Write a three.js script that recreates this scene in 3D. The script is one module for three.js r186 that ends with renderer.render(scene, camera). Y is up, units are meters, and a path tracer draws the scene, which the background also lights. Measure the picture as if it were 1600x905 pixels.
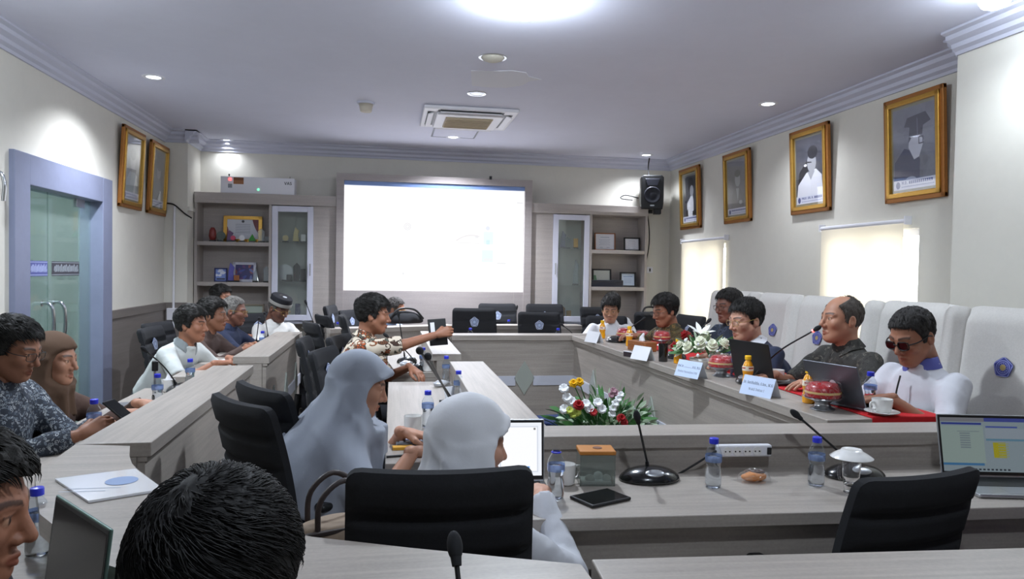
import * as THREE from 'three';
import { RoundedBoxGeometry } from 'three/addons/geometries/RoundedBoxGeometry.js';
import { mergeGeometries, mergeVertices } from 'three/addons/utils/BufferGeometryUtils.js';
import { RectAreaLightUniformsLib } from 'three/addons/lights/RectAreaLightUniformsLib.js';

// ---------------------------------------------------------------- camera, sky, lights, exposure
const scene = new THREE.Scene();
const renderer = new THREE.WebGLRenderer({ antialias: true });
renderer.toneMapping = THREE.LinearToneMapping;
renderer.toneMappingExposure = 1.25;
renderer.shadowMap.enabled = true;
RectAreaLightUniformsLib.init();

const FOCAL = 1120, EYE = new THREE.Vector3(0, 1.45, 0);       // focal length in pixels of a 1600 x 905 frame
const camera = new THREE.PerspectiveCamera(2 * Math.atan(452.5 / FOCAL) * 180 / Math.PI, 1600 / 905, 0.05, 60);
// the room's depth axis vanishes at pixel (605, 421); the camera is rolled by 0.012 rad
const away = new THREE.Vector3(605 - 800, 452.5 - 421, -FOCAL).normalize();
const upCam = new THREE.Vector3(0.012, 1, 0); upCam.addScaledVector(away, -upCam.dot(away)).normalize();
const rightCam = new THREE.Vector3().crossVectors(away, upCam);
const toCam = new THREE.Matrix4().makeBasis(rightCam, upCam, away.clone().negate());
const toWorld = toCam.clone().transpose();
camera.position.copy(EYE);
camera.quaternion.setFromRotationMatrix(toWorld);
scene.add(camera);
// a point of the room seen at a pixel, on the plane x, y or z = value
function at(px, py, plane) {
  const d = new THREE.Vector3(px - 800, 452.5 - py, -FOCAL).applyMatrix4(toWorld);
  const k = Object.keys(plane)[0];
  return d.multiplyScalar((plane[k] - EYE[k]) / d[k]).add(EYE);
}

scene.background = new THREE.Color(0.95, 0.98, 1.0);
scene.backgroundIntensity = 5.5;                                  // bright overcast daylight outside the windows

const LAMP = { bulb: 1.7, down: 8.5, screen: 1.1 };

// ---------------------------------------------------------------- helpers
const RAD = Math.PI / 180, V = (x, y, z) => new THREE.Vector3(x, y, z);
let seedState = 7;
const rnd = () => { seedState = (seedState + 0x6d2b79f5) | 0; let t = Math.imul(seedState ^ (seedState >>> 15), 1 | seedState); t = (t + Math.imul(t ^ (t >>> 7), 61 | t)) ^ t; return ((t ^ (t >>> 14)) >>> 0) / 4294967296; };
const rr = (a, b) => a + (b - a) * rnd();
const clamp = (x, a = 0, b = 1) => Math.min(b, Math.max(a, x));
const smooth = (a, b, x) => { const t = clamp((x - a) / (b - a)); return t * t * (3 - 2 * t); };
const lerp = (a, b, t) => a + (b - a) * t;
function hash3(x, y, z) { let h = Math.imul(x, 374761393) + Math.imul(y, 668265263) + Math.imul(z, 1274126177); h = Math.imul(h ^ (h >>> 13), 1274126177); return ((h ^ (h >>> 16)) >>> 0) / 4294967296; }
function noise3(x, y, z) {
  const ix = Math.floor(x), iy = Math.floor(y), iz = Math.floor(z); let fx = x - ix, fy = y - iy, fz = z - iz;
  fx = fx * fx * (3 - 2 * fx); fy = fy * fy * (3 - 2 * fy); fz = fz * fz * (3 - 2 * fz);
  const a = lerp(lerp(hash3(ix, iy, iz), hash3(ix + 1, iy, iz), fx), lerp(hash3(ix, iy + 1, iz), hash3(ix + 1, iy + 1, iz), fx), fy);
  const b = lerp(lerp(hash3(ix, iy, iz + 1), hash3(ix + 1, iy, iz + 1), fx), lerp(hash3(ix, iy + 1, iz + 1), hash3(ix + 1, iy + 1, iz + 1), fx), fy);
  return lerp(a, b, fz) * 2 - 1;
}
const fbm = (x, y, z, n = 3) => { let s = 0, a = 1, t = 0; for (let i = 0; i < n; i++) { s += a * noise3(x, y, z); t += a; x *= 2.03; y *= 2.03; z *= 2.03; a *= 0.5; } return s / t; };

const used = new Map();
function numbered(name) { const n = used.get(name) ?? 0; used.set(name, n + 1); return n ? name + '_' + String(n).padStart(3, '0') : name; }
function thing(name, label, category, pos = [0, 0, 0], turn = 0, group) {
  const o = new THREE.Group(); o.name = numbered(name); scene.add(o);
  o.position.set(...(pos.isVector3 ? pos.toArray() : pos)); o.rotation.y = turn; o.userData = { label, category };
  if (group) o.userData.group = group;
  return o;
}
function tag(o, label, category, group) { o.userData.label = label; o.userData.category = category; if (group) o.userData.group = group; return o; }
function mesh(name, geo, mat, parent) {
  const g = Array.isArray(geo) ? merged(geo) : geo, m = new THREE.Mesh(g, mat);
  m.castShadow = m.receiveShadow = true;
  m.name = parent ? name : numbered(name);
  (parent ?? scene).add(m); return m;
}
function struct(name, geo, mat, parent) { const m = mesh(name, geo, mat, parent); if (!parent) m.userData.kind = 'structure'; return m; }
function dup(root, pos, turn, label, group) {
  const r = root.clone(); r.userData = { ...root.userData }; r.name = numbered(root.name.replace(/_\d{3}$/, '')); scene.add(r);
  r.position.set(...(pos.isVector3 ? pos.toArray() : pos)); if (turn !== undefined) r.rotation.y = turn;
  if (label) r.userData.label = label;
  if (group) r.userData.group = group;
  return r;
}
function merged(list) {
  const out = list.map((g) => {
    let h = g.index ? g.toNonIndexed() : g;
    for (const k of Object.keys(h.attributes)) if (!['position', 'normal', 'uv'].includes(k)) h.deleteAttribute(k);
    if (!h.attributes.uv) h.setAttribute('uv', new THREE.BufferAttribute(new Float32Array(h.attributes.position.count * 2), 2));
    return h;
  });
  return out.length === 1 ? out[0] : mergeGeometries(out);
}
// uv in metres by the dominant direction of each face; grain runs along the given axis on top faces
function metric(geo, along = 'x', ox = 0, oy = 0) {
  const g = geo.index ? geo.toNonIndexed() : geo, p = g.attributes.position, uv = new Float32Array(p.count * 2);
  const a = V(), b = V(), c = V(), n = V();
  for (let i = 0; i < p.count; i += 3) {
    a.fromBufferAttribute(p, i); b.fromBufferAttribute(p, i + 1); c.fromBufferAttribute(p, i + 2);
    n.crossVectors(b.clone().sub(a), c.clone().sub(a));
    const x = Math.abs(n.x), y = Math.abs(n.y), z = Math.abs(n.z);
    [a, b, c].forEach((q, k) => {
      let u, v;
      if (y >= x && y >= z) { u = along === 'z' ? q.z : q.x; v = along === 'z' ? q.x : q.z; }
      else if (x >= z) { u = q.z; v = q.y; } else { u = q.x; v = q.y; }
      if (along === 'y') [u, v] = [v, u];
      uv[(i + k) * 2] = u + ox; uv[(i + k) * 2 + 1] = v + oy;
    });
  }
  g.setAttribute('uv', new THREE.BufferAttribute(uv, 2));
  return g;
}
function box(x0, x1, y0, y1, z0, z1, r = 0) {
  const w = Math.abs(x1 - x0), h = Math.abs(y1 - y0), d = Math.abs(z1 - z0);
  const g = r ? new RoundedBoxGeometry(w, h, d, 2, Math.min(r, w / 2.05, h / 2.05, d / 2.05)) : new THREE.BoxGeometry(w, h, d);
  return g.translate((x0 + x1) / 2, (y0 + y1) / 2, (z0 + z1) / 2);
}
const cyl = (r0, r1, h, x = 0, y = 0, z = 0, n = 20) => new THREE.CylinderGeometry(r1, r0, h, n).translate(x, y + h / 2, z);
const ball = (r, x, y, z, n = 14) => new THREE.SphereGeometry(r, n, Math.max(8, n * 0.7 | 0)).translate(x, y, z);
const lathe = (pts, n = 28) => new THREE.LatheGeometry(pts.map(([r, y]) => new THREE.Vector2(r, y)), n);
const tube = (pts, r, seg = 24, n = 8, closed = false) => new THREE.TubeGeometry(new THREE.CatmullRomCurve3(pts.map((p) => (p.isVector3 ? p : V(...p))), closed), seg, r, n, closed);
function bar(a, b, r, n = 10, r1 = r) {
  const A = a.isVector3 ? a : V(...a), B = b.isVector3 ? b : V(...b), d = B.clone().sub(A), g = new THREE.CylinderGeometry(r1, r, d.length(), n);
  g.applyQuaternion(new THREE.Quaternion().setFromUnitVectors(V(0, 1, 0), d.clone().normalize()));
  return g.translate((A.x + B.x) / 2, (A.y + B.y) / 2, (A.z + B.z) / 2);
}
function prism(points, depth, bevel = 0) {             // outline in x, y extruded along +z
  const s = new THREE.Shape(points.map(([x, y]) => new THREE.Vector2(x, y)));
  return new THREE.ExtrudeGeometry(s, { depth: depth - 2 * bevel, bevelEnabled: bevel > 0, bevelSize: bevel, bevelThickness: bevel, bevelSegments: 2, curveSegments: 8 }).translate(0, 0, bevel);
}
function slabFrom(points, y0, y1) {                    // outline in x, z between two heights
  const s = new THREE.Shape(points.map(([x, z]) => new THREE.Vector2(x, -z)));
  return new THREE.ExtrudeGeometry(s, { depth: y1 - y0, bevelEnabled: false }).rotateX(-Math.PI / 2).translate(0, y0, 0);
}

// ---------------------------------------------------------------- computed textures
function canvasTex(w, h, draw) {
  const c = document.createElement('canvas'); c.width = w; c.height = h; draw(c.getContext('2d'), w, h);
  const t = new THREE.CanvasTexture(c); t.colorSpace = THREE.SRGBColorSpace; t.magFilter = THREE.LinearFilter; return t;
}
function dataTex(w, h, fn, srgb = true, rep) {
  const d = new Uint8Array(w * h * 4);
  for (let y = 0; y < h; y++) for (let x = 0; x < w; x++) { const c = fn(x / w, y / h), i = (y * w + x) * 4; d[i] = c[0]; d[i + 1] = c[1]; d[i + 2] = c[2]; d[i + 3] = 255; }
  const t = new THREE.DataTexture(d, w, h); t.magFilter = THREE.LinearFilter; t.wrapS = t.wrapT = THREE.RepeatWrapping;
  if (srgb) t.colorSpace = THREE.SRGBColorSpace;
  if (rep) t.repeat.set(rep[0], rep[1]);
  t.needsUpdate = true; return t;
}
// noise that repeats with period n
const wrapN = (x, y, n, s) => { const X = x * n, Y = y * n, ix = Math.floor(X), iy = Math.floor(Y); let fx = X - ix, fy = Y - iy; fx = fx * fx * (3 - 2 * fx); fy = fy * fy * (3 - 2 * fy); const q = (a, b) => hash3(((a % n) + n) % n, ((b % n) + n) % n, s); return lerp(lerp(q(ix, iy), q(ix + 1, iy), fx), lerp(q(ix, iy + 1), q(ix + 1, iy + 1), fx), fy); };
const wrapXY = (x, y, nx, ny, s) => { const X = x * nx, Y = y * ny, ix = Math.floor(X), iy = Math.floor(Y); let fx = X - ix, fy = Y - iy; fx = fx * fx * (3 - 2 * fx); fy = fy * fy * (3 - 2 * fy); const q = (a, b) => hash3(((a % nx) + nx) % nx, ((b % ny) + ny) % ny, s); return lerp(lerp(q(ix, iy), q(ix + 1, iy), fx), lerp(q(ix, iy + 1), q(ix + 1, iy + 1), fx), fy); };
const grain = (base, amp) => dataTex(512, 512, (x, y) => {
  const g = 0.5 * wrapXY(x, y, 4, 90, 1) + 0.3 * wrapXY(x, y, 8, 220, 2) + 0.2 * wrapXY(x, y, 3, 24, 3) - 0.5, f = 1 + amp * g * 2 + 0.05 * (wrapXY(x, y, 200, 256, 9) - 0.5);
  return base.map((c) => clamp(c * f, 0, 255));
}, true, [0.9, 0.9]);
const speckle = (base, amp, n = 40, rep = 1) => dataTex(256, 256, (x, y) => {
  const g = 0.5 * wrapN(x, y, n, 4) + 0.3 * wrapN(x, y, n * 3, 5) + 0.2 * wrapN(x, y, 5, 6) - 0.5;
  return base.map((c) => clamp(c * (1 + amp * g * 2), 0, 255));
}, true, [rep, rep]);
const weaveBump = dataTex(128, 128, (x, y) => { const v = 128 + 60 * Math.sin(x * 64 * Math.PI * 2 / 2) * Math.sin(y * 64 * Math.PI * 2 / 2) + 50 * (wrapN(x, y, 60, 8) - 0.5); return [v, v, v]; }, false, [8, 8]);
const plasterBump = dataTex(256, 256, (x, y) => { const v = 128 + 90 * (wrapN(x, y, 24, 3) - 0.5) + 60 * (wrapN(x, y, 80, 4) - 0.5); return [v, v, v]; }, false, [0.8, 0.8]);

const std = (o) => new THREE.MeshStandardMaterial(o), phy = (o) => new THREE.MeshPhysicalMaterial(o);
const laminateMap = grain([164, 156, 148], 0.09);
const M = {
  laminate: phy({ map: laminateMap, roughness: 0.4, clearcoat: 0.12, clearcoatRoughness: 0.25 }),
  laminateFace: std({ map: laminateMap, roughness: 0.45 }),
  cabinet: std({ map: grain([174, 166, 161], 0.05), roughness: 0.55 }),
  wainscot: std({ map: grain([120, 113, 108], 0.07), roughness: 0.5 }),
  wall: std({ map: speckle([216, 213, 203], 0.012, 20, 0.5), bumpMap: plasterBump, bumpScale: 0.0006, roughness: 0.8 }),
  ceiling: std({ map: speckle([212, 214, 230], 0.01, 12, 0.4), bumpMap: plasterBump, bumpScale: 0.0005, roughness: 0.85 }),
  crown: std({ color: 0xc3c5d4, roughness: 0.6 }),
  doorFrame: std({ map: speckle([128, 134, 158], 0.03, 14, 1), roughness: 0.35 }),
  floor: phy({ map: speckle([128, 120, 112], 0.05, 60, 0.7), roughness: 0.3 }),
  whiteStripe: std({ color: 0xc9ccd8, roughness: 0.3 }),
  mirror: phy({ color: 0xa2a8a0, roughness: 0.2, clearcoat: 0.5 }),
  white: std({ color: 0xe4e4ea, roughness: 0.4 }),
  whitePaint: std({ color: 0xd3d4e2, roughness: 0.4 }),
  paper: std({ color: 0xeeeff3, roughness: 0.75 }),
  paperBlue: std({ color: 0xc2d2ee, roughness: 0.7 }),
  blackFabric: std({ map: speckle([30, 31, 35], 0.16, 90, 4), bumpMap: weaveBump, bumpScale: 0.0006, roughness: 0.95 }),
  blackPlastic: std({ color: 0x17181a, roughness: 0.42 }),
  blackGloss: phy({ color: 0x101113, roughness: 0.2, clearcoat: 0.6, clearcoatRoughness: 0.1 }),
  darkScreen: phy({ color: 0x0b0d0f, roughness: 0.12, ior: 1.35 }),
  cream: std({ map: speckle([208, 205, 200], 0.035, 70, 3), bumpMap: weaveBump, bumpScale: 0.0007, roughness: 0.9 }),
  chrome: std({ color: 0xc9ccd0, roughness: 0.16, metalness: 1 }),
  steel: std({ color: 0xb9bcc0, roughness: 0.28, metalness: 1 }),
  gold: std({ map: speckle([196, 152, 72], 0.12, 30, 6), roughness: 0.32, metalness: 0.75 }),
  goldDark: std({ map: speckle([164, 108, 52], 0.1, 30, 6), roughness: 0.42, metalness: 0.5 }),
  bronze: std({ color: 0x7a5a2c, roughness: 0.4, metalness: 0.6 }),
  blueCap: std({ color: 0x2a35c8, roughness: 0.35 }),
  blueLabel: phy({ color: 0xa9c0f0, roughness: 0.2, transmission: 0.7, thickness: 0 }),
  pet: phy({ color: 0xf2f6fa, roughness: 0.06, transmission: 1, thickness: 0, ior: 1.4, clearcoat: 1, clearcoatRoughness: 0.04 }),
  water: phy({ color: 0xffffff, roughness: 0.02, transmission: 1, thickness: 0.05, ior: 1.33 }),
  clearGlass: phy({ color: 0xffffff, roughness: 0.02, transmission: 1, thickness: 0, ior: 1.5 }),
  doorGlass: phy({ color: 0xdbe8e4, roughness: 0.05, transmission: 0.9, thickness: 0, ior: 1.5 }),
  cabGlass: phy({ color: 0xf8fbfa, roughness: 0.03, transmission: 0.95, thickness: 0, ior: 1.5 }),
  porcelain: phy({ color: 0xe9e8e6, roughness: 0.2, clearcoat: 0.6, clearcoatRoughness: 0.1 }),
  redFoil: phy({ color: 0xa5141c, roughness: 0.38, clearcoat: 0.5, clearcoatRoughness: 0.25 }),
  redFelt: std({ map: speckle([196, 26, 34], 0.06, 90, 3), roughness: 0.95 }),
  cling: phy({ color: 0xffffff, roughness: 0.12, transmission: 0.96, thickness: 0, ior: 1.3, clearcoat: 0.7, clearcoatRoughness: 0.1 }),
  orangeDrink: phy({ color: 0xf0a411, roughness: 0.15, clearcoat: 0.8, clearcoatRoughness: 0.1 }),
  yellowCap: std({ color: 0xf4bd16, roughness: 0.4 }),
  blueChair: std({ map: speckle([26, 46, 92], 0.1, 60, 3), roughness: 0.9 }),
  leaf: std({ color: 0x3f7438, roughness: 0.6, side: THREE.DoubleSide }),
  leafPale: std({ color: 0xb2c6aa, roughness: 0.65, side: THREE.DoubleSide }),
  leafDark: std({ color: 0x32613a, roughness: 0.6, side: THREE.DoubleSide }),
  wood: std({ map: grain([150, 92, 50], 0.2), roughness: 0.5 }),
  silver: std({ color: 0xb4b7bb, roughness: 0.35, metalness: 0.9 }),
  cable: std({ color: 0x141416, roughness: 0.6 }),
  paleCable: std({ color: 0xc8c6c0, roughness: 0.5 }),
};
// ---------------------------------------------------------------- the room
const XL = -2.4, XR = 3.63, ZB = -8.9, ZF = 2.6, HC = 2.92, XP = 3.37, ZP = -3.83, TH = 0.15;
struct('floor', metric(box(XL - TH, XR + TH, -0.12, 0, ZB - TH, ZF + TH), 'x'), M.floor);
struct('ceiling', metric(box(XL - TH, XR + TH, HC, HC + 0.12, ZB - TH, ZF + TH), 'x'), M.ceiling);
// left wall with the glass doors
const DZ0 = -6.573, DZ1 = -5.306, DTOP = 1.985;
struct('wall_left', [metric(box(XL - TH, XL, 0, HC, ZB, DZ0)), metric(box(XL - TH, XL, 0, HC, DZ1, ZF)), metric(box(XL - TH, XL, DTOP, HC, DZ0, DZ1))], M.wall);
struct('wall_back', metric(box(XL - TH, XR + TH, 0, HC, ZB - TH, ZB)), M.wall);
struct('wall_front', metric(box(XL - TH, XR + TH, 0, HC, ZF, ZF + TH)), M.wall);
// right wall with two windows
const WIN = [[-8.36, -7.3], [-5.46, -4.42]], WY0 = 0.85, WY1 = 1.80;
struct('wall_right', [
  metric(box(XR, XR + TH, 0, WY0, ZB, ZF)), metric(box(XR, XR + TH, WY1, HC, ZB, ZF)),
  metric(box(XR, XR + TH, WY0, WY1, ZB, WIN[0][0])), metric(box(XR, XR + TH, WY0, WY1, WIN[0][1], WIN[1][0])), metric(box(XR, XR + TH, WY0, WY1, WIN[1][1], ZF)),
], M.wall);
struct('wall_pillar', metric(box(XP, XR, 0, HC, ZP, ZF)), M.wall);
// corner pilaster at the back left
const ZPIL = -8.36, XPIL = at(293, 320, { z: ZPIL }).x;
struct('wall_pilaster', metric(box(XL, XPIL, 0, HC, ZB, ZPIL)), M.wall);
struct('trim_1', metric(box(XPIL - 0.002, XPIL + 0.02, 2.06, 2.1, ZB, ZPIL)), M.wall);
// crown moulding: a stepped cove
const crownProfile = [[0, 0], [0.015, 0], [0.02, 0.02], [0.045, 0.035], [0.05, 0.06], [0.085, 0.08], [0.09, 0.105], [0.12, 0.115], [0.12, 0.13], [0, 0.13]];
function crown(name, from, to, inward) {
  const d = to.clone().sub(from), L = d.length(); d.normalize();
  const g = prism(crownProfile, L), m = new THREE.Matrix4().makeBasis(inward, V(0, 1, 0), d).setPosition(from.x, HC - 0.128, from.z);
  if (m.determinant() < 0) { const p = prism(crownProfile.map(([x, y]) => [-x, y]).reverse(), L); const m2 = new THREE.Matrix4().makeBasis(inward.clone().negate(), V(0, 1, 0), d).setPosition(from.x, HC - 0.128, from.z); return struct(name, p.applyMatrix4(m2), M.crown); }
  return struct(name, g.applyMatrix4(m), M.crown);
}
crown('trim_2', V(XL, 0, ZF), V(XL, 0, ZPIL), V(1, 0, 0));
crown('trim_3', V(XL, 0, ZPIL), V(XPIL + 0.12, 0, ZPIL), V(0, 0, 1));
crown('trim_4', V(XPIL, 0, ZPIL + 0.12), V(XPIL, 0, ZB), V(1, 0, 0));
crown('trim_5', V(XPIL, 0, ZB), V(XR, 0, ZB), V(0, 0, 1));
crown('trim_6', V(XR, 0, ZB), V(XR, 0, ZP - 0.001), V(-1, 0, 0));
crown('trim_7', V(XP, 0, ZP), V(XP, 0, ZF), V(-1, 0, 0));
crown('trim_8', V(XR, 0, ZP), V(XP, 0, ZP), V(0, 0, -1));
// wainscot panels on the left wall and the pilaster
{
  const w = struct('trim_9', metric(box(XL, XL + 0.02, 0, 0.97, ZPIL, -6.79), 'z'), M.wainscot);
  mesh('cap_rail', metric(box(XL, XL + 0.028, 0.97, 1.05, ZPIL, -6.79, 0.004), 'z'), M.wainscot, w);
  const v = struct('trim_10', metric(box(XL + 0.021, XPIL + 0.002, 0, 0.97, ZPIL, ZPIL + 0.02)), M.wainscot);
  mesh('cap_rail', metric(box(XL + 0.021, XPIL + 0.004, 0.97, 1.05, ZPIL, ZPIL + 0.028, 0.004)), M.wainscot, v);
  struct('trim_11', metric(box(XL, XL + 0.02, 0, 1.0, -5.1, ZF), 'z'), M.wainscot);
}
struct('baseboard_right', box(XR - 0.015, XR, 0, 0.1, ZB, ZP), M.whiteStripe);

// glass doors in a wide lilac frame
{
  const fw = 0.2, d = struct('door_1', [
    metric(box(XL - TH - 0.004, XL + 0.035, 0, DTOP + fw, DZ1 - 0.008, DZ1 + fw, 0.006), 'z'), metric(box(XL - TH - 0.004, XL + 0.035, 0, DTOP + fw, DZ0 - fw, DZ0 + 0.008, 0.006), 'z'),
    metric(box(XL - TH - 0.004, XL + 0.034, DTOP - 0.008, DTOP + fw, DZ0 + 0.004, DZ1 - 0.004, 0.006), 'z'),
  ], M.doorFrame);
  const xg = XL - 0.07, mid = -5.8, side = -6.35;
  const sticker = (w, h, bg, ink) => std({ map: canvasTex(256, 96, (c) => {
    c.fillStyle = bg; c.fillRect(0, 0, 256, 96); c.strokeStyle = ink; c.lineWidth = 5; c.lineCap = 'round';
    c.beginPath(); let x = 20; c.moveTo(x, 60); while (x < 232) { const s = 12; c.bezierCurveTo(x + 2, 20 + 20 * Math.sin(x), x + s, 16, x + s * 0.7, 52); c.bezierCurveTo(x + 6, 76, x + s, 70, x + s + 3, 56 - 8 * Math.cos(x * 2)); x += s + 3; } c.stroke();
    c.fillStyle = ink; c.fillRect(0, 6, 256, 4); c.fillRect(0, 86, 256, 4);
  }), roughness: 0.5, side: THREE.DoubleSide });
  const stickers = [sticker(1, 1, '#555b95', '#a9b3d8'), sticker(1, 1, '#3c3b44', '#9aa3aa')];
  [[mid + 0.004, DZ1 - 0.01, 0], [side + 0.004, mid - 0.004, 1], [DZ0 + 0.004, side - 0.004, 2]].forEach(([a, b, k]) => {
    const leaf = mesh(k < 2 ? 'door_leaf' : 'side_light', box(xg - 0.006, xg + 0.006, 0.01, DTOP - 0.005, a, b), M.doorGlass, d);
    if (k < 2) {
      const s = mesh('sticker_band', box(xg + 0.0065, xg + 0.0075, 1.36, 1.47, a + 0.01, b - (k ? 0.05 : 0.2)), stickers[k], leaf);
      mesh('bottom_rail', box(xg - 0.02, xg + 0.02, 0.01, 0.1, a, b, 0.004), M.steel, leaf);
      const zc = k ? mid - 0.09 : mid + 0.1, y0 = 0.88, y1 = 1.16;
      mesh('door_handle', [tube([[xg, y1, zc], [xg + 0.05, y1, zc], [xg + 0.075, y1 - 0.03, zc], [xg + 0.075, y0 + 0.03, zc], [xg + 0.05, y0, zc], [xg, y0, zc]], 0.013, 32, 10), cyl(0.02, 0.02, 0.006, 0, 0, 0).rotateZ(Math.PI / 2).translate(xg + 0.01, y1, zc), cyl(0.02, 0.02, 0.006, 0, 0, 0).rotateZ(Math.PI / 2).translate(xg + 0.01, y0, zc)], M.chrome, leaf);
    }
  });
  mesh('patch_fitting', box(xg - 0.015, xg + 0.015, DTOP - 0.075, DTOP - 0.004, side - 0.08, side + 0.08, 0.004), M.steel, d);
  // the corridor behind the glass
  const co = struct('wall_corridor', [metric(box(-4.2, -4.05, 0, 2.6, -8, -3.9)), metric(box(-4.05, XL - TH - 0.001, 0, 2.6, -8.1, -8)), metric(box(-4.05, XL - TH - 0.001, 0, 2.6, -3.9, -3.8)), metric(box(-4.05, XL - TH - 0.001, 2.5, 2.6, -8, -3.9)), metric(box(-4.05, XL - TH - 0.001, -0.1, 0, -8, -3.9))], std({ color: 0xb2bab8, roughness: 0.7 }));
  const l = thing('corridor_lamp', 'round ceiling lamp of the corridor seen through the glass doors', 'lamp', [-3.3, 2.5, -6.0]);
  mesh('diffuser', cyl(0.13, 0.12, 0.05, 0, -0.05, 0), std({ color: 0xffffff, emissive: 0xf2fff8, emissiveIntensity: 1.5 }), l);
  const p = new THREE.PointLight(0xf2f8ff, 4); p.position.set(0, -0.2, 0); p.castShadow = true; p.shadow.radius = 5; l.add(p);
}
// small chrome hook on the left wall, cut by the frame edge
{
  const h = thing('wall_bracket', 'shiny chrome bracket on the cream wall beside the lilac door frame', 'bracket', [XL, 1.8, -4.86]);
  mesh('plate', box(0, 0.012, 0, 0.2, -0.03, 0.03, 0.005), M.chrome, h);
  mesh('rod', tube([[0.01, 0.19, 0], [0.07, 0.2, 0], [0.09, 0.14, 0], [0.085, 0.03, 0]], 0.012, 20), M.chrome, h);
}
// electric conduit, box and cable by the pilaster
{
  const c = thing('junction_box', 'white junction box and conduit on the pilaster above the wainscot', 'box', [XPIL - 0.13, 0.86, ZPIL + 0.028]);
  mesh('conduit', [bar([0, 0.1, 0.012], [0, 1.24, -0.014], 0.012), bar([0, -0.3, 0.012], [0, 0.0, 0.012], 0.012)], M.white, c);
  mesh('housing', box(-0.06, 0.06, 0, 0.13, 0, 0.05, 0.006), M.white, c);
  const k = tube([[XL + 0.03, 2.13, ZPIL + 0.02], [-2.3, 2.12, ZPIL + 0.03], [XPIL - 0.02, 2.02, ZPIL + 0.02], [XPIL + 0.03, 1.98, ZPIL - 0.05]], 0.008, 24);
  tag(mesh('wall_cable', k, M.cable), 'short black cable running across the corner pilaster', 'cable');
}

// windows: frame, mullion, glass; roller blinds hang in front
WIN.forEach(([z0, z1], i) => {
  const w = struct('window_' + (i + 1), [box(XR + 0.05, XR + 0.1, WY0, WY0 + 0.05, z0, z1), box(XR + 0.05, XR + 0.1, WY1 - 0.05, WY1, z0, z1), box(XR + 0.05, XR + 0.1, WY0, WY1, z0, z0 + 0.05), box(XR + 0.05, XR + 0.1, WY0, WY1, z1 - 0.05, z1)], M.white);
  mesh('mullion', box(XR + 0.055, XR + 0.095, WY0, WY1, (z0 + z1) / 2 - 0.025, (z0 + z1) / 2 + 0.025), M.white, w);
  mesh('pane', box(XR + 0.072, XR + 0.078, WY0 + 0.05, WY1 - 0.05, z0 + 0.05, (z0 + z1) / 2 - 0.025), M.clearGlass, w);
  mesh('pane', box(XR + 0.072, XR + 0.078, WY0 + 0.05, WY1 - 0.05, (z0 + z1) / 2 + 0.025, z1 - 0.05), M.clearGlass, w);
  mesh('sill', box(XR - 0.02, XR + 0.05, WY0 - 0.03, WY0, z0, z1, 0.004), M.white, w);
  const b = thing('roller_blind', i ? 'cream roller blind glowing with daylight beside the thick pillar' : 'narrower looking cream roller blind glowing by the room corner with the loudspeaker', 'blind', [XR - 0.045, 0, 0]);
  const b0 = z0 - 0.03, b1 = i ? z1 - 0.1 : z1 + 0.04;
  mesh('fabric', box(-0.0008, 0.0008, WY0 - 0.06, 1.835, b0, b1), phy({ color: 0xf5f0e4, roughness: 1, transmission: 0.5, thickness: 0, side: THREE.DoubleSide }), b);
  mesh('roller', new THREE.CylinderGeometry(0.018, 0.018, b1 - b0 + 0.03, 16).rotateX(Math.PI / 2).translate(0.012, 1.85, (b0 + b1) / 2), M.white, b);
  for (const z of [b0 - 0.02, b1 + 0.02]) mesh('bracket', box(-0.01, 0.045, 1.825, 1.885, z - 0.006, z + 0.006, 0.002), M.white, b);
  mesh('bottom_bar', box(-0.008, 0.008, WY0 - 0.08, WY0 - 0.06, b0, b1, 0.003), M.white, b);
});

// ---------------------------------------------------------------- ceiling fittings
const glow = (c, k) => std({ color: 0xffffff, emissive: c, emissiveIntensity: k, roughness: 0.5 });
function downlight(p, on, label, k = 1) {
  const d = thing('downlight', label, 'lamp', [p.x, HC, p.z], 0, undefined);
  mesh('ring', lathe([[0.052, 0.001], [0.054, -0.006], [0.075, -0.008], [0.082, -0.003], [0.082, 0.001]], 32), on ? M.white : M.chrome, d);
  mesh('lens', cyl(0.052, 0.052, 0.004, 0, -0.005, 0, 28), on ? glow(0xeaf3ff, 6) : M.steel, d);
  if (on) { const s = new THREE.SpotLight(0xeef4ff, LAMP.down * k, 0, 68 * RAD, 0.7, 2); s.position.set(0, -0.02, 0); s.target.position.set(0, -2, 0); s.castShadow = true; s.shadow.radius = 2.5; d.add(s, s.target); }
}
downlight(at(240, 120, { y: HC }), true, 'lit downlight above the glass doors', 1.9);
downlight(at(355, 219, { y: HC }), true, 'lit downlight above the left trophy shelf corner', 0.28);
downlight(at(708, 214, { y: HC }), true, 'lit downlight beside the hatch in front of the screen', 4.6);
downlight(at(1200, 162, { y: HC }), true, 'lit downlight above the portrait wall', 0.5);
downlight(at(1010, 242, { y: HC }), true, 'lit downlight above the wall loudspeaker', 0.7);
downlight(at(745, 146, { y: HC }), false, 'unlit chrome downlight between the plaster patch and the air conditioner');
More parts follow.
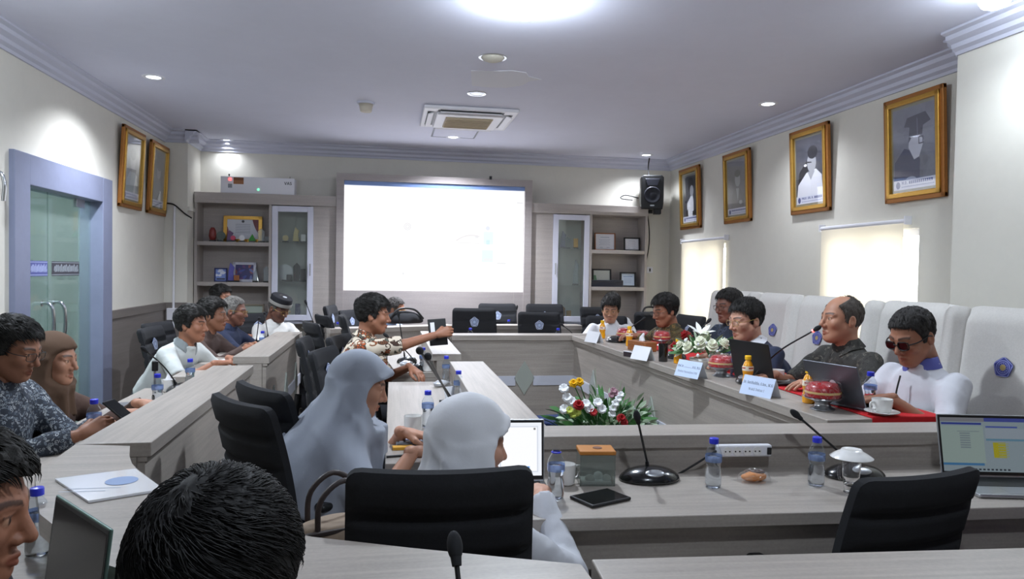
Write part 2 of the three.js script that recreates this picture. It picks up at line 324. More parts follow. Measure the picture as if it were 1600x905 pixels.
function bulb(x, z, label, k = 1) {
  const d = thing('ceiling_bulb', label, 'lamp', [x, HC, z]);
  mesh('socket', lathe([[0.0, 0], [0.075, 0], [0.075, -0.01], [0.04, -0.014], [0.036, -0.03], [0, -0.03]], 28), M.white, d);
  mesh('bulb', lathe([[0.034, -0.028], [0.055, -0.045], [0.07, -0.065], [0.072, -0.085], [0.058, -0.108], [0.03, -0.12], [0.0001, -0.123]], 28), glow(0xe6f4ff, 5), d);
  const p = new THREE.PointLight(0xe9f4ff, LAMP.bulb * k); p.position.set(0, -0.08, 0); p.castShadow = true; p.shadow.radius = 3; d.add(p);
  const s = new THREE.SpotLight(0xe9f4ff, LAMP.bulb * 3 * k, 0, 82 * RAD, 0.5, 2); s.position.set(0, -0.135, 0); s.target.position.set(0, -2, 0); s.castShadow = true; s.shadow.radius = 3; d.add(s, s.target);
}
{ const a = at(822, -5, { y: HC }), b = at(1580, -22, { y: HC }); bulb(a.x, a.z, 'large bright bulb on the ceiling above the middle of the table ring', 1.5); bulb(Math.min(b.x, XP - 0.4), b.z, 'bright bulb on the ceiling next to the thick pillar', 0.36);
  bulb(-1.75, -3.6, 'bright bulb on the ceiling near the left wall, in line with the central one', 1.15); bulb(0.75, -0.6, 'bright ceiling bulb above the nearest table row', 0.6); }
{
  const p = at(770, 90, { y: HC }), s = thing('ceiling_speaker', 'round off-white ceiling loudspeaker beside the plaster patch', 'speaker', [p.x, HC, p.z]);
  mesh('rim', lathe([[0.075, 0], [0.095, -0.004], [0.1, -0.001], [0.1, 0.001]], 36), M.steel, s);
  mesh('grille', lathe([[0.0001, -0.03], [0.04, -0.027], [0.07, -0.015], [0.082, 0]], 36), std({ color: 0xc9c5b8, roughness: 0.7 }), s);
}
{
  const p = at(572, 160, { y: HC }), s = thing('smoke_detector', 'beige smoke detector hanging below the ceiling', 'detector', [p.x, HC, p.z]);
  mesh('base', cyl(0.075, 0.08, 0.018, 0, -0.018, 0, 28), M.crown, s);
  mesh('head', lathe([[0.0001, -0.085], [0.045, -0.084], [0.05, -0.078], [0.062, -0.018], [0.0001, -0.018]], 28), std({ color: 0xc8bfae, roughness: 0.6 }), s);
}
{ // air conditioner cassette
  const c0 = at(730, 182, { y: HC }), s = thing('air_conditioner', 'white ceiling cassette air conditioner with beige intake grille', 'air conditioner', [c0.x, HC, c0.z]);
  const w = 0.43;
  mesh('panel', new RoundedBoxGeometry(2 * w, 0.035, 2 * w, 3, 0.014).translate(0, -0.018, 0), M.white, s);
  mesh('centre_panel', new RoundedBoxGeometry(0.62, 0.03, 0.62, 4, 0.014).translate(0, -0.048, 0), M.white, s);
  mesh('intake_grille', box(-0.22, 0.22, -0.072, -0.062, -0.22, 0.22, 0.004), std({ color: 0xb8a98e, roughness: 0.7 }), s);
  for (let i = 0; i < 9; i++) mesh('grille_slat', box(-0.21, 0.21, -0.078, -0.071, -0.2 + i * 0.05 - 0.004, -0.2 + i * 0.05 + 0.004), std({ color: 0xc2b59c, roughness: 0.7 }), s);
  for (let k = 0; k < 4; k++) {
    const a = k * Math.PI / 2, r = new THREE.Matrix4().makeRotationY(a);
    mesh('air_slot', box(-0.3, 0.3, -0.037, -0.034, 0.315, 0.39).applyMatrix4(r), M.blackPlastic, s);
    mesh('flap', new RoundedBoxGeometry(0.56, 0.012, 0.055, 2, 0.005).rotateX(0.35).translate(0, -0.046, 0.36).applyMatrix4(r), M.white, s);
  }
}
{
  const a = at(682, 195, { y: HC }), b = at(740, 214, { y: HC });
  const h = thing('ceiling_hatch', 'square access hatch in the ceiling behind the air conditioner', 'hatch', [(a.x + b.x) / 2, HC, (a.z + b.z) / 2 - 0.12]);
  mesh('hatch_frame', [box(-0.24, 0.24, -0.006, 0, -0.24, -0.225), box(-0.24, 0.24, -0.006, 0, 0.225, 0.24), box(-0.24, -0.225, -0.006, 0, -0.225, 0.225), box(0.225, 0.24, -0.006, 0, -0.225, 0.225)], M.steel, h);
  mesh('hatch_lid', box(-0.22, 0.22, -0.005, 0, -0.22, 0.22), M.ceiling, h);
}
{ // patch of fresh plaster
  const pts = [[736, 110], [768, 111], [800, 110], [822, 113], [826, 119], [846, 124], [826, 127], [816, 133], [790, 137], [760, 136], [737, 133]].map(([x, y]) => at(x, y, { y: HC })).map((p) => [p.x, p.z]);
  tag(mesh('plaster_patch', metric(slabFrom(pts, HC - 0.003, HC + 0.002)), std({ color: 0xd9dae2, roughness: 0.9 })), 'rough patch of paler plaster on the ceiling', 'plaster');
}
// ---------------------------------------------------------------- built-in cabinets and screen on the back wall
const ZC = -8.6, BX = (px, py = 400) => at(px, py, { z: ZC }).x, BY = (px, py) => at(px, py, { z: ZC }).y;
const CT = 2.29, CH = 2.17, SH = [1.735, 1.275, 0.8];
const cx0 = XPIL + 0.01, cx1 = BX(424), cx2 = BX(489), sx0 = BX(526, 300), sx1 = BX(831, 300), rx0 = BX(864), rx1 = BX(921), rx2 = BX(1011);
function shelfUnit(name, label, x0, x1) {
  const u = thing(name, label, 'shelf', [0, 0, 0]), t = 0.03;
  mesh('side_panel', metric(box(x0, x0 + t, 0, CH, ZB + 0.002, ZC), 'y'), M.cabinet, u);
  mesh('side_panel', metric(box(x1 - t, x1, 0, CH, ZB + 0.002, ZC), 'y'), M.cabinet, u);
  mesh('back_panel', metric(box(x0 + t, x1 - t, SH[2], CH, ZB + 0.002, ZB + 0.015)), M.cabinet, u);
  for (const y of SH) mesh('shelf_board', metric(box(x0 + t, x1 - t, y - 0.045, y, ZB + 0.015, ZC - 0.004, 0.003)), M.cabinet, u);
  const d = mesh('base_door', metric(box(x0 + t, (x0 + x1) / 2 - 0.002, 0.08, SH[2] - 0.05, ZC - 0.02, ZC)), M.cabinet, u);
  const e = mesh('base_door', metric(box((x0 + x1) / 2 + 0.002, x1 - t, 0.08, SH[2] - 0.05, ZC - 0.02, ZC)), M.cabinet, u);
  for (const [o, x] of [[d, -0.04], [e, 0.04]]) mesh('handle', bar([(x0 + x1) / 2 + x, 0.55, ZC + 0.015], [(x0 + x1) / 2 + x, 0.7, ZC + 0.015], 0.006), M.chrome, o);
  return u;
}
function glassUnit(name, label, x0, x1) {
  const u = thing(name, label, 'cabinet', [0, 0, 0]), t = 0.03, y0 = 0.84, y1 = CH - 0.01, f = 0.065;
  mesh('side_panel', metric(box(x0, x0 + t, 0, CH, ZB + 0.002, ZC - 0.025), 'y'), M.cabinet, u);
  mesh('side_panel', metric(box(x1 - t, x1, 0, CH, ZB + 0.002, ZC - 0.025), 'y'), M.cabinet, u);
  mesh('back_panel', box(x0 + t, x1 - t, 0.8, CH, ZB + 0.002, ZB + 0.015), std({ color: 0xb9bdb4, roughness: 0.6 }), u);
  mesh('bottom', box(x0 + t, x1 - t, 0.8, 0.83, ZB + 0.015, ZC - 0.026), M.whitePaint, u);
  for (const y of [1.745, 1.29]) mesh('glass_shelf', box(x0 + t, x1 - t, y - 0.008, y, ZB + 0.015, ZC - 0.04), M.cabGlass, u);
  const d = mesh('door', [box(x0, x0 + f, y0, y1, ZC - 0.022, ZC + 0.004, 0.003), box(x1 - f, x1, y0, y1, ZC - 0.022, ZC + 0.004, 0.003), box(x0 + f, x1 - f, y1 - f, y1, ZC - 0.022, ZC + 0.004, 0.003), box(x0 + f, x1 - f, y0, y0 + f, ZC - 0.022, ZC + 0.004, 0.003)], M.whitePaint, u);
  mesh('pane', box(x0 + f, x1 - f, y0 + f, y1 - f, ZC - 0.012, ZC - 0.008), M.cabGlass, d);
  return [u, d];
}
shelfUnit('display_shelf', 'taupe open display shelf of awards in the corner by the pilaster', cx0, cx1);
const [gA, gAd] = glassUnit('glass_cabinet', 'white framed glass cabinet of trophies left of the screen, under the white box', cx1 + 0.004, cx2);
mesh('handle', bar([cx2 - 0.03, 1.36, ZC + 0.02], [cx2 - 0.03, 1.5, ZC + 0.02], 0.006), M.chrome, gAd);
const [gB, gBd] = glassUnit('glass_cabinet', 'white framed glass cabinet between the screen and the certificate shelf', rx0, rx1 - 0.004);
mesh('handle', bar([rx0 + 0.03, 1.42, ZC + 0.02], [rx0 + 0.03, 1.56, ZC + 0.02], 0.006), M.chrome, gBd);
shelfUnit('display_shelf', 'taupe open display shelf of framed certificates below the wall loudspeaker', rx1, rx2);
{
  const h = struct('trim_12', metric(box(cx0, sx0, CH, CT, ZB, ZC + 0.012, 0.004)), M.cabinet); mesh('lip', metric(box(cx0, sx0, CH + 0.035, CH + 0.045, ZC + 0.012, ZC + 0.018)), M.cabinet, h);
  const k = struct('trim_13', metric(box(sx1, rx2, CH, CT, ZB, ZC + 0.012, 0.004)), M.cabinet); mesh('lip', metric(box(sx1, rx2, CH + 0.035, CH + 0.045, ZC + 0.012, ZC + 0.018)), M.cabinet, k);
  struct('trim_14', metric(box(cx2 + 0.002, sx0, 0, CH, ZB, ZC - 0.01)), M.cabinet);
  struct('trim_15', metric(box(sx1, rx0 - 0.002, 0, CH, ZB, ZC - 0.01)), M.cabinet);
}
// screen surround and video wall
{
  const y0 = 1.195, y1 = 2.43, a = BX(537, 380), b = BX(818.5, 380), top = 2.56;
  const s = struct('trim_16', [metric(box(sx0, a, 0, top, ZB, ZC + 0.03)), metric(box(b, sx1, 0, top, ZB, ZC + 0.03)), metric(box(a, b, y1 + 0.05, top, ZB, ZC + 0.03)), metric(box(a, b, 0, y0, ZB, ZC + 0.012))], std({ map: grain([160, 152, 150], 0.04), roughness: 0.5 }));
  mesh('panel_joint', box(BX(558), BX(558) + 0.006, 0.5, y0 - 0.01, ZC + 0.012, ZC + 0.014), M.cabinet, s);
  mesh('panel_joint', box(BX(803), BX(803) + 0.006, 0.5, y0 - 0.01, ZC + 0.012, ZC + 0.014), M.cabinet, s);
  const v = thing('video_wall', 'large white glowing presentation screen of four joined panels on the back wall', 'screen', [(a + b) / 2, y0, ZC]);
  const w = b - a, h = y1 - y0;
  mesh('top_bezel', box(-w / 2, w / 2, h, h + 0.048, -0.06, 0.0), std({ color: 0x7f9ad0, roughness: 0.35 }), v);
  const pic = canvasTex(1024, 576, (c) => {
    c.fillStyle = '#ffffff'; c.fillRect(0, 0, 1024, 576);
    c.strokeStyle = '#e2e0e2'; c.lineWidth = 5; c.beginPath(); c.arc(352, 218, 18, 0, 7); c.stroke(); c.beginPath(); c.arc(352, 218, 10, 0, 7); c.stroke();
    c.fillStyle = '#e8fcfc'; c.fillRect(788, 236, 56, 70); c.fillRect(780, 340, 64, 66); c.fillStyle = '#d4eef2'; c.fillRect(804, 282, 20, 26); c.fillStyle = '#eceff0'; c.fillRect(790, 386, 50, 14);
    c.fillStyle = '#e2e6f0'; c.beginPath(); c.arc(812, 216, 12, 0, 7); c.fill();
    c.strokeStyle = '#e4e0e2'; c.lineWidth = 6; c.beginPath(); c.moveTo(630, 290); c.quadraticCurveTo(690, 244, 764, 264); c.stroke(); c.lineWidth = 3; c.beginPath(); c.moveTo(600, 300); c.lineTo(764, 302); c.stroke();
    c.fillStyle = '#e6e6e8'; c.fillRect(738, 262, 20, 10); c.fillRect(870, 410, 50, 6); c.fillRect(980, 64, 36, 8); c.fillRect(326, 474, 10, 10);
  });
  for (let i = 0; i < 2; i++) for (let j = 0; j < 2; j++) {
    const g = new THREE.BoxGeometry(w / 2 - 0.003, h / 2 - 0.003, 0.03), uv = g.attributes.uv, p = g.attributes.position;
    g.translate((i - 0.5) * w / 2, h / 4 + j * h / 2, -0.03);
    for (let k = 0; k < p.count; k++) uv.setXY(k, (p.getX(k) + w / 2) / w, p.getY(k) / h);
    mesh('display_panel', g, std({ color: 0x0a0a0a, emissive: 0xffffff, emissiveMap: pic, emissiveIntensity: 0.86, roughness: 0.4 }), v);
  }
  const l = new THREE.RectAreaLight(0xe8ecff, LAMP.screen, w, h); l.position.set(0, h / 2, -0.008); l.lookAt(0, h / 2, 10); v.add(l);
  l.rotation.set(0, Math.PI, 0);
  tag(mesh('wall_sensor', box(BX(764, 280), BX(768, 280), BY(764, 281), BY(764, 276), ZC + 0.03, ZC + 0.045, 0.002), M.blackPlastic), 'tiny black sensor on the screen surround', 'sensor');
}
// white box with lights on the cabinet
{
  const x0 = BX(344, 285), x1 = BX(460, 285), o = thing('white_device', 'long white electric box with red and green lights on top of the shelf', 'device', [(x0 + x1) / 2, CT, ZC - 0.08]), w = (x1 - x0) / 2;
  mesh('housing', box(-w, w, 0, 0.19, -0.1, 0.06, 0.006), M.white, o);
  mesh('red_light', box(-w + 0.085, -w + 0.12, 0.142, 0.172, 0.06, 0.066, 0.002), glow(0xff2418, 1.5), o);
  mesh('green_light', new THREE.CylinderGeometry(0.014, 0.014, 0.008, 18).rotateX(Math.PI / 2).translate(0.005, 0.05, 0.062), glow(0x35e6a0, 1.0), o);
  mesh('sticker', box(-w + 0.14, -w + 0.25, 0.105, 0.18, 0.06, 0.062), std({ map: canvasTex(64, 48, (c) => { c.fillStyle = '#7b4a2a'; c.fillRect(0, 0, 64, 48); c.fillStyle = '#a06a40'; c.fillRect(0, 20, 64, 28); }), roughness: 0.5 }), o);
  mesh('sticker', box(-w + 0.08, -w + 0.125, 0.06, 0.105, 0.06, 0.062), std({ color: 0x8c8f96, roughness: 0.5 }), o);
  mesh('emblem', box(w - 0.125, w - 0.02, 0.1, 0.165, 0.06, 0.0615), std({ map: canvasTex(128, 80, (c) => { c.fillStyle = '#e4e4ea'; c.fillRect(0, 0, 128, 80); c.fillStyle = '#33363c'; c.font = 'bold 58px sans-serif'; c.textAlign = 'center'; c.fillText('VAS', 64, 62); }), roughness: 0.5 }), o);
  mesh('antenna', [bar([-w + 0.08, 0.19, 0], [-w + 0.08, 0.215, 0], 0.006), ball(0.01, -w + 0.08, 0.215, 0), bar([w - 0.06, 0.19, 0], [w - 0.06, 0.215, 0], 0.003)], M.blackPlastic, o);
}
// loudspeaker in the back right corner
{
  const p = at(1021, 300, { z: -8.5 }), s = thing('wall_loudspeaker', 'black loudspeaker hung high on the back wall by the portraits', 'speaker', [p.x, p.y - 0.2, -8.55], -0.25);
  mesh('cabinet', prism([[-0.12, 0], [0.12, 0], [0.13, 0.06], [0.13, 0.38], [0.11, 0.4], [-0.11, 0.4], [-0.13, 0.38], [-0.13, 0.06]], 0.2, 0.01).translate(0, 0, -0.15), M.blackPlastic, s);
  mesh('woofer', lathe([[0.0001, 0.012], [0.03, 0.014], [0.04, 0.002], [0.085, 0.016], [0.098, 0.02], [0.105, 0.01], [0.105, 0]], 30).rotateX(Math.PI / 2).translate(0, 0.16, 0.05), std({ color: 0x1c1f2a, roughness: 0.55 }), s);
  mesh('horn', prism([[-0.06, 0.28], [0.06, 0.28], [0.085, 0.36], [-0.085, 0.36]], 0.012, 0.004).translate(0, 0, 0.048), std({ color: 0x22242e, roughness: 0.4 }), s);
  mesh('badge', box(-0.025, 0.025, 0.025, 0.04, 0.05, 0.056), M.steel, s);
  mesh('wall_mount', [box(-0.03, 0.03, -0.05, 0.3, -0.19, -0.15), bar([0, 0.1, -0.33], [0, 0.1, -0.15], 0.018)], M.blackPlastic, s);
  mesh('amplifier_knobs', [box(0.03, 0.12, -0.07, 0, -0.12, 0.0, 0.01)], M.blackPlastic, s);
  const cable = tube([[p.x - 0.03, p.y - 0.22, -8.7], [p.x + 0.02, p.y - 0.5, -8.8], [p.x + 0.05, 1.5, -8.86], [p.x + 0.04, 1.0, -8.86], [p.x + 0.05, 0.5, -8.86]], 0.01, 30);
  tag(mesh('loudspeaker_cable', [cable, tube([[p.x, p.y - 0.2, -8.7], [p.x + 0.08, p.y - 0.6, -8.82], [p.x + 0.0, 1.2, -8.87], [p.x + 0.02, 0.6, -8.87]], 0.007, 30), tube([[p.x + 0.02, HC, -8.72], [p.x, 2.8, -8.7], [p.x, p.y + 0.2, -8.66]], 0.008, 16), tube([[p.x - 0.12, p.y - 0.06, -8.7], [p.x - 0.3, p.y - 0.03, -8.72], [p.x - 0.36, p.y - 0.07, -8.7], [p.x - 0.2, p.y - 0.09, -8.7]], 0.007, 20)], M.cable), 'bundle of black cables hanging from the loudspeaker', 'cable');
  const q = at(1016, 422, { z: ZB }), u = thing('light_switch', 'small grey switch plate on the white wall strip below the loudspeaker', 'switch', [q.x, q.y, ZB + 0.001]);
  mesh('plate', box(-0.05, 0.03, -0.04, 0.04, 0, 0.012, 0.004), M.white, u); mesh('rocker', box(-0.02, 0.0, -0.02, 0.02, 0.012, 0.018, 0.002), std({ color: 0x444448 }), u);
}

// ---------------------------------------------------------------- portraits
function portraitTex(kind) {
  return canvasTex(256, 384, (c) => {
    const bg = ['#3e3f45', '#5b5b62', '#4d4e58', '#7d818f', '#6f7478', '#767a80'][kind], blob = (col, pts) => { c.fillStyle = col; c.beginPath(); pts.forEach(([x, y], i) => (i ? c.lineTo(x, y) : c.moveTo(x, y))); c.closePath(); c.fill(); }, oval = (col, x, y, a, b, r = 0) => { c.fillStyle = col; c.beginPath(); c.ellipse(x, y, a, b, r, 0, 7); c.fill(); };
    c.fillStyle = bg; c.fillRect(0, 0, 256, 384);
    for (let i = 0; i < 40; i++) oval(i % 2 ? 'rgba(255,255,255,0.03)' : 'rgba(0,0,0,0.04)', rr(0, 256), rr(0, 384), rr(20, 70), rr(20, 80));
    if (kind === 0) { blob('#d7d9df', [[70, 384], [80, 230], [130, 190], [175, 150], [195, 210], [190, 384]]); blob('#1d1d21', [[40, 384], [50, 300], [90, 280], [100, 384]]); blob('#1d1d21', [[170, 384], [176, 300], [230, 290], [236, 384]]); oval('#26262b', 150, 90, 52, 66); oval('#9a9ba2', 165, 135, 34, 44); }
    if (kind === 1) { blob('#46464c', [[40, 384], [60, 250], [110, 200], [170, 200], [215, 260], [225, 384]]); blob('#8d8e95', [[118, 200], [140, 290], [162, 200]]); oval('#93949b', 142, 140, 36, 48); oval('#2f2f35', 142, 96, 38, 26); oval('#9d9ea4', 180, 300, 22, 14); }
    if (kind === 2) { blob('#26262b', [[10, 330], [30, 200], [110, 130], [120, 330]]); blob('#e1e2ea', [[0, 384], [20, 270], [100, 205], [190, 190], [240, 230], [256, 384]]); oval('#a7a8ae', 150, 150, 42, 56); oval('#2a2a2f', 160, 92, 46, 38); blob('#a7a8ae', [[110, 200], [140, 250], [180, 200]]); oval('#e3e3e6', 92, 160, 15, 8); blob('#2a2a2f', [[110, 140], [150, 146], [150, 152], [110, 148]]); }
    if (kind === 3) { blob('#4c4f66', [[0, 384], [10, 250], [70, 190], [130, 210], [165, 250], [160, 384]]); blob('#c7cad6', [[100, 150], [165, 140], [190, 170], [160, 240], [130, 250], [96, 190]]); blob('#3e4050', [[70, 90], [90, 50], [200, 40], [230, 85], [185, 100], [180, 140], [110, 140], [104, 96]]); blob('#3e4050', [[104, 96], [96, 170], [112, 150]]); c.strokeStyle = '#6d7080'; c.lineWidth = 5; c.beginPath(); c.moveTo(150, 60); c.lineTo(152, 150); c.stroke(); c.strokeStyle = '#4a4c5a'; c.strokeRect(160, 150, 24, 30); oval('#a9adbe', 110, 345, 34, 20); }
    if (kind === 4) { blob('#9aa8ac', [[20, 384], [40, 260], [90, 210], [180, 210], [220, 270], [236, 384]]); oval('#8b8f94', 130, 140, 44, 58); oval('#50535a', 130, 100, 48, 36); blob('#5f7d78', [[0, 200], [60, 215], [60, 230], [0, 225]]); blob('#cfd3d4', [[150, 360], [190, 220], [210, 230], [190, 360]]); }
    if (kind === 5) { blob('#84888c', [[40, 384], [60, 250], [110, 200], [160, 200], [205, 250], [216, 384]]); oval('#a5a6a8', 134, 140, 38, 52); oval('#6b6e73', 134, 104, 40, 30); blob('#eef0f0', [[120, 384], [170, 270], [190, 270], [200, 384]]); c.strokeStyle = '#3a3c40'; c.lineWidth = 8; c.beginPath(); c.moveTo(60, 370); c.lineTo(170, 280); c.stroke(); }
    c.fillStyle = '#d9dcea'; c.fillRect(0, 338, 256, 46); c.fillStyle = '#3b4a86';
    oval('#3b4a86', 28, 361, 13, 17); c.font = 'bold 19px sans-serif';
    c.fillText(['', '', 'PROF. DR. H.', 'H.D.', '', ''][kind], 50, 359);
    for (let x = [50, 50, 170, 96, 240, 240][kind]; x < 236; x += 12) c.fillRect(x, 346, 9, 13);
    c.fillStyle = '#8a94ba'; for (let x = 50; x < 240; x += 9) c.fillRect(x, 368, 6, 5);
    if (kind > 3) for (let x = 50; x < 220; x += 11) c.fillRect(x, 348, 8, 8);
  });
}
function portrait(side, zc, yc, kind, label) {
  const w = 0.575, h = 0.74, o = thing('portrait_frame', label, 'picture', [side < 0 ? XL + 0.004 : XR - 0.004, yc - h / 2, zc], side < 0 ? Math.PI / 2 : -Math.PI / 2, side < 0 ? undefined : undefined);
  const tilt = new THREE.Matrix4().makeRotationX(0.05), ring = (a, b, d0, d1) => [box(-w / 2 + a, w / 2 - a, a, b, d0, d1, 0.006), box(-w / 2 + a, w / 2 - a, h - b, h - a, d0, d1, 0.006), box(-w / 2 + a, -w / 2 + b, a, h - a, d0, d1, 0.006), box(w / 2 - b, w / 2 - a, a, h - a, d0, d1, 0.006)].map((g) => g.applyMatrix4(tilt));
  mesh('outer_moulding', ring(0, 0.035, 0, 0.03), M.goldDark, o);
  mesh('inner_moulding', ring(0.03, 0.065, 0, 0.042), M.gold, o);
  mesh('mat_board', box(-w / 2 + 0.06, w / 2 - 0.06, 0.06, h - 0.06, 0.004, 0.016).applyMatrix4(tilt), std({ color: 0x8d8a72, roughness: 0.6 }), o);
  mesh('photograph', box(-w / 2 + 0.085, w / 2 - 0.085, 0.085, h - 0.085, 0.016, 0.0175).applyMatrix4(tilt), std({ map: portraitTex(kind), roughness: 0.35 }), o);
  mesh('glazing', box(-w / 2 + 0.06, w / 2 - 0.06, 0.06, h - 0.06, 0.022, 0.024).applyMatrix4(tilt), M.clearGlass, o);
}
portrait(1, -8.19, 2.37, 0, 'gilt framed portrait by the room corner, pale figure on a dark ground');
portrait(1, -7.01, 2.37, 1, 'gilt framed portrait of a figure in a grey suit');
portrait(1, -5.7, 2.37, 2, 'gilt framed portrait of a figure in a white shirt before a dark chair');
portrait(1, -4.45, 2.36, 3, 'gilt framed portrait of a figure in a graduation cap next to the pillar');
portrait(-1, -7.25, 2.35, 4, 'gilt framed portrait on the left wall next to the glass door frame');
portrait(-1, -8.02, 2.35, 5, 'gilt framed portrait on the left wall beside the pilaster');
// ---------------------------------------------------------------- tables
const TT = 0.86, DT = 0.73;                                      // tier top, desk top
// one counter unit: local x along its length, front face at z = 0 looking to -z, users on the +z side
function counter(label, from, to, o = {}) {
  const A = V(from[0], 0, from[1]), B = V(to[0], 0, to[1]), L = A.distanceTo(B), turn = Math.atan2(-(B.z - A.z), B.x - A.x);
  const u = thing(o.name ?? 'counter_table', label, 'table', A, turn), tw = o.tier ?? 0.2, dw = o.desk ?? 0.4, e = 0.03, ov = 0.02;
  const add = (n, g, m, p = u) => mesh(n, metric(g, 'x', A.x, A.z), m, p);
  add('tier_top', box(0, L, TT - 0.05, TT, -ov, tw, 0.004), M.laminate);
  add('tier_lip', box(0, L, TT - 0.065, TT - 0.05, -0.008, 0.02), M.laminateFace);
  const f = add('front_panel', box(0.005, L - 0.005, 0, TT - 0.05, 0, 0.025), M.laminateFace);
  if (dw) {
    add('riser', box(e, L - e, DT, TT - 0.05, tw - 0.03, tw - 0.012), M.laminateFace);
    add('desk_top', box(0, L, DT - 0.04, DT, tw - 0.03, tw + dw, 0.004), M.laminate);
    add('apron', box(e, L - e, 0.56, DT - 0.04, tw + dw - 0.06, tw + dw - 0.04), M.laminateFace);
    for (const x of o.ends ?? [0.0, L - e]) add('end_panel', box(x, x + e, 0, DT - 0.04, 0.026, tw + dw - 0.03), M.laminateFace);
    for (const x of o.ends ?? [0.0, L - e]) add('tier_end', box(x, x + e, DT - 0.04, TT - 0.05, 0.026, tw - 0.031), M.laminateFace);
  } else for (const x of [0.0, L - e]) add('end_panel', box(x, x + e, 0, TT - 0.05, 0.026, tw - 0.03), M.laminateFace);
  // white band broken by mirrored diamonds
  const n = o.diamonds ?? 1, cell = L / n;
  for (let i = 0; i < n; i++) {
    const c = (i + 0.5) * cell;
    mesh('white_band', box(i * cell + (i ? 0.0 : 0.02), c - 0.085, 0.39, 0.48, -0.012, 0.0, 0.002), M.whiteStripe, f);
    mesh('white_band', box(c + 0.085, (i + 1) * cell - (i < n - 1 ? 0.0 : 0.02), 0.39, 0.48, -0.012, 0.0, 0.002), M.whiteStripe, f);
    mesh('diamond_plate', prism([[c - 0.095, 0.46], [c, 0.305], [c + 0.095, 0.46], [c, 0.615]], 0.012, 0.003).translate(0, 0, -0.012), M.mirror, f);
  }
  return u;
}
counter('counter table facing the room below the screen, with a diamond on its front', [1.95, -6.53], [0.586, -6.53], { diamonds: 1 });
counter('two level counter whose worktop holds the tangle of microphones', [0.505, -6.95], [0.505, -5.05], { tier: 0.185, desk: 0.31, diamonds: 2 });
counter('two level counter with the white mug and yellow notes on it', [0.605, -4.63], [0.59, -2.672], { tier: 0.2, desk: 0.39, diamonds: 2 });
counter('two level counter with the power strip and the glass tumbler', [0.4, -2.665], [2.62, -2.55], { tier: 0.16, desk: 0.48, diamonds: 2 });
counter('counter table left in the room where the man with the phone sits', [-0.805, -4.5], [-0.79, -2.55], { tier: 0.21, desk: 0.38, diamonds: 2 });
counter('counter table left in the room where the man with clasped hands sits', [-0.79, -6.85], [-0.785, -4.95], { tier: 0.21, desk: 0.38, diamonds: 3 });
counter('counter table in the last row with the black bag', [0.72, -7.72], [-0.55, -7.2], { tier: 0.18, desk: 0.36, diamonds: 1 });
counter('counter table in the last row behind the two rows of black chairs', [2.15, -7.75], [0.85, -7.72], { tier: 0.18, desk: 0.36, diamonds: 1 });
counter('plain nearest counter table in front of the purple sleeve', [0.42, -1.392], [2.4, -1.26], { tier: 0.34, desk: 0.3, diamonds: 2 });

// main table of the hosts: single level top
{
  const A = V(1.71, 0, -6.55), B = V(1.79, 0, -2.665), L = A.distanceTo(B), turn = Math.atan2(-(B.z - A.z), B.x - A.x);
  const u = thing('main_table', 'long host table with flowers, name cards and red food covers', 'table', A, turn + Math.PI), W = 0.6;
  u.position.copy(B);                                            // local x from the near end to the far end, front at z = 0, hosts at +z
  u.rotation.y = Math.atan2(-(A.z - B.z), A.x - B.x);
  const add = (n, g, m, p = u) => mesh(n, metric(g, 'x', 3, 1), m, p);
  add('table_top', box(0, L, TT - 0.045, TT, 0, W, 0.004), M.laminate);
  const f = add('front_panel', box(0.02, L, 0, TT - 0.045, 0.03, 0.055), M.laminateFace);
  add('table_lip', box(0, L, TT - 0.075, TT - 0.045, 0.015, 0.03), M.laminateFace);
  for (const x of [0.0, L - 0.03]) add('end_panel', box(x, x + 0.03, 0, TT - 0.045, 0.056, W - 0.06), M.laminateFace);
  for (let i = 0; i < 3; i++) {
    const cell = L / 3, c = (i + 0.5) * cell;
    mesh('white_band', box(i * cell + (i ? 0 : 0.04), c - 0.085, 0.39, 0.48, 0.018, 0.03, 0.002), M.whiteStripe, f);
    mesh('white_band', box(c + 0.085, (i + 1) * cell, 0.39, 0.48, 0.018, 0.03, 0.002), M.whiteStripe, f);
    mesh('diamond_plate', prism([[c - 0.095, 0.46], [c, 0.305], [c + 0.095, 0.46], [c, 0.615]], 0.012, 0.003).translate(0, 0, 0.018), M.mirror, f);
  }
}
// curved corner table joining the left counter and the nearest row
{
  const px = [[203, 697], [202, 712], [206, 724], [222, 742], [262, 770], [330, 800], [405, 822], [488, 839], [640, 856], [780, 870], [908, 882]];
  const inner = px.map(([x, y]) => at(x, y, { y: TT })).map((p) => [p.x, p.z]);
  const out = [[0.4, -1.13], [0.1, -1.18], [-0.25, -1.3], [-0.55, -1.52], [-0.8, -1.84], [-0.97, -2.2], [-1.0, -2.545]];
  const u = thing('corner_table', 'curved corner table with the white folder, behind the black haired head', 'table', [0, 0, 0]);
  mesh('tier_top', metric(slabFrom([...inner, ...out], TT - 0.05, TT)), M.laminate, u);
  const wall = [...inner.map(([x, z]) => [x - 0.012, z + 0.02])], back = wall.map(([x, z]) => [x - 0.02, z + 0.02]).reverse();
  mesh('front_panel', metric(slabFrom([...wall, ...back], 0, TT - 0.05)), M.laminateFace, u);
  const d0 = out.slice(0).map(([x, z]) => [x + 0.02, z - 0.02]), d1 = [[-1.4, -2.55], [-1.36, -2.0], [-1.1, -1.45], [-0.7, -1.02], [-0.25, -0.82], [0.4, -0.78]];
  mesh('desk_top', metric(slabFrom([...d0, ...d1], DT - 0.04, DT)), M.laminate, u);
  mesh('riser', metric(slabFrom([...d0, ...d0.map(([x, z]) => [x + 0.02, z - 0.01]).reverse()], DT, TT - 0.05)), M.laminateFace, u);
}

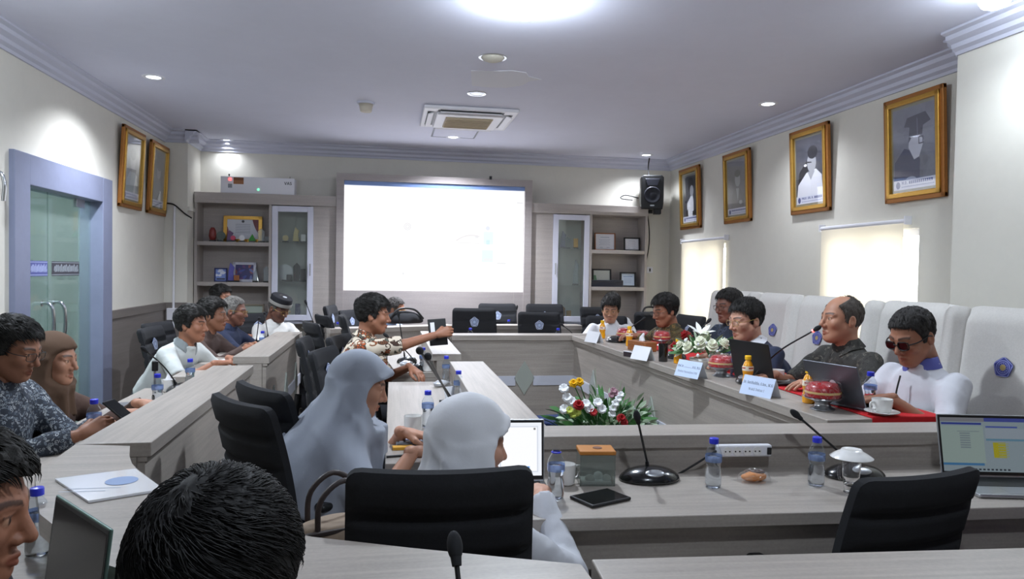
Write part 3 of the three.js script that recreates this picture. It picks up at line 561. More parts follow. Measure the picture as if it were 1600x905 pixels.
// ---------------------------------------------------------------- chairs
// emblem: five-sided badge with rings
function emblemTex(bg, ring, mid) {
  return canvasTex(128, 128, (c) => {
    c.fillStyle = bg; c.fillRect(0, 0, 128, 128); c.strokeStyle = ring; c.lineWidth = 5;
    const pent = (r) => { c.beginPath(); for (let i = 0; i <= 5; i++) { const a = -Math.PI / 2 + i * 2 * Math.PI / 5; c.lineTo(64 + r * Math.cos(a), 66 + r * Math.sin(a)); } c.stroke(); };
    pent(54); c.beginPath(); c.arc(64, 66, 36, 0, 7); c.stroke(); c.lineWidth = 3; c.beginPath(); c.arc(64, 66, 27, 0, 7); c.stroke();
    c.fillStyle = mid; c.beginPath(); c.arc(64, 66, 16, 0, 7); c.fill(); c.lineWidth = 3;
    for (let i = 0; i < 12; i++) { const a = i * Math.PI / 6; c.beginPath(); c.moveTo(64 + 16 * Math.cos(a), 66 + 16 * Math.sin(a)); c.lineTo(64 + 25 * Math.cos(a), 66 + 25 * Math.sin(a)); c.stroke(); }
  });
}
const emblemDark = std({ map: emblemTex('#3c4a70', '#c6d0e6', '#9fb0cc'), roughness: 0.8 }), emblemBlue = std({ map: emblemTex('#343a86', '#8f94c8', '#b6a26a'), roughness: 0.8 });
function emblemGeo(r) {
  const pts = []; for (let i = 0; i < 5; i++) { const a = Math.PI / 2 + i * 2 * Math.PI / 5; pts.push(new THREE.Vector2(r * Math.cos(a), r * Math.sin(a))); }
  const s = new THREE.Shape(); const n = 5, t = 0.25;
  for (let i = 0; i < n; i++) { const p = pts[i], a = pts[(i + n - 1) % n], b = pts[(i + 1) % n], q = p.clone().lerp(a, t), w = p.clone().lerp(b, t); if (i) s.lineTo(q.x, q.y); else s.moveTo(q.x, q.y); s.quadraticCurveTo(p.x, p.y, w.x, w.y); }
  s.closePath();
  const g = new THREE.ExtrudeGeometry(s, { depth: 0.004, bevelEnabled: false, curveSegments: 4 }), p = g.attributes.position, uv = g.attributes.uv;
  for (let i = 0; i < p.count; i++) uv.setXY(i, 0.5 + p.getX(i) / (2.2 * r), 0.49 + p.getY(i) / (2.2 * r));
  return g;
}
// padded panel: grid surface wrapped round front, edges and back; f(u, v, side) gives a point
function pad(w, h, t, opt = {}) {
  const nx = 24, ny = 30, g = new THREE.BoxGeometry(w, h, t, nx, ny, 4), p = g.attributes.position, r = opt.r ?? 0.03;
  for (let i = 0; i < p.count; i++) {
    let x = p.getX(i), y = p.getY(i), z = p.getZ(i);
    const v = y / h + 0.5, s = Math.sign(z), ex = Math.abs(x) / (w / 2), ey = Math.abs(y) / (h / 2);
    // round the rim
    const rim = Math.pow(Math.max(smooth(1 - 2 * r / w * 1.6, 1, ex), smooth(1 - 2 * r / h * 1.6, 1, ey)), 1.4);
    z *= 1 - 0.55 * rim;
    // round corners
    const cx = Math.max(0, Math.abs(x) - (w / 2 - opt.cr)), cy = Math.max(0, Math.abs(y) - (h / 2 - opt.cr));
    if (cx > 0 && cy > 0) { const m = Math.max(cx, cy), l = Math.hypot(cx, cy), k = m / l; x = Math.sign(x) * (w / 2 - opt.cr + cx * k); y = Math.sign(y) * (h / 2 - opt.cr + cy * k); }
    if (opt.ribs) { const q = v * opt.ribs, d = Math.abs(q - Math.round(q)); if (Math.round(q) > 0 && Math.round(q) < opt.ribs) z -= s * t * 0.3 * Math.exp(-d * d * 160) * (1 - rim); }
    x *= lerp(opt.taper0 ?? 1, opt.taper1 ?? 1, v);
    z += (opt.curve ?? 0) * (Math.pow(x / (w / 2), 2)) + (opt.lumbar ?? 0) * Math.sin(v * Math.PI);
    p.setXYZ(i, x, y, z);
  }
  g.computeVertexNormals(); return g;
}
const rot = (g, x = 0, y = 0, z = 0) => g.applyMatrix4(new THREE.Matrix4().makeRotationFromEuler(new THREE.Euler(x, y, z)));
const geoCache = {};
function chairBase(o, mat) {
  geoCache.col ??= merged([cyl(0.028, 0.028, 0.2, 0, 0.1, 0), cyl(0.045, 0.05, 0.14, 0, 0.08, 0)]);
  geoCache.star ??= [0, 1, 2, 3, 4].map((i) => { const a = i * 72 * RAD; return merged([bar([0, 0.1, 0], [0.29 * Math.sin(a), 0.075, 0.29 * Math.cos(a)], 0.026, 8, 0.016)]); });
  geoCache.cast ??= [0, 1, 2, 3, 4].map((i) => { const a = i * 72 * RAD; return merged([new THREE.CylinderGeometry(0.027, 0.027, 0.04, 14).rotateZ(Math.PI / 2).rotateY(a).translate(0.29 * Math.sin(a), 0.0272, 0.29 * Math.cos(a)), cyl(0.01, 0.01, 0.04, 0.29 * Math.sin(a), 0.04, 0.29 * Math.cos(a), 8)]); });
  mesh('gas_column', geoCache.col, M.blackPlastic, o);
  geoCache.star.forEach((g) => mesh('base_arm', g, mat, o));
  geoCache.cast.forEach((g) => mesh('caster', g, M.blackPlastic, o));
}
// black ribbed office chair, sitter looks to +z
function officeChair(label, group) {
  const o = thing('office_chair', label, 'chair', [0, 0, 0], 0, group);
  mesh('seat', metric(rot(pad(0.47, 0.46, 0.09, { cr: 0.06, r: 0.04 }), -Math.PI / 2).translate(0, 0.42, 0.03)), M.blackFabric, o);
  const tilt = (g) => rot(g, -0.17).translate(0, 0.695, -0.235);
  const b = mesh('backrest', metric(tilt(pad(0.46, 0.57, 0.055, { cr: 0.035, r: 0.02, ribs: 5, curve: 0.03, lumbar: 0.02, taper0: 1.04, taper1: 0.97 }))), M.blackFabric, o);
  mesh('emblem', tilt(emblemGeo(0.052).translate(0, 0.15, 0.042)), emblemDark, b);
  mesh('back_support', [tube([[0, 0.37, -0.06], [0, 0.37, -0.22], [0, 0.44, -0.3], [0, 0.6, -0.29]], 0.022, 20)], M.blackPlastic, o);
  for (const s of [-1, 1]) { const a = mesh('armrest', [tube([[s * 0.2, 0.38, 0.04], [s * 0.27, 0.39, 0.03], [s * 0.285, 0.46, 0.02], [s * 0.285, 0.6, 0.0]], 0.016, 20), new RoundedBoxGeometry(0.055, 0.03, 0.27, 3, 0.014).translate(s * 0.283, 0.625, 0.02)], M.blackPlastic, o); }
  mesh('seat_plate', box(-0.12, 0.12, 0.34, 0.38, -0.12, 0.14, 0.01), M.blackPlastic, o);
  chairBase(o, M.blackPlastic);
  return o;
}
// tall cream armchair of the hosts
function hostChair(label, group) {
  const o = thing('host_armchair', label, 'chair', [0, 0, 0], 0, group);
  mesh('seat', metric(rot(pad(0.5, 0.54, 0.13, { cr: 0.06, r: 0.05 }), -Math.PI / 2).translate(0, 0.42, 0.03)), M.cream, o);
  const tilt = (g) => rot(g, -0.14).translate(0, 0.87, -0.3);
  const b = mesh('backrest', metric(tilt(pad(0.54, 0.9, 0.12, { cr: 0.1, r: 0.05, curve: 0.03, taper0: 0.95, taper1: 1.0 }))), M.cream, o);
  mesh('emblem', tilt(emblemGeo(0.052).translate(0, 0.17, 0.068)), emblemBlue, b);
  for (const s of [-1, 1]) {
    mesh('wing', metric(tilt(rot(pad(0.13, 0.88, 0.08, { cr: 0.05, r: 0.03 }), 0, -s * 0.75).translate(s * 0.265, 0, 0.065))), M.cream, o);
    mesh('armrest', metric(merged([new RoundedBoxGeometry(0.07, 0.2, 0.42, 3, 0.034).translate(s * 0.265, 0.56, 0.02)])), M.cream, o);
  }
  mesh('seat_plate', box(-0.18, 0.18, 0.3, 0.36, -0.18, 0.18, 0.01), M.blackPlastic, o);
  chairBase(o, M.chrome);
  return o;
}
const chairs = [];
let blackProto, hostProto;
function placeChair(x, z, deg, label, group = 'black office chairs') {
  const c = blackProto ? dup(blackProto, [x, 0, z], deg * RAD, label, group) : (blackProto = officeChair(label, group));
  if (!c.position.lengthSq()) { c.position.set(x, 0, z); c.rotation.y = deg * RAD; }
  chairs.push(c); return c;
}
function placeHost(x, z, deg, label) {
  const c = hostProto ? dup(hostProto, [x, 0, z], deg * RAD, label, 'cream host armchairs') : (hostProto = hostChair(label, 'cream host armchairs'));
  if (!c.position.lengthSq()) { c.position.set(x, 0, z); c.rotation.y = deg * RAD; }
  return c;
}
// chair whose middle of the upper back edge is seen at a pixel
const CHAIR_TOP = 0.975;
function chairAt(px, py, deg, label, z) {
  const p = z ? at(px, py, { z }) : at(px, py, { y: CHAIR_TOP }), s = z ? clamp(p.y / CHAIR_TOP, 0.93, 1.09) : 1;
  const c = placeChair(p.x + Math.sin(deg * RAD) * 0.285, p.z + Math.cos(deg * RAD) * 0.285, deg, label); c.scale.y = s; return c;
}
// ---------------------------------------------------------------- people: signed distance bodies meshed by surface nets
function nets(f, lo, hi, cell) {
  const nx = Math.ceil((hi[0] - lo[0]) / cell) + 1, ny = Math.ceil((hi[1] - lo[1]) / cell) + 1, nz = Math.ceil((hi[2] - lo[2]) / cell) + 1, sx = 1, sy = nx, sz = nx * ny;
  const val = new Float32Array(nx * ny * nz);
  const B = 5, rad = cell * B * 0.87 * 1.9;                       // skip blocks that lie far from the surface
  for (let k0 = 0; k0 < nz; k0 += B) for (let j0 = 0; j0 < ny; j0 += B) for (let a0 = 0; a0 < nx; a0 += B) {
    const c = f(lo[0] + (a0 + B / 2) * cell, lo[1] + (j0 + B / 2) * cell, lo[2] + (k0 + B / 2) * cell), far = Math.abs(c) > rad;
    for (let k = k0; k < Math.min(k0 + B, nz); k++) for (let j = j0; j < Math.min(j0 + B, ny); j++) for (let a = a0; a < Math.min(a0 + B, nx); a++) val[a + j * sy + k * sz] = far ? c : f(lo[0] + a * cell, lo[1] + j * cell, lo[2] + k * cell);
  }
  const id = new Int32Array(nx * ny * nz).fill(-1), pos = [], idx = [];
  const C = [0, sx, sy, sx + sy, sz, sz + sx, sz + sy, sz + sx + sy], E = [[0, 1], [2, 3], [4, 5], [6, 7], [0, 2], [1, 3], [4, 6], [5, 7], [0, 4], [1, 5], [2, 6], [3, 7]];
  for (let k = 0; k < nz - 1; k++) for (let j = 0; j < ny - 1; j++) for (let a = 0; a < nx - 1; a++) {
    const i = a + j * sy + k * sz; let m = 0; for (let c = 0; c < 8; c++) if (val[i + C[c]] < 0) m |= 1 << c;
    if (m === 0 || m === 255) continue;
    let x = 0, y = 0, z = 0, n = 0;
    for (const [p, q] of E) { const u = val[i + C[p]], v = val[i + C[q]]; if ((u < 0) === (v < 0)) continue; const t = u / (u - v); x += lerp(p & 1, q & 1, t); y += lerp((p >> 1) & 1, (q >> 1) & 1, t); z += lerp(p >> 2, q >> 2, t); n++; }
    id[i] = pos.length / 3; pos.push(lo[0] + (a + x / n) * cell, lo[1] + (j + y / n) * cell, lo[2] + (k + z / n) * cell);
  }
  const quad = (a, b, c, d, flip) => { if (a < 0 || b < 0 || c < 0 || d < 0) return; flip ? idx.push(a, c, b, a, d, c) : idx.push(a, b, c, a, c, d); };
  for (let k = 1; k < nz - 1; k++) for (let j = 1; j < ny - 1; j++) for (let a = 1; a < nx - 1; a++) {
    const i = a + j * sy + k * sz, s = val[i] < 0;
    if (s !== (val[i + sx] < 0)) quad(id[i - sy - sz], id[i - sz], id[i], id[i - sy], !s);
    if (s !== (val[i + sy] < 0)) quad(id[i - sx - sz], id[i - sx], id[i], id[i - sz], !s);
    if (s !== (val[i + sz] < 0)) quad(id[i - sx - sy], id[i - sy], id[i], id[i - sx], !s);
  }
  const g = new THREE.BufferGeometry(); g.setAttribute('position', new THREE.Float32BufferAttribute(pos, 3)); g.setIndex(idx); g.computeVertexNormals(); return g;
}
const smin = (a, b, k) => { const h = Math.max(k - Math.abs(a - b), 0) / k; return Math.min(a, b) - h * h * k * 0.25; };
const smax = (a, b, k) => -smin(-a, -b, k);
const ell = (x, y, z, cx, cy, cz, rx, ry, rz) => { const a = (x - cx) / rx, b = (y - cy) / ry, c = (z - cz) / rz, l = Math.sqrt(a * a + b * b + c * c), a2 = a / rx, b2 = b / ry, c2 = c / rz; return l * (l - 1) / (Math.sqrt(a2 * a2 + b2 * b2 + c2 * c2) + 1e-9); };
const cone = (x, y, z, a, b, ra, rb) => { const dx = b[0] - a[0], dy = b[1] - a[1], dz = b[2] - a[2], px = x - a[0], py = y - a[1], pz = z - a[2]; const t = clamp((px * dx + py * dy + pz * dz) / (dx * dx + dy * dy + dz * dz + 1e-9)); const ex = px - dx * t, ey = py - dy * t, ez = pz - dz * t; return Math.sqrt(ex * ex + ey * ey + ez * ez) - lerp(ra, rb, t); };
const sph = (x, y, z, cx, cy, cz, r) => Math.hypot(x - cx, y - cy, z - cz) - r;

// head: origin at its centre, face to +z, chin at -0.115, crown at 0.12
function cranium(x, y, z, o = 0) { return ell(x, y, z, 0, 0.03, -0.012, 0.075 + o, 0.09 + o, 0.097 + o); }
function headField(x, y, z, full) {
  const X = Math.abs(x);
  let d = cranium(x, y, z);
  d = smin(d, ell(x, y, z, 0, -0.03, 0.026, 0.06, 0.085, 0.064), 0.03);
  d = smin(d, cone(X, y, z, [0.052, -0.045, 0.005], [0.018, -0.092, 0.052], 0.02, 0.02), 0.03);
  d = smin(d, ell(x, y, z, 0, -0.094, 0.06, 0.026, 0.021, 0.024), 0.025);
  d = smin(d, sph(X, y, z, 0.044, -0.02, 0.062, 0.02), 0.025);
  d = smin(d, cone(X, y, z, [0.008, 0.024, 0.084], [0.046, 0.024, 0.07], 0.009, 0.009), 0.015);
  if (full) {
    d = smax(d, -ell(X, y, z, 0.031, 0.004, 0.1, 0.018, 0.011, 0.02), 0.012);
    d = smin(d, sph(X, y, z, 0.031, 0.003, 0.0745, 0.0135), 0.002);
    d = smin(d, cone(X, y, z, [0.022, 0.0125, 0.084], [0.043, 0.0105, 0.079], 0.0042, 0.0042), 0.004);
    d = smin(d, cone(X, y, z, [0.024, -0.009, 0.083], [0.04, -0.008, 0.078], 0.0036, 0.0036), 0.005);
    d = smin(d, cone(x, y, z, [0, 0.014, 0.086], [0, -0.029, 0.108], 0.0075, 0.0115), 0.012);
    d = smin(d, sph(X, y, z, 0.0125, -0.034, 0.094, 0.0085), 0.008);
    d = smax(d, -sph(X, y, z, 0.006, -0.0425, 0.101, 0.0035), 0.003);
    d = smin(d, cone(X, y, z, [0.0, -0.0605, 0.0925], [0.022, -0.0655, 0.081], 0.0062, 0.0035), 0.006);
    d = smin(d, cone(X, y, z, [0.0, -0.0735, 0.0905], [0.02, -0.0685, 0.081], 0.0068, 0.0035), 0.004);
    d = smax(d, -cone(X, y, z, [0.0, -0.0672, 0.0985], [0.022, -0.0672, 0.086], 0.0018, 0.0018), 0.002);
    // ears
    let e = ell(X, y, z, 0.079, -0.004, -0.012, 0.0085, 0.031, 0.019);
    e = smax(e, -ell(X, y, z, 0.0885, 0.002, -0.006, 0.007, 0.019, 0.011), 0.004);
    d = smin(d, e, 0.006);
  }
  d = smin(d, cone(x, y, z, [0, -0.04, -0.03], [0, -0.2, -0.045], 0.052, 0.056), 0.03);
  return d;
}
function headGeometry(browLift = 0) {
  const g = nets((x, y, z) => headField(x, y, z, true), [-0.1, -0.18, -0.125], [0.1, 0.135, 0.13], 0.0031), p = g.attributes.position, c = new Float32Array(p.count * 3);
  for (let i = 0; i < p.count; i++) {
    const x = p.getX(i), y = p.getY(i), z = p.getZ(i), X = Math.abs(x); let r = 1, gg = 1, b = 1;
    const mix = (k, R, G, B) => { r = lerp(r, R, k); gg = lerp(gg, G, k); b = lerp(b, B, k); };
    if (z > 0.07) { const lip = Math.max(1 - Math.hypot(X / 0.024, (y + 0.0675) / 0.0125), 0); mix(smooth(0, 0.35, lip), 0.82, 0.6, 0.6); }
    if (z > 0.055 && X > 0.009 && X < 0.053) { const by = 0.0265 + 0.005 * Math.sin((X - 0.009) / 0.044 * 2.6); mix(0.85 * smooth(0.0065, 0.003, Math.abs(y - by)), 0.06, 0.05, 0.05); }
    const er = Math.hypot(X - 0.031, (y - 0.003) * 1.5), ez = sph(X, y, z, 0.031, 0.003, 0.0745, 0.0145);
    if (ez < 0 && z > 0.07) { mix(smooth(0.0125, 0.0105, er), 1.5, 1.9, 2.1); mix(smooth(0.0062, 0.0048, Math.hypot(X - 0.031, y - 0.003)), 0.05, 0.035, 0.03); }
    if (z > 0.07 && Math.abs(y - 0.0105) < 0.0026 && X > 0.019 && X < 0.045) mix(0.75, 0.1, 0.08, 0.08);
    mix(0.25 * smooth(0.02, 0.0, Math.hypot(x, y + 0.03) * (z > 0.09 ? 1 : 9)), 1.0, 0.85, 0.8);
    c[3 * i] = r; c[3 * i + 1] = gg; c[3 * i + 2] = b;
  }
  g.setAttribute('color', new THREE.BufferAttribute(c, 3)); return g;
}
const HEAD = headGeometry();
// hair cap over the cranium; o: top, side thickness, hairline lift, bald, mess
function hairGeometry(o = {}) {
  const top = o.top ?? 0.02, side = o.side ?? 0.007, lift = o.lift ?? 0, sd = o.seed ?? 0, mess = o.mess ?? 0.0045;
  const line = (z, X) => { const P = [[-0.12, -0.085], [-0.06, -0.07], [-0.035, -0.03], [-0.008, 0.012], [0.006, -0.018], [0.022, -0.012], [0.03, 0.03], [0.05, 0.062 + lift], [0.075, 0.072 + lift], [0.14, 0.074 + lift]]; for (let i = 1; i < P.length; i++) if (z < P[i][0]) { const t = (z - P[i - 1][0]) / (P[i][0] - P[i - 1][0]); return lerp(P[i - 1][1], P[i][1], clamp(t)); } return 0.074 + lift; };
  const f = (x, y, z) => {
    const X = Math.abs(x), th = lerp(side, top, smooth(0.0, 0.1, y) * (1 - 0.25 * smooth(0.04, -0.1, z)));
    const n = noise3(x * 70 + sd * 7, y * 35, z * 45) * mess + noise3(x * 190 + sd, y * 60, z * 80) * mess * 0.8;
    let d = smin(cranium(x, y, z), ell(x, y, z, 0, -0.03, 0.02, 0.062, 0.085, 0.06), 0.03) - th + n;
    let l = line(z - 0.006 * noise3(x * 50 + sd, 3, 1), X) + 0.006 * noise3(x * 60 + sd, z * 60, 5);
    if (o.fringe) l -= o.fringe * smooth(0.05, 0.08, z) * (0.6 + 0.4 * Math.sin(x * 40 + sd));
    d = smax(d, l - y, 0.006);
    if (o.bald) d = smax(d, -Math.max(ell(x, y, z, 0, 0.115, 0.062, 0.064, 0.062, 0.095), -d - 1), 0.012);
    return d;
  };
  return nets(f, [-0.115, -0.11, -0.15], [0.115, 0.165, 0.135], 0.0036);
}
// clumps of hair that turn round a whorl, laid over the cap; shared by style
const hairLine = (z, lift) => { const P = [[-0.12, -0.085], [-0.06, -0.07], [-0.035, -0.03], [-0.008, 0.012], [0.006, -0.018], [0.022, -0.012], [0.03, 0.03], [0.05, 0.062 + lift], [0.075, 0.072 + lift], [0.14, 0.074 + lift]]; for (let i = 1; i < P.length; i++) if (z < P[i][0]) return lerp(P[i - 1][1], P[i][1], clamp((z - P[i - 1][0]) / (P[i][0] - P[i - 1][0]))); return 0.074 + lift; };
function clumpGeometry(o, n, seed, len = 1) {
  seedState = seed;
  const top = o.top ?? 0.02, side = o.side ?? 0.007, whorl = V(0.012, 0.085, -0.085).normalize(), t1 = V().crossVectors(whorl, V(1, 0, 0)).normalize(), t2 = V().crossVectors(whorl, t1);
  const dirOf = (th, ph) => whorl.clone().multiplyScalar(Math.cos(th)).addScaledVector(t1, Math.sin(th) * Math.cos(ph)).addScaledVector(t2, Math.sin(th) * Math.sin(ph));
  const surf = (d) => { let r = 0.06; for (let i = 0; i < 8; i++) { const y = d.y * r + 0.03, z = d.z * r - 0.012; r -= (cranium(d.x * r, y, z) - lerp(side, top, smooth(0, 0.1, y)) + 0.003) * 0.85; } return V(d.x * r, d.y * r + 0.03, d.z * r - 0.012); };
  const pos = [], ix = [], K = 3;
  for (let i = 0; i < n; i++) {
    const th = Math.acos(1 - rnd() * 1.75), ph = rr(0, 6.283), p0 = surf(dirOf(th, ph)); rnd();
    if (p0.y < hairLine(p0.z, o.lift ?? 0) + 0.006 || (o.bald && ell(p0.x, p0.y, p0.z, 0, 0.115, 0.062, 0.07, 0.07, 0.1) < 0)) continue;
    const L = rr(0.018, 0.034) * len * (0.6 + 0.5 * smooth(-0.02, 0.09, p0.y)), lift = rr(0.001, 0.007) * len * (p0.y > 0.04 ? 1.2 : 0.5), w0 = rr(0.0011, 0.0022), swirl = 0.5 + 0.4 * noise3(p0.x * 50 + seed, p0.y * 50, p0.z * 50) + rr(-0.15, 0.15), pts = [];
    for (let k = 0; k <= K; k++) { const q = k / K, d = dirOf(th + q * L / 0.1 * Math.cos(swirl), ph + q * L / 0.1 * Math.sin(swirl) / Math.max(0.35, Math.sin(th))); pts.push(surf(d).addScaledVector(d, lift * Math.sin(q * 2.2) + 0.001)); }
    const b = pos.length / 3;
    for (let k = 0; k <= K; k++) { const f = pts[Math.min(k + 1, K)].clone().sub(pts[Math.max(k - 1, 0)]).normalize(), up = pts[k].clone().sub(V(0, 0.03, -0.012)).normalize(), sd = V().crossVectors(f, up).normalize(), w = w0 * (1 - 0.9 * Math.pow(k / K, 2)); for (const [a, c] of [[1, -0.3], [0, 1], [-1, -0.3]]) pos.push(pts[k].x + sd.x * a * w + up.x * c * w, pts[k].y + sd.y * a * w + up.y * c * w, pts[k].z + sd.z * a * w + up.z * c * w); }
    for (let k = 0; k < K; k++) for (let a = 0; a < 3; a++) { const u = b + k * 3 + a, v = b + k * 3 + (a + 1) % 3; ix.push(u, v, u + 3, v, v + 3, u + 3); }
  }
  const g = new THREE.BufferGeometry(); g.setAttribute('position', new THREE.Float32BufferAttribute(pos, 3)); g.setIndex(ix); g.computeVertexNormals(); return g;
}
const CLUMPS = {};
const HAIR = {};
const hairOf = (key, o) => (HAIR[key] ??= hairGeometry(o));
const HAIRSTYLES = {
  short: { top: 0.02, side: 0.008, seed: 1 }, full: { top: 0.03, side: 0.013, seed: 2, mess: 0.006 }, crop: { top: 0.013, side: 0.006, seed: 3, mess: 0.003 }, quiff: { top: 0.034, side: 0.008, seed: 4, lift: 0.004, mess: 0.006 },
  bowl: { top: 0.024, side: 0.011, seed: 5, fringe: 0.008, mess: 0.006 }, bald: { top: 0.008, side: 0.006, seed: 6, bald: true, lift: 0.004, mess: 0.003 }, grey: { top: 0.014, side: 0.009, seed: 8, lift: 0.008 },
};
// right hand: wrist at the origin, fingers to +z, palm to -y, thumb on +x
function handGeometry(curl, spread = 0.06, thumbIn = 0.2) {
  const segs = [];
  const kn = [[0.026, 0.004, 0.082, 0.072], [0.009, 0.006, 0.087, 0.08], [-0.009, 0.004, 0.083, 0.075], [-0.026, 0.0, 0.075, 0.06]];
  kn.forEach(([x, y, z, L], i) => {
    segs.push([[x * 0.5, 0, 0.012], [x, y - 0.002, z], 0.0155, 0.0118, 0]);
    let a = 0.1 + curl * 0.45, px = x, py = y - 0.002, pz = z; const sp = (1.5 - i) * spread;
    [0.46, 0.31, 0.25].forEach((k, n) => { const l = L * k, q = [px + Math.sin(sp) * l * Math.cos(a), py - Math.sin(a) * l, pz + Math.cos(a) * Math.cos(sp) * l]; segs.push([[px, py, pz], q, 0.0096 - n * 0.0007, 0.009 - n * 0.0009, 1]); px = q[0]; py = q[1]; pz = q[2]; a += curl * (0.85 - n * 0.15); });
  });
  const t0 = [0.018, -0.004, 0.018], t1 = [0.042, -0.012 - 0.01 * thumbIn, 0.05], t2 = [0.05 - 0.02 * thumbIn, -0.02 - 0.02 * thumbIn, 0.082], t3 = [0.048 - 0.035 * thumbIn, -0.026 - 0.025 * thumbIn, 0.104];
  const th = [[t0, t1, 0.016, 0.012], [t1, t2, 0.0115, 0.01], [t2, t3, 0.01, 0.008]];
  const f = (x, y, z) => {
    let palm = cone(x, y, z, [0, 0, -0.03], [0, 0, 0.02], 0.024, 0.02), d = 9;
    for (const s of segs) if (!s[4]) palm = smin(palm, cone(x, y * 1.05, z, s[0], s[1], s[2], s[3]), 0.012);
    for (let i = 0; i < 4; i++) { let e = 9; for (const s of segs.filter((q) => q[4]).slice(i * 3, i * 3 + 3)) e = Math.min(e, cone(x, y, z, s[0], s[1], s[2], s[3])); d = Math.min(d, e); }
    let t = 9; for (const s of th) t = smin(t, cone(x, y, z, s[0], s[1], s[2], s[3]), 0.006);
    return smin(smin(palm, d, 0.006), t, 0.008);
  };
  return nets(f, [-0.07, -0.1, -0.06], [0.085, 0.035, 0.19], 0.0034);
}
const HANDS = {};
const handOf = (pose) => (HANDS[pose] ??= handGeometry(...{ flat: [0.3, 0.07, 0.2], relaxed: [0.62, 0.05, 0.4], grip: [1.15, 0.02, 1.0], fist: [1.45, 0.01, 1.2] }[pose]));

const SKIN = {};
const skin = (hex) => (SKIN[hex] ??= phy({ color: hex, roughness: 0.52, vertexColors: true, sheen: 0.2, sheenRoughness: 0.6 }));
const CLUMPMAT = {};
const clumpMat = (hex) => (CLUMPMAT[hex] ??= std({ color: hex, roughness: 0.6, side: THREE.DoubleSide }));
const HAIRMAT = {};
const hairBump = dataTex(256, 256, (x, y) => { const v = 255 * (0.6 * wrapXY(x, y, 90, 8, 31) + 0.4 * wrapXY(x, y, 40, 4, 32)); return [v, v, v]; }, false, [9, 9]);
const hairMat = (hex) => (HAIRMAT[hex] ??= std({ color: hex, roughness: 0.7, bumpMap: hairBump, bumpScale: 0.0012 }));
function ik(s, w, l1, l2, pole) {                                // elbow between shoulder and wrist
  const d = w.clone().sub(s); let L = d.length(); if (L > (l1 + l2) * 0.995) { L = (l1 + l2) * 0.995; d.setLength(L); }
  const a = (l1 * l1 - l2 * l2 + L * L) / (2 * L), h = Math.sqrt(Math.max(l1 * l1 - a * a, 0)), n = d.clone().normalize(), p = pole.clone().addScaledVector(n, -pole.dot(n)).normalize();
  return [s.clone().addScaledVector(n, a).addScaledVector(p, h), s.clone().add(d)];
}
const paint = (g) => { if (!g.attributes.color) g.setAttribute('color', new THREE.BufferAttribute(new Float32Array(g.attributes.position.count * 3).fill(1), 3)); return g; };
function joinSkin(list) {
  return mergeGeometries(list.map((g) => { const h = paint(g); const k = new THREE.BufferGeometry(); for (const n of ['position', 'normal', 'color']) k.setAttribute(n, h.attributes[n]); k.setIndex(h.index); return k; }));
}
// torso outline: half width and half depth along the axis from hips to neck
const TORSO = [[-0.12, 0.135, 0.11], [0, 0.175, 0.135], [0.22, 0.165, 0.128], [0.45, 0.168, 0.125], [0.68, 0.178, 0.12], [0.84, 0.165, 0.098], [0.93, 0.125, 0.082], [1.0, 0.075, 0.066], [1.05, 0.066, 0.062]];
function torsoField(hip, neck, girth, extra) {
  const ax = neck.clone().sub(hip), L = ax.length(); ax.normalize();
  const lat = V(1, 0, 0).addScaledVector(ax, -ax.x).normalize(), dep = V().crossVectors(lat, ax);
  return (x, y, z) => {
    const qx = x - hip.x, qy = y - hip.y, qz = z - hip.z, t = (qx * ax.x + qy * ax.y + qz * ax.z) / L, l = qx * lat.x + qy * lat.y + qz * lat.z, d = qx * dep.x + qy * dep.y + qz * dep.z;
    const T = clamp(t, TORSO[0][0], 1.05); let w = 0.07, e = 0.07;
    for (let i = 1; i < TORSO.length; i++) if (T <= TORSO[i][0]) { const a = TORSO[i - 1], b = TORSO[i], k = (T - a[0]) / (b[0] - a[0]); w = lerp(a[1], b[1], k); e = lerp(a[2], b[2], k); break; }
    const bel = girth > 1 ? 1 + (girth - 1) * 1.6 * smooth(0.7, 0.2, T) : girth; w = w * lerp(1, bel, 0.6) + extra; e = e * (d > 0 ? bel : 1) + extra;
    const r = Math.sqrt((l / w) * (l / w) + (d / e) * (d / e)), core = (r - 1) * Math.min(w, e);
    return Math.max(core, (t - 1.05) * L, (TORSO[0][0] - t) * L);
  };
}
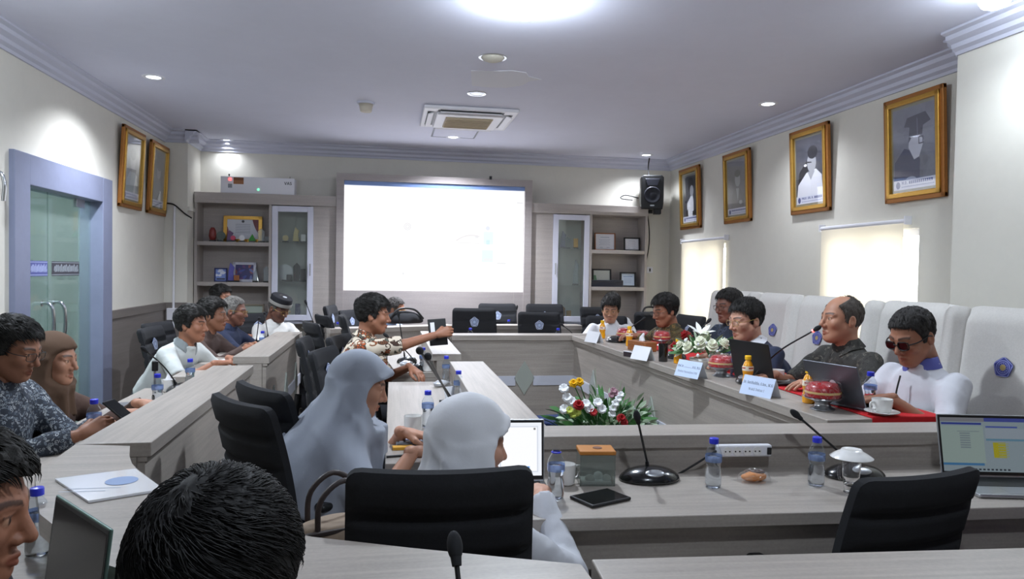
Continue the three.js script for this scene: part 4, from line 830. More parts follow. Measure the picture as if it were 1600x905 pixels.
/* person(spec): sits facing local +z, left side at +x. head: world point of the head centre; yaw: degrees the body faces (0 = +z, 90 = +x);
   lean: metres the head lies in front of the hips; hands: [right, left] as {p: world wrist, d: world finger direction, up: back of the hand, pose} */
function person(o) {
  const yaw = o.yaw * RAD, lean = o.lean ?? 0.12, F = V(Math.sin(yaw), 0, Math.cos(yaw)), base = V(o.head.x, 0, o.head.z).addScaledVector(F, -lean);
  if (o.side) base.addScaledVector(V(Math.cos(yaw), 0, -Math.sin(yaw)), -o.side);
  const who = thing('person', o.label, 'person', base, yaw), inv = new THREE.Matrix4().makeRotationY(-yaw), loc = (p) => p.clone().sub(base).applyMatrix4(inv), dir = (d) => d.clone().applyMatrix4(inv).normalize();
  const cell = o.cell ?? 0.0115, S = o.size ?? 1;
  const H = loc(o.head), headM = new THREE.Matrix4().makeRotationFromEuler(new THREE.Euler((o.pitch ?? 0) * RAD, (o.turn ?? 0) * RAD, (o.roll ?? 0) * RAD, 'YXZ')).scale(V(S * (o.wide ?? 1), S, S)).setPosition(H);
  const hip = V(0, 0.5, 0), neck = H.clone().add(V(0, -0.15, -0.045).applyEuler(new THREE.Euler((o.pitch ?? 0) * RAD * 0.35, 0, 0))); const gir = o.girth ?? 1;
  const shW = 0.172 * (o.shoulders ?? 1), ax = neck.clone().sub(hip).normalize(), sh = [-1, 1].map((s) => neck.clone().add(V(s * shW, 0, 0)).addScaledVector(ax, -0.065));
  const arms = sh.map((s, i) => {
    const side = i ? 1 : -1, h = o.hands?.[i], w = h ? loc(h.p) : V(side * 0.12, 0.78, H.z + 0.32);
    const [e, ww] = ik(s, w, 0.285, 0.25, h?.pole ? dir(h.pole) : V(side * 0.7, -0.8, -0.3));
    return { s, e, w: ww, h, side, arr: [s, e, ww].map((v) => v.toArray()) };
  });
  const sm = skin(o.skin ?? 0x9a6a4c);
  // ---- body
  const tf = torsoField(hip, neck, gir, -0.012), neckTop = V(0, -0.06, -0.03).applyMatrix4(headM).toArray(), nk = neck.clone().addScaledVector(ax, -0.05).toArray();
  const bodyF = (x, y, z) => { let d = tf(x, y, z); d = smin(d, cone(x, y, z, nk, neckTop, 0.06, 0.05), 0.03); for (const a of arms) { let m = cone(x, y, z, a.arr[0], a.arr[1], 0.048, 0.038); m = smin(m, cone(x, y, z, a.arr[1], a.arr[2], 0.038, 0.0255), 0.015); d = smin(d, m, 0.03); } return d; };
  const pts = [hip, neck, H, ...arms.flatMap((a) => [a.s, a.e, a.w])], lo = [0, 1, 2].map((k) => Math.min(...pts.map((p) => p.getComponent(k))) - (k === 1 ? 0.12 : 0.22)), hi = [0, 1, 2].map((k) => Math.max(...pts.map((p) => p.getComponent(k))) + (k === 1 ? 0.0 : 0.22));
  lo[1] = Math.max(lo[1], 0.38); hi[1] = Math.max(neck.y + 0.13, ...arms.map((a) => Math.max(a.e.y, a.w.y) + 0.07));
  const parts = [nets(bodyF, lo, hi, 0.013), HEAD.clone().applyMatrix4(headM)];
  for (const a of arms) {
    const h = a.h ?? {}, f = h.d ? dir(h.d) : a.w.clone().sub(a.e).setY(0).normalize(), up = h.up ? dir(h.up) : V(0, 1, 0);
    up.addScaledVector(f, -up.dot(f)).normalize(); const xx = V().crossVectors(up, f), m = new THREE.Matrix4().makeBasis(xx, up, f).setPosition(a.w.clone().addScaledVector(f, 0.018));
    let g = handOf(h.pose ?? 'relaxed').clone();
    if (a.side > 0) { g.scale(-1, 1, 1); const ix = g.index.array; for (let i = 0; i < ix.length; i += 3) { const t = ix[i]; ix[i] = ix[i + 1]; ix[i + 1] = t; } g.computeVertexNormals(); }
    parts.push(g.applyMatrix4(m));
  }
  mesh('body', joinSkin(parts), sm, who);
  // ---- shirt or jacket
  const sf = torsoField(hip, neck, gir, 0.008), sl = o.sleeve ?? 'short', sd = o.head.x * 3.1 + o.head.z * 1.7;
  const cloth = (x, y, z) => 0.0075 * noise3(x * 15 + sd, y * 9, z * 15) + 0.005 * (Math.abs(noise3(x * 26 + y * 12, y * 14 + sd, z * 26 - y * 10)) - 0.4);
  const shirtF = (x, y, z) => {
    let d = sf(x, y, z);
    for (const a of arms) {
      const [p, q, r] = a.arr; let m = cone(x, y, z, p, q, 0.062, 0.056);
      const ux = q[0] - p[0], uy = q[1] - p[1], uz = q[2] - p[2], L = Math.hypot(ux, uy, uz);
      if (sl === 'short') m = Math.max(m, ((x - p[0]) * ux + (y - p[1]) * uy + (z - p[2]) * uz) / L - L * (o.sleeveAt ?? 0.8));
      else { const vx = r[0] - q[0], vy = r[1] - q[1], vz = r[2] - q[2], K = Math.hypot(vx, vy, vz); m = smin(m, Math.max(cone(x, y, z, q, r, 0.053, 0.038), ((x - q[0]) * vx + (y - q[1]) * vy + (z - q[2]) * vz) / K - K * (sl === 'long' ? 0.97 : 0.35)), 0.02); }
      d = smin(d, m, 0.035);
    }
    d = smax(d, hip.y - 0.06 - y, 0.01);
    return d + cloth(x, y, z);
  };
  const sg = metric(nets(shirtF, lo, hi, cell)), shirt = mesh(o.wear ?? 'shirt', sg, o.shirt, who);
  const nrm = smoothNormals(sg);
  // ---- collar
  if (o.collar) {
    const n = 26, ring = []; const pos = [], ix = [], up = ax.clone(), lat = V(1, 0, 0), dep = V().crossVectors(lat, up).normalize();
    const band = o.collar.height ?? 0.035, gap = o.collar.gap ?? 0.35, flare = o.collar.flare ?? 0.018;
    for (let i = 0; i <= n; i++) {
      const a = gap + (2 * Math.PI - 2 * gap) * i / n, sx = Math.sin(a), cz = Math.cos(a), open = smooth(gap + 0.9, gap, Math.min(a, 2 * Math.PI - a));
      const c = neck.clone().addScaledVector(up, 0.012 - 0.035 * open);
      const r0 = [0.064, 0.062], q = (k, h, o2) => c.clone().addScaledVector(lat, sx * (r0[0] + o2)).addScaledVector(dep, cz * (r0[1] + o2) ).addScaledVector(up, h);
      ring.push([q(0, -0.012, 0.014 + flare), q(0, band * 0.85, 0.004), q(0, band, -0.001), q(0, band * 0.6, -0.006), q(0, -0.02, -0.004)]);
    }
    for (const r of ring) for (const p of r) pos.push(p.x, p.y, p.z);
    for (let i = 0; i < n; i++) for (let k = 0; k < 4; k++) { const a = i * 5 + k, b = a + 5; ix.push(a, b, a + 1, a + 1, b, b + 1); }
    const g = new THREE.BufferGeometry(); g.setAttribute('position', new THREE.Float32BufferAttribute(pos, 3)); g.setIndex(ix); g.computeVertexNormals();
    const cm = (o.collar.mat ?? o.shirt).clone(); cm.side = THREE.DoubleSide;
    mesh('collar', metric(g), cm, shirt);
  }
  // ---- trousers and shoes
  const lap = V(0, 0, 0), legs = [-1, 1].map((s) => [[s * 0.085, 0.49, 0.0], [s * 0.11, 0.49, 0.4], [s * 0.115, 0.1, 0.4 + (o.foot ?? 0.02)]]);
  const pantF = (x, y, z) => { let d = ell(x, y, z, 0, 0.48, -0.01, 0.18, 0.1, 0.15); for (const l of legs) { d = smin(d, cone(x, y, z, l[0], l[1], 0.088, 0.066), 0.03); d = smin(d, cone(x, y, z, l[1], l[2], 0.064, 0.05), 0.02); } return d + 0.004 * noise3(x * 18, y * 18, z * 18); };
  mesh(o.lower ?? 'trousers', nets(pantF, [-0.22, 0.06, -0.2], [0.22, 0.62, 0.5], 0.02), o.pants ?? darkCloth, who);
  for (const l of legs) mesh('shoe', new THREE.SphereGeometry(0.05, 14, 10).scale(0.85, 0.8, 2.3).translate(l[2][0], 0.041, l[2][2] + 0.05), M.blackPlastic, who);
  // ---- hair, glasses
  if (o.hair) mesh('hair', smoothNormals(metric(hairOf(o.hair, HAIRSTYLES[o.hair]).clone())).applyMatrix4(headM), hairMat(o.hairColor ?? 0x15120f), who);
  if (o.hair) { CLUMPS[o.hair] ??= clumpGeometry(HAIRSTYLES[o.hair], 2200, 50 + HAIRSTYLES[o.hair].seed, o.hair === 'crop' || o.hair === 'bald' || o.hair === 'grey' ? 0.55 : 1); mesh('hair_clumps', CLUMPS[o.hair].clone().applyMatrix4(headM), clumpMat(o.hairColor ?? 0x15120f), who.children.at(-1)); }
  if (o.glasses) {
    const wire = o.glasses.r ?? 0.0013, rings = [], lens = [];
    for (const s of [-1, 1]) {
      const w = 0.024, h = o.glasses.h ?? 0.016, c = []; for (let i = 0; i < 20; i++) { const a = i / 20 * 2 * Math.PI, k = (v) => Math.sign(v) * Math.pow(Math.abs(v), 0.6); c.push(V(s * 0.032 + w * k(Math.cos(a)), 0.001 + h * k(Math.sin(a)), 0.104 - 0.006 * Math.abs(k(Math.cos(a))) * (Math.cos(a) * s > 0 ? 1.4 : 0.2))); }
      rings.push(tube(c, wire, 40, 6, true)); rings.push(tube([[s * 0.056, 0.006, 0.096], [s * 0.078, 0.008, 0.06], [s * 0.084, 0.012, 0.0], [s * 0.083, 0.0, -0.025]], wire * 1.2, 16, 6));
      const L = new THREE.ShapeGeometry(new THREE.Shape(c.map((p) => new THREE.Vector2(p.x, p.y)))); L.translate(0, 0, 0.101); lens.push(L);
    }
    rings.push(bar([-0.009, 0.006, 0.106], [0.009, 0.006, 0.106], wire));
    const fr = mesh('spectacles', rings.map((g) => g.applyMatrix4(headM)), o.glasses.mat ?? M.blackPlastic, who);
    mesh('lens', lens.map((g) => g.applyMatrix4(headM)), o.glasses.lens ?? M.clearGlass, fr);
  }
  if (o.moustache) mesh('moustache', nets((x, y, z) => { const X = Math.abs(x); return cone(X, y, z, [0, -0.049, 0.094], [0.023, -0.058, 0.083], 0.006, 0.003) + 0.001 * noise3(x * 300, y * 100, z * 100); }, [-0.035, -0.07, 0.07], [0.035, -0.035, 0.11], 0.0025).applyMatrix4(headM), hairMat(o.hairColor ?? 0x15120f), who);
  // ---- headscarf
  if (o.scarf) {
    const hm = headM.clone().invert().elements, sc = o.scarf, hem = sc.hem ?? 0.95, topW = 0.1, out = sc.flow ?? 0.2, q = sc.cell ?? 0.0085;
    const A = H.clone().add(V(0, 0.0, -0.03)), fz = sc.front ?? 0.1;
    const drape = (x, y, z) => {
      const t = clamp((A.y + 0.03 - y) / (A.y + 0.03 - hem)), k = Math.pow(t, sc.pow ?? 0.8), w = lerp(0.066, out, k), dp = lerp(0.066, sc.depth ?? 0.16, k), cz = lerp(A.z + 0.01, sc.cz ?? neck.z - 0.02, smooth(0, 1, t)), cxx = (sc.cx ?? 0) * t;
      const an = Math.atan2(x - cxx, z - cz), fold = (sc.fold ?? 0.012) * k * (Math.sin(an * 9 + 3 * noise3(y * 4, an, sd)) * 0.6 + noise3(an * 3.2, y * 5, sd) * 0.9);
      const r = Math.hypot((x - cxx) / (w + fold), (z - cz) / (dp + fold));
      return Math.max((r - 1) * Math.min(w, dp), y - A.y - 0.0, hem + 0.03 * Math.sin(an * 2 + 1) - y);
    };
    const f = (x, y, z) => {
      const u = hm[0] * x + hm[4] * y + hm[8] * z + hm[12], v = hm[1] * x + hm[5] * y + hm[9] * z + hm[13], w = hm[2] * x + hm[6] * y + hm[10] * z + hm[14];
      let d = cranium(u, v, w, 0.02); d = smin(d, ell(u, v, w, 0, -0.05, 0.0, 0.086, 0.1, 0.085), 0.04);
      if (sc.peak) d = smin(d, cone(Math.abs(u), v, w, [0, 0.075, 0.1], [0.06, 0.045, 0.065], 0.014, 0.016), 0.02);
      if (sc.cape) for (const a of arms) d = smin(d, cone(x, y, z, a.arr[0], [lerp(a.arr[0][0], a.arr[1][0], 0.95), lerp(a.arr[0][1], a.arr[1][1], 0.95), lerp(a.arr[0][2], a.arr[1][2], 0.95)], sc.cape, sc.cape), 0.05);
      const rp = Math.sin(v * 46 + w * 34 + 2.2 * noise3(u * 9, v * 9, w * 9 + sd)); d = smin(d, drape(x, y, z), 0.06) + 0.004 * noise3(u * 22, v * 10, w * 22 + sd) - 0.0045 * Math.pow(Math.max(0, rp), 3) * smooth(0.06, 0.0, v) * smooth(-0.3, -0.12, v);
      const P = sc.peak ? [[-0.13, 0.1], [-0.105, 0.062], [-0.08, 0.038], [0, 0.034], [0.035, 0.05], [0.058, 0.095], [0.075, 0.14]] : [[-0.13, 0.1], [-0.105, 0.06], [-0.08, 0.036], [0, 0.036], [0.04, 0.05], [0.062, 0.075], [0.075, 0.13]];
      let e = 0.2; for (let i = 1; i < P.length; i++) if (v < P[i][0]) { e = lerp(P[i - 1][1], P[i][1], clamp((v - P[i - 1][0]) / (P[i][0] - P[i - 1][0]))); break; }
      const face = Math.max(e - w, v - 0.075, -0.125 - v, Math.abs(u) - 0.12);
      return smax(d, -face, 0.006);
    };
    const R = Math.max(out, sc.depth ?? 0.16) + 0.07, zc = ((sc.cz ?? neck.z) + A.z) / 2;
    const g = metric(nets(f, [Math.min(-R, -R + (sc.cx ?? 0)), hem - 0.05, zc - R - 0.08], [Math.max(R, R + (sc.cx ?? 0)), H.y + 0.16, zc + R + 0.08], q)); smoothNormals(g);
    mesh('headscarf', g, sc.mat, who);
  }
  who.userData.frame = undefined; delete who.userData.frame;
  return { who, headM, arms, neck, H };
}
// averaged normals for an unindexed mesh
function smoothNormals(g) {
  const p = g.attributes.position, map = new Map(), n = new Float32Array(p.count * 3), a = V(), b = V(), c = V(), key = (i) => Math.round(p.getX(i) * 2e4) + '_' + Math.round(p.getY(i) * 2e4) + '_' + Math.round(p.getZ(i) * 2e4), keys = [];
  for (let i = 0; i < p.count; i++) keys.push(key(i));
  for (let i = 0; i < p.count; i += 3) { a.fromBufferAttribute(p, i); b.fromBufferAttribute(p, i + 1); c.fromBufferAttribute(p, i + 2); b.sub(a); c.sub(a); b.cross(c); for (let k = 0; k < 3; k++) { const m = map.get(keys[i + k]) ?? V(); m.add(b); map.set(keys[i + k], m); } }
  for (let i = 0; i < p.count; i++) { const m = map.get(keys[i]).clone().normalize(); n[3 * i] = m.x; n[3 * i + 1] = m.y; n[3 * i + 2] = m.z; }
  g.setAttribute('normal', new THREE.BufferAttribute(n, 3)); return g;
}
const darkCloth = std({ color: 0x1d1e24, roughness: 0.9 });
const plainCloth = (hex, rough = 0.85) => std({ color: hex, bumpMap: weaveBump, bumpScale: 0.0004, roughness: rough });
// batik: layered leaf, swirl and dot motifs
function batik(bg, inks, n, size, seed, span = 0.32, line) {
  seedState = seed;
  const t = canvasTex(512, 512, (c) => {
    c.fillStyle = bg; c.fillRect(0, 0, 512, 512);
    const wrap = (fn) => { for (const ox of [-512, 0, 512]) for (const oy of [-512, 0, 512]) { c.save(); c.translate(ox, oy); fn(); c.restore(); } };
    for (let i = 0; i < n; i++) {
      const x = rr(0, 512), y = rr(0, 512), s = rr(0.5, 1.2) * size, a = rr(0, 6.3), k = i % 4, ink = inks[Math.floor(rnd() * inks.length)];
      wrap(() => {
        c.translate(x, y); c.rotate(a); c.fillStyle = ink; c.strokeStyle = line ?? bg; c.lineWidth = Math.max(2, s * 0.09);
        if (k < 2) { c.beginPath(); c.moveTo(-s, 0); c.bezierCurveTo(-s * 0.3, -s * 0.7, s * 0.5, -s * 0.5, s, 0); c.bezierCurveTo(s * 0.4, s * 0.45, -s * 0.3, s * 0.5, -s, 0); c.fill(); c.stroke(); for (let q = -2; q <= 2; q++) { c.beginPath(); c.moveTo(q * s * 0.3, -s * 0.3); c.lineTo(q * s * 0.3 + s * 0.15, s * 0.28); c.stroke(); } }
        else if (k === 2) { for (let q = 0; q < 6; q++) { c.beginPath(); c.ellipse(Math.cos(q) * s * 0.45, Math.sin(q) * s * 0.45, s * 0.34, s * 0.2, q, 0, 7); c.fill(); c.stroke(); } }
        else { c.lineWidth = s * 0.2; c.strokeStyle = ink; c.beginPath(); for (let q = 0; q < 14; q++) c.lineTo(Math.cos(q * 0.55) * s * (0.1 + q * 0.06), Math.sin(q * 0.55) * s * (0.1 + q * 0.06)); c.stroke(); }
      });
    }
  });
  t.wrapS = t.wrapT = THREE.RepeatWrapping; t.repeat.set(1 / span, 1 / span);
  return std({ map: t, roughness: 0.82 });
}
// ---------------------------------------------------------------- the people in the room
const gold = std({ color: 0xb99a5a, roughness: 0.3, metalness: 0.9 });
const batikBlue = batik('#2f3540', ['#aab2b8', '#7c8894', '#c3c9cb', '#4a5464', '#9aa4ac'], 420, 21, 11, 0.22, '#262c37');
const batikBrown = batik('#d8cbb8', ['#6a3f22', '#8a5a2e', '#40281a', '#b0552a', '#7a4a28', '#e6dccb', '#5a6258', '#a9452c'], 120, 48, 12, 0.42, '#33221a');
const batikOlive = batik('#4f4427', ['#6b5a2c', '#8a6a34', '#3a341f', '#7c7046', '#2c2a20', '#9a6f3a'], 150, 36, 13, 0.34, '#2a2416');
const batikNavy = batik('#2a3242', ['#3c4658', '#20262f', '#4a566a', '#333d50'], 120, 48, 14, 0.4, '#222a36');
const batikGrey = batik('#33322f', ['#5a5751', '#46433e', '#23221f', '#6b665c', '#3b3935'], 260, 26, 15, 0.3, '#262521');
const TONE = { dark: 0x6c483a, deep: 0x7d5242, brown: 0x8f6048, tan: 0x9e6b52, warm: 0xb48268, fair: 0xc19079 };
const people = {};
const W = (px, py, plane) => at(px, py, plane);
function sit(key, o, seat) {
  const r = person(o); people[key] = r;
  if (seat === 'host') placeHost(o.seatAt[0], o.seatAt[1], o.seatAt[2], o.seatLabel);
  else if (seat) placeChair(r.who.position.x, r.who.position.z, o.chairYaw ?? o.yaw, o.seatLabel);
  return r;
}
// -- left counter
sit('p1', { head: V(-1.49, 1.1, -3.2), yaw: 82, turn: -2, pitch: 16, lean: 0.14, size: 1.02, skin: TONE.brown, hair: 'short', glasses: {}, moustache: false, shirt: batikBlue, sleeve: 'long', cell: 0.0095, girth: 1.06, collar: {},
  hands: [{ p: V(-1.17, 0.79, -2.98), d: V(0.6, 0.25, -0.35), up: V(0.1, 0.5, 0.8), pose: 'grip' }, { p: V(-1.2, 0.78, -3.2), d: V(0.75, 0.2, 0.3), up: V(0, 0.6, -0.7), pose: 'grip' }],
  label: 'person in glasses and dark blue white batik shirt typing on a phone', seatLabel: 'black office chair under the person in dark blue batik' }, true);
sit('p2', { head: V(-1.53, 1.0, -3.66), yaw: 84, turn: -4, pitch: 4, lean: 0.08, skin: TONE.warm, shirt: plainCloth(0x4a352c), sleeve: 'long', size: 0.97, wear: 'blouse',
  scarf: { mat: plainCloth(0x584130), hem: 0.7, flow: 0.19, depth: 0.15, fold: 0.016, faceH: 0.08 }, hands: [{ p: V(-1.17, 0.77, -3.52), d: V(1, 0, -0.2), pose: 'relaxed' }, { p: V(-1.2, 0.77, -3.78), d: V(1, 0, 0.2), pose: 'relaxed' }],
  label: 'person in a brown headscarf and brown blouse behind the person with the phone', seatLabel: 'black office chair under the person in the brown headscarf' }, true);
const polo = sit('p3', { head: V(-1.4, 1.02, -5.55), yaw: 70, turn: 8, pitch: 2, roll: 0, lean: 0.3, skin: TONE.tan, hair: 'full', shirt: plainCloth(0xc3c8c6), sleeve: 'short', collar: { mat: plainCloth(0x8b9294) }, size: 1.03,
  hands: [{ p: V(-1.18, 0.77, -5.3), d: V(0.6, 0, -0.5), pose: 'relaxed' }, { p: V(-1.15, 0.77, -5.6), d: V(0.6, 0, 0.5), pose: 'relaxed' }],
  label: 'person in a pale grey polo shirt leaning on the left counter', seatLabel: 'black office chair with emblem behind the person in the pale polo', }, false);
sit('p4', { head: V(-1.42, 1.04, -6.28), yaw: 78, turn: 8, pitch: 0, lean: 0.22, skin: TONE.brown, hair: 'quiff', shirt: plainCloth(0x4b3a35), sleeve: 'long', size: 1.06, collar: {}, girth: 1.05,
  hands: [{ p: V(-1.12, 0.79, -6.02), d: V(0.75, 0.15, -0.5), up: V(0.2, 0.6, 0.7), pose: 'grip', pole: V(-0.3, -1, 0.4) }, { p: V(-1.12, 0.8, -6.14), d: V(0.75, 0.15, 0.45), up: V(0.2, 0.6, -0.7), pose: 'grip' }],
  label: 'person in a dark brown shirt with clasped hands on the counter', seatLabel: 'black office chair under the person in dark brown' }, true);
sit('p5', { head: V(-1.38, 1.04, -6.92), yaw: 80, turn: 6, pitch: 6, lean: 0.14, skin: TONE.deep, hair: 'grey', hairColor: 0x6d6a66, glasses: { mat: gold }, shirt: plainCloth(0x1d2742), sleeve: 'long', size: 1.06, girth: 1.08, collar: {},
  hands: [{ p: V(-1.05, 0.77, -6.72), d: V(1, 0, -0.2), pose: 'relaxed' }, { p: V(-1.06, 0.77, -6.82), d: V(1, 0, 0.2), pose: 'relaxed' }],
  label: 'person with grey hair in a dark blue shirt next to the person in brown', seatLabel: 'black office chair under the grey haired person' }, true);
sit('p5b', { head: V(-1.62, 1.14, -7.5), yaw: 70, pitch: 4, lean: 0.08, skin: TONE.tan, hair: 'short', shirt: plainCloth(0x2a2a30), sleeve: 'long', size: 1.0,
  label: 'person almost hidden behind the grey haired person, only black hair showing', seatLabel: 'black office chair under the almost hidden person by the shelf' }, true);
sit('p6', { head: V(-1.06, 1.04, -7.42), yaw: 42, turn: 12, pitch: 22, lean: 0.14, skin: TONE.dark, hair: 'crop', hairColor: 0x4a4744, shirt: plainCloth(0xd9d8d4), sleeve: 'long', size: 1.06, girth: 1.12, collar: {}, glasses: { mat: gold },
  hands: [{ p: V(-1.0, 0.74, -7.05), d: V(0.6, -0.1, 0.6), pose: 'relaxed' }, { p: V(-0.8, 0.74, -7.15), d: V(0, -0.1, 1), pose: 'relaxed' }],
  label: 'person in white shirt and black cap at the end of the left counter', seatLabel: 'black office chair behind the person in the black cap' }, true);
{ // black velvet cap with a grey band
  const p = people.p6, g = (pts) => lathe(pts, 32).scale(0.97, 1, 1.12).applyMatrix4(p.headM);
  const cap = mesh('cap', g([[0.098, 0.062], [0.096, 0.1], [0.094, 0.122], [0.086, 0.13], [0.0001, 0.132]]), std({ color: 0x14151c, roughness: 0.85 }), p.who);
  mesh('cap_band', g([[0.097, 0.048], [0.1, 0.05], [0.1005, 0.078], [0.097, 0.08]]), std({ color: 0x8d8b86, roughness: 0.9 }), cap);
  mesh('cap_badge', new THREE.SphereGeometry(0.02, 12, 8).scale(1, 0.3, 1).translate(0.0, 0.132, 0.03).applyMatrix4(p.headM), std({ color: 0xb9bcc2, roughness: 0.7 }), cap);
}
// -- foreground
sit('p7', { head: V(-0.655, 1.06, -1.24), yaw: 92, turn: 0, pitch: 8, lean: 0.1, skin: TONE.tan, hair: 'bowl', shirt: plainCloth(0x1a1b20), sleeve: 'long', size: 0.98, cell: 0.009,
  hands: [{ p: V(-0.5, 0.79, -1.2), d: V(0.5, -0.1, -0.7), pose: 'flat' }, { p: V(-0.62, 0.79, -1.32), d: V(0.6, -0.1, -0.3), pose: 'flat' }],
  label: 'person in profile at the laptop with the dark screen', seatLabel: 'black office chair under the person at the dark laptop' }, true);
sit('p8', { head: at(337, 915, { z: -0.9 }), yaw: 176, turn: -6, pitch: 24, lean: 0.16, skin: TONE.tan, hair: null, shirt: plainCloth(0x24262c), sleeve: 'long', size: 1.0,
  hands: [{ p: V(0.0, 0.77, -1.05), d: V(-0.4, 0, -1), pose: 'relaxed' }, { p: V(-0.4, 0.77, -1.05), d: V(0.4, 0, -1), pose: 'relaxed' }],
  label: 'person seen from behind, only a mop of black hair showing', seatLabel: 'black office chair under the person with the mop of black hair' }, true);
{ // hair of the nearest head: clumps that turn round a whorl
  const p = people.p8, base = hairGeometry({ top: 0.022, side: 0.016, seed: 21, mess: 0.003 }), list = [merged([base])];
  seedState = 99;
  const whorl = V(0.012, 0.085, -0.085).normalize(), n = V(), t1 = V().crossVectors(whorl, V(1, 0, 0)).normalize(), t2 = V().crossVectors(whorl, t1);
  const surf = (d) => { let r = 0.06; for (let i = 0; i < 14; i++) { const v = cranium(d.x * r, d.y * r + 0.03, d.z * r - 0.012) - 0.014; r -= v * 0.8; } return V(d.x * r, d.y * r + 0.03, d.z * r - 0.012); };
  const pos = [], nor = [], ix = [];
  for (let i = 0; i < 9000; i++) {
    const th = Math.acos(1 - rnd() * 1.62), ph = rr(0, 6.283), d0 = whorl.clone().multiplyScalar(Math.cos(th)).addScaledVector(t1, Math.sin(th) * Math.cos(ph)).addScaledVector(t2, Math.sin(th) * Math.sin(ph));
    const p0 = surf(d0); if (p0.y < -0.06 || (p0.z > 0.05 && p0.y < 0.07) || (p0.y < 0 && p0.z > -0.02)) continue;
    const rad = rr(0.85, 1.15), L = rr(0.022, 0.046) * (0.75 + 0.5 * smooth(0.2, 1.2, th)), lift = rr(0.003, 0.01) * (p0.y > 0.04 ? 1.2 : 0.6), wdt = rr(0.0007, 0.0015);
    const clump = 0.35 * noise3(p0.x * 60, p0.y * 60, p0.z * 60), swirl = 0.55 + clump + rr(-0.15, 0.15), pts = [];
    for (let k = 0; k <= 4; k++) { const q = k / 4, th2 = th + q * L / 0.1 * rad * Math.cos(swirl), ph2 = ph + q * L / 0.1 * Math.sin(swirl) / Math.max(0.35, Math.sin(th)); const d = whorl.clone().multiplyScalar(Math.cos(th2)).addScaledVector(t1, Math.sin(th2) * Math.cos(ph2)).addScaledVector(t2, Math.sin(th2) * Math.sin(ph2)); const s = surf(d); pts.push(s.addScaledVector(d, lift * Math.sin(q * 2.2) + 0.001)); }
    const b = pos.length / 3;
    for (let k = 0; k <= 4; k++) { const f = pts[Math.min(k + 1, 4)].clone().sub(pts[Math.max(k - 1, 0)]).normalize(), up = pts[k].clone().sub(V(0, 0.03, -0.012)).normalize(), sd = V().crossVectors(f, up).normalize(), w = wdt * (1 - 0.93 * Math.pow(k / 4, 2)); for (const [a, c] of [[1, -0.3], [0, 1], [-1, -0.3]]) { pos.push(pts[k].x + sd.x * a * w + up.x * c * w, pts[k].y + sd.y * a * w + up.y * c * w, pts[k].z + sd.z * a * w + up.z * c * w); } }
    for (let k = 0; k < 4; k++) for (let a = 0; a < 3; a++) { const u = b + k * 3 + a, v = b + k * 3 + (a + 1) % 3; ix.push(u, v, u + 3, v, v + 3, u + 3); }
  }
  const g = new THREE.BufferGeometry(); g.setAttribute('position', new THREE.Float32BufferAttribute(pos, 3)); g.setIndex(ix); g.computeVertexNormals();
  const hair = mesh('hair', base.clone().applyMatrix4(p.headM), hairMat(0x100f10), p.who);
  mesh('hair_clumps', g.applyMatrix4(p.headM), std({ color: 0x1b1a1b, roughness: 0.6, side: THREE.DoubleSide }), hair);
}
// -- middle
const greyScarf = plainCloth(0x9298a4), paleScarf = plainCloth(0xd6d7dc);
sit('p9', { head: V(-0.1, 1.0, -2.82), yaw: 92, turn: 0, pitch: 16, lean: 0.2, skin: TONE.warm, shirt: plainCloth(0x4a566e), sleeve: 'half', wear: 'blouse', size: 1.0, cell: 0.0095, shoulders: 0.92, chairYaw: 126,
  scarf: { mat: greyScarf, hem: 0.6, flow: 0.31, depth: 0.27, fold: 0.02, peak: true, faceH: 0.078, cz: 0.05, pow: 0.72, cape: 0.07, cell: 0.0075 },
  hands: [{ p: V(0.1, 0.785, -2.62), d: V(0.7, -0.1, -0.45), up: V(0, 1, 0.2), pose: 'relaxed' }, { p: V(0.07, 0.785, -2.95), d: V(0.8, -0.1, 0.25), up: V(0, 1, 0), pose: 'relaxed' }],
  label: 'person in a long blue grey headscarf at the counter with the mug', seatLabel: 'black ribbed chair turned away under the person in the blue grey headscarf' }, true);
sit('p10', { head: at(733, 694, { z: -1.95 }), yaw: 140, turn: -36, pitch: 8, lean: 0.12, skin: TONE.fair, shirt: plainCloth(0xc6c8cf), sleeve: 'long', wear: 'robe', lower: 'skirt', pants: plainCloth(0xc6c8cf), size: 1.0, cell: 0.0095, shoulders: 0.95, chairYaw: 176,
  scarf: { mat: paleScarf, hem: 0.68, flow: 0.2, depth: 0.17, fold: 0.02, peak: true, faceH: 0.08, cell: 0.007, pow: 0.7 },
  hands: [{ p: V(0.47, 0.76, -2.12), d: V(0.2, 0, -1), pose: 'flat' }, { p: V(0.25, 0.76, -2.2), d: V(0.3, 0, -1), pose: 'flat' }],
  label: 'person in a pale grey headscarf seen from behind above the wide black chair' }, false);
chairAt(690, 739, 177, 'wide black ribbed office chair under the person in the pale headscarf');
sit('p11', { head: V(-0.09, 1.135, -4.95), yaw: 88, turn: 2, pitch: 4, lean: 0.2, skin: TONE.tan, hair: 'full', shirt: batikBrown, sleeve: 'short', sleeveAt: 0.95, size: 1.03, cell: 0.009, girth: 1.08, collar: {},
  hands: [{ p: V(0.33, 1.0, -4.97), d: V(0.9, 0.25, -0.1), up: V(-0.2, 0.3, 1), pose: 'grip', pole: V(0, -1, 0.6) }, { p: V(0.16, 0.79, -4.9), d: V(0.5, -0.3, 0.6), up: V(0, 1, 0), pose: 'relaxed' }],
  label: 'person in brown batik shirt stretching an arm to hold up a tablet', seatLabel: 'black office chair under the person in brown batik' }, true);
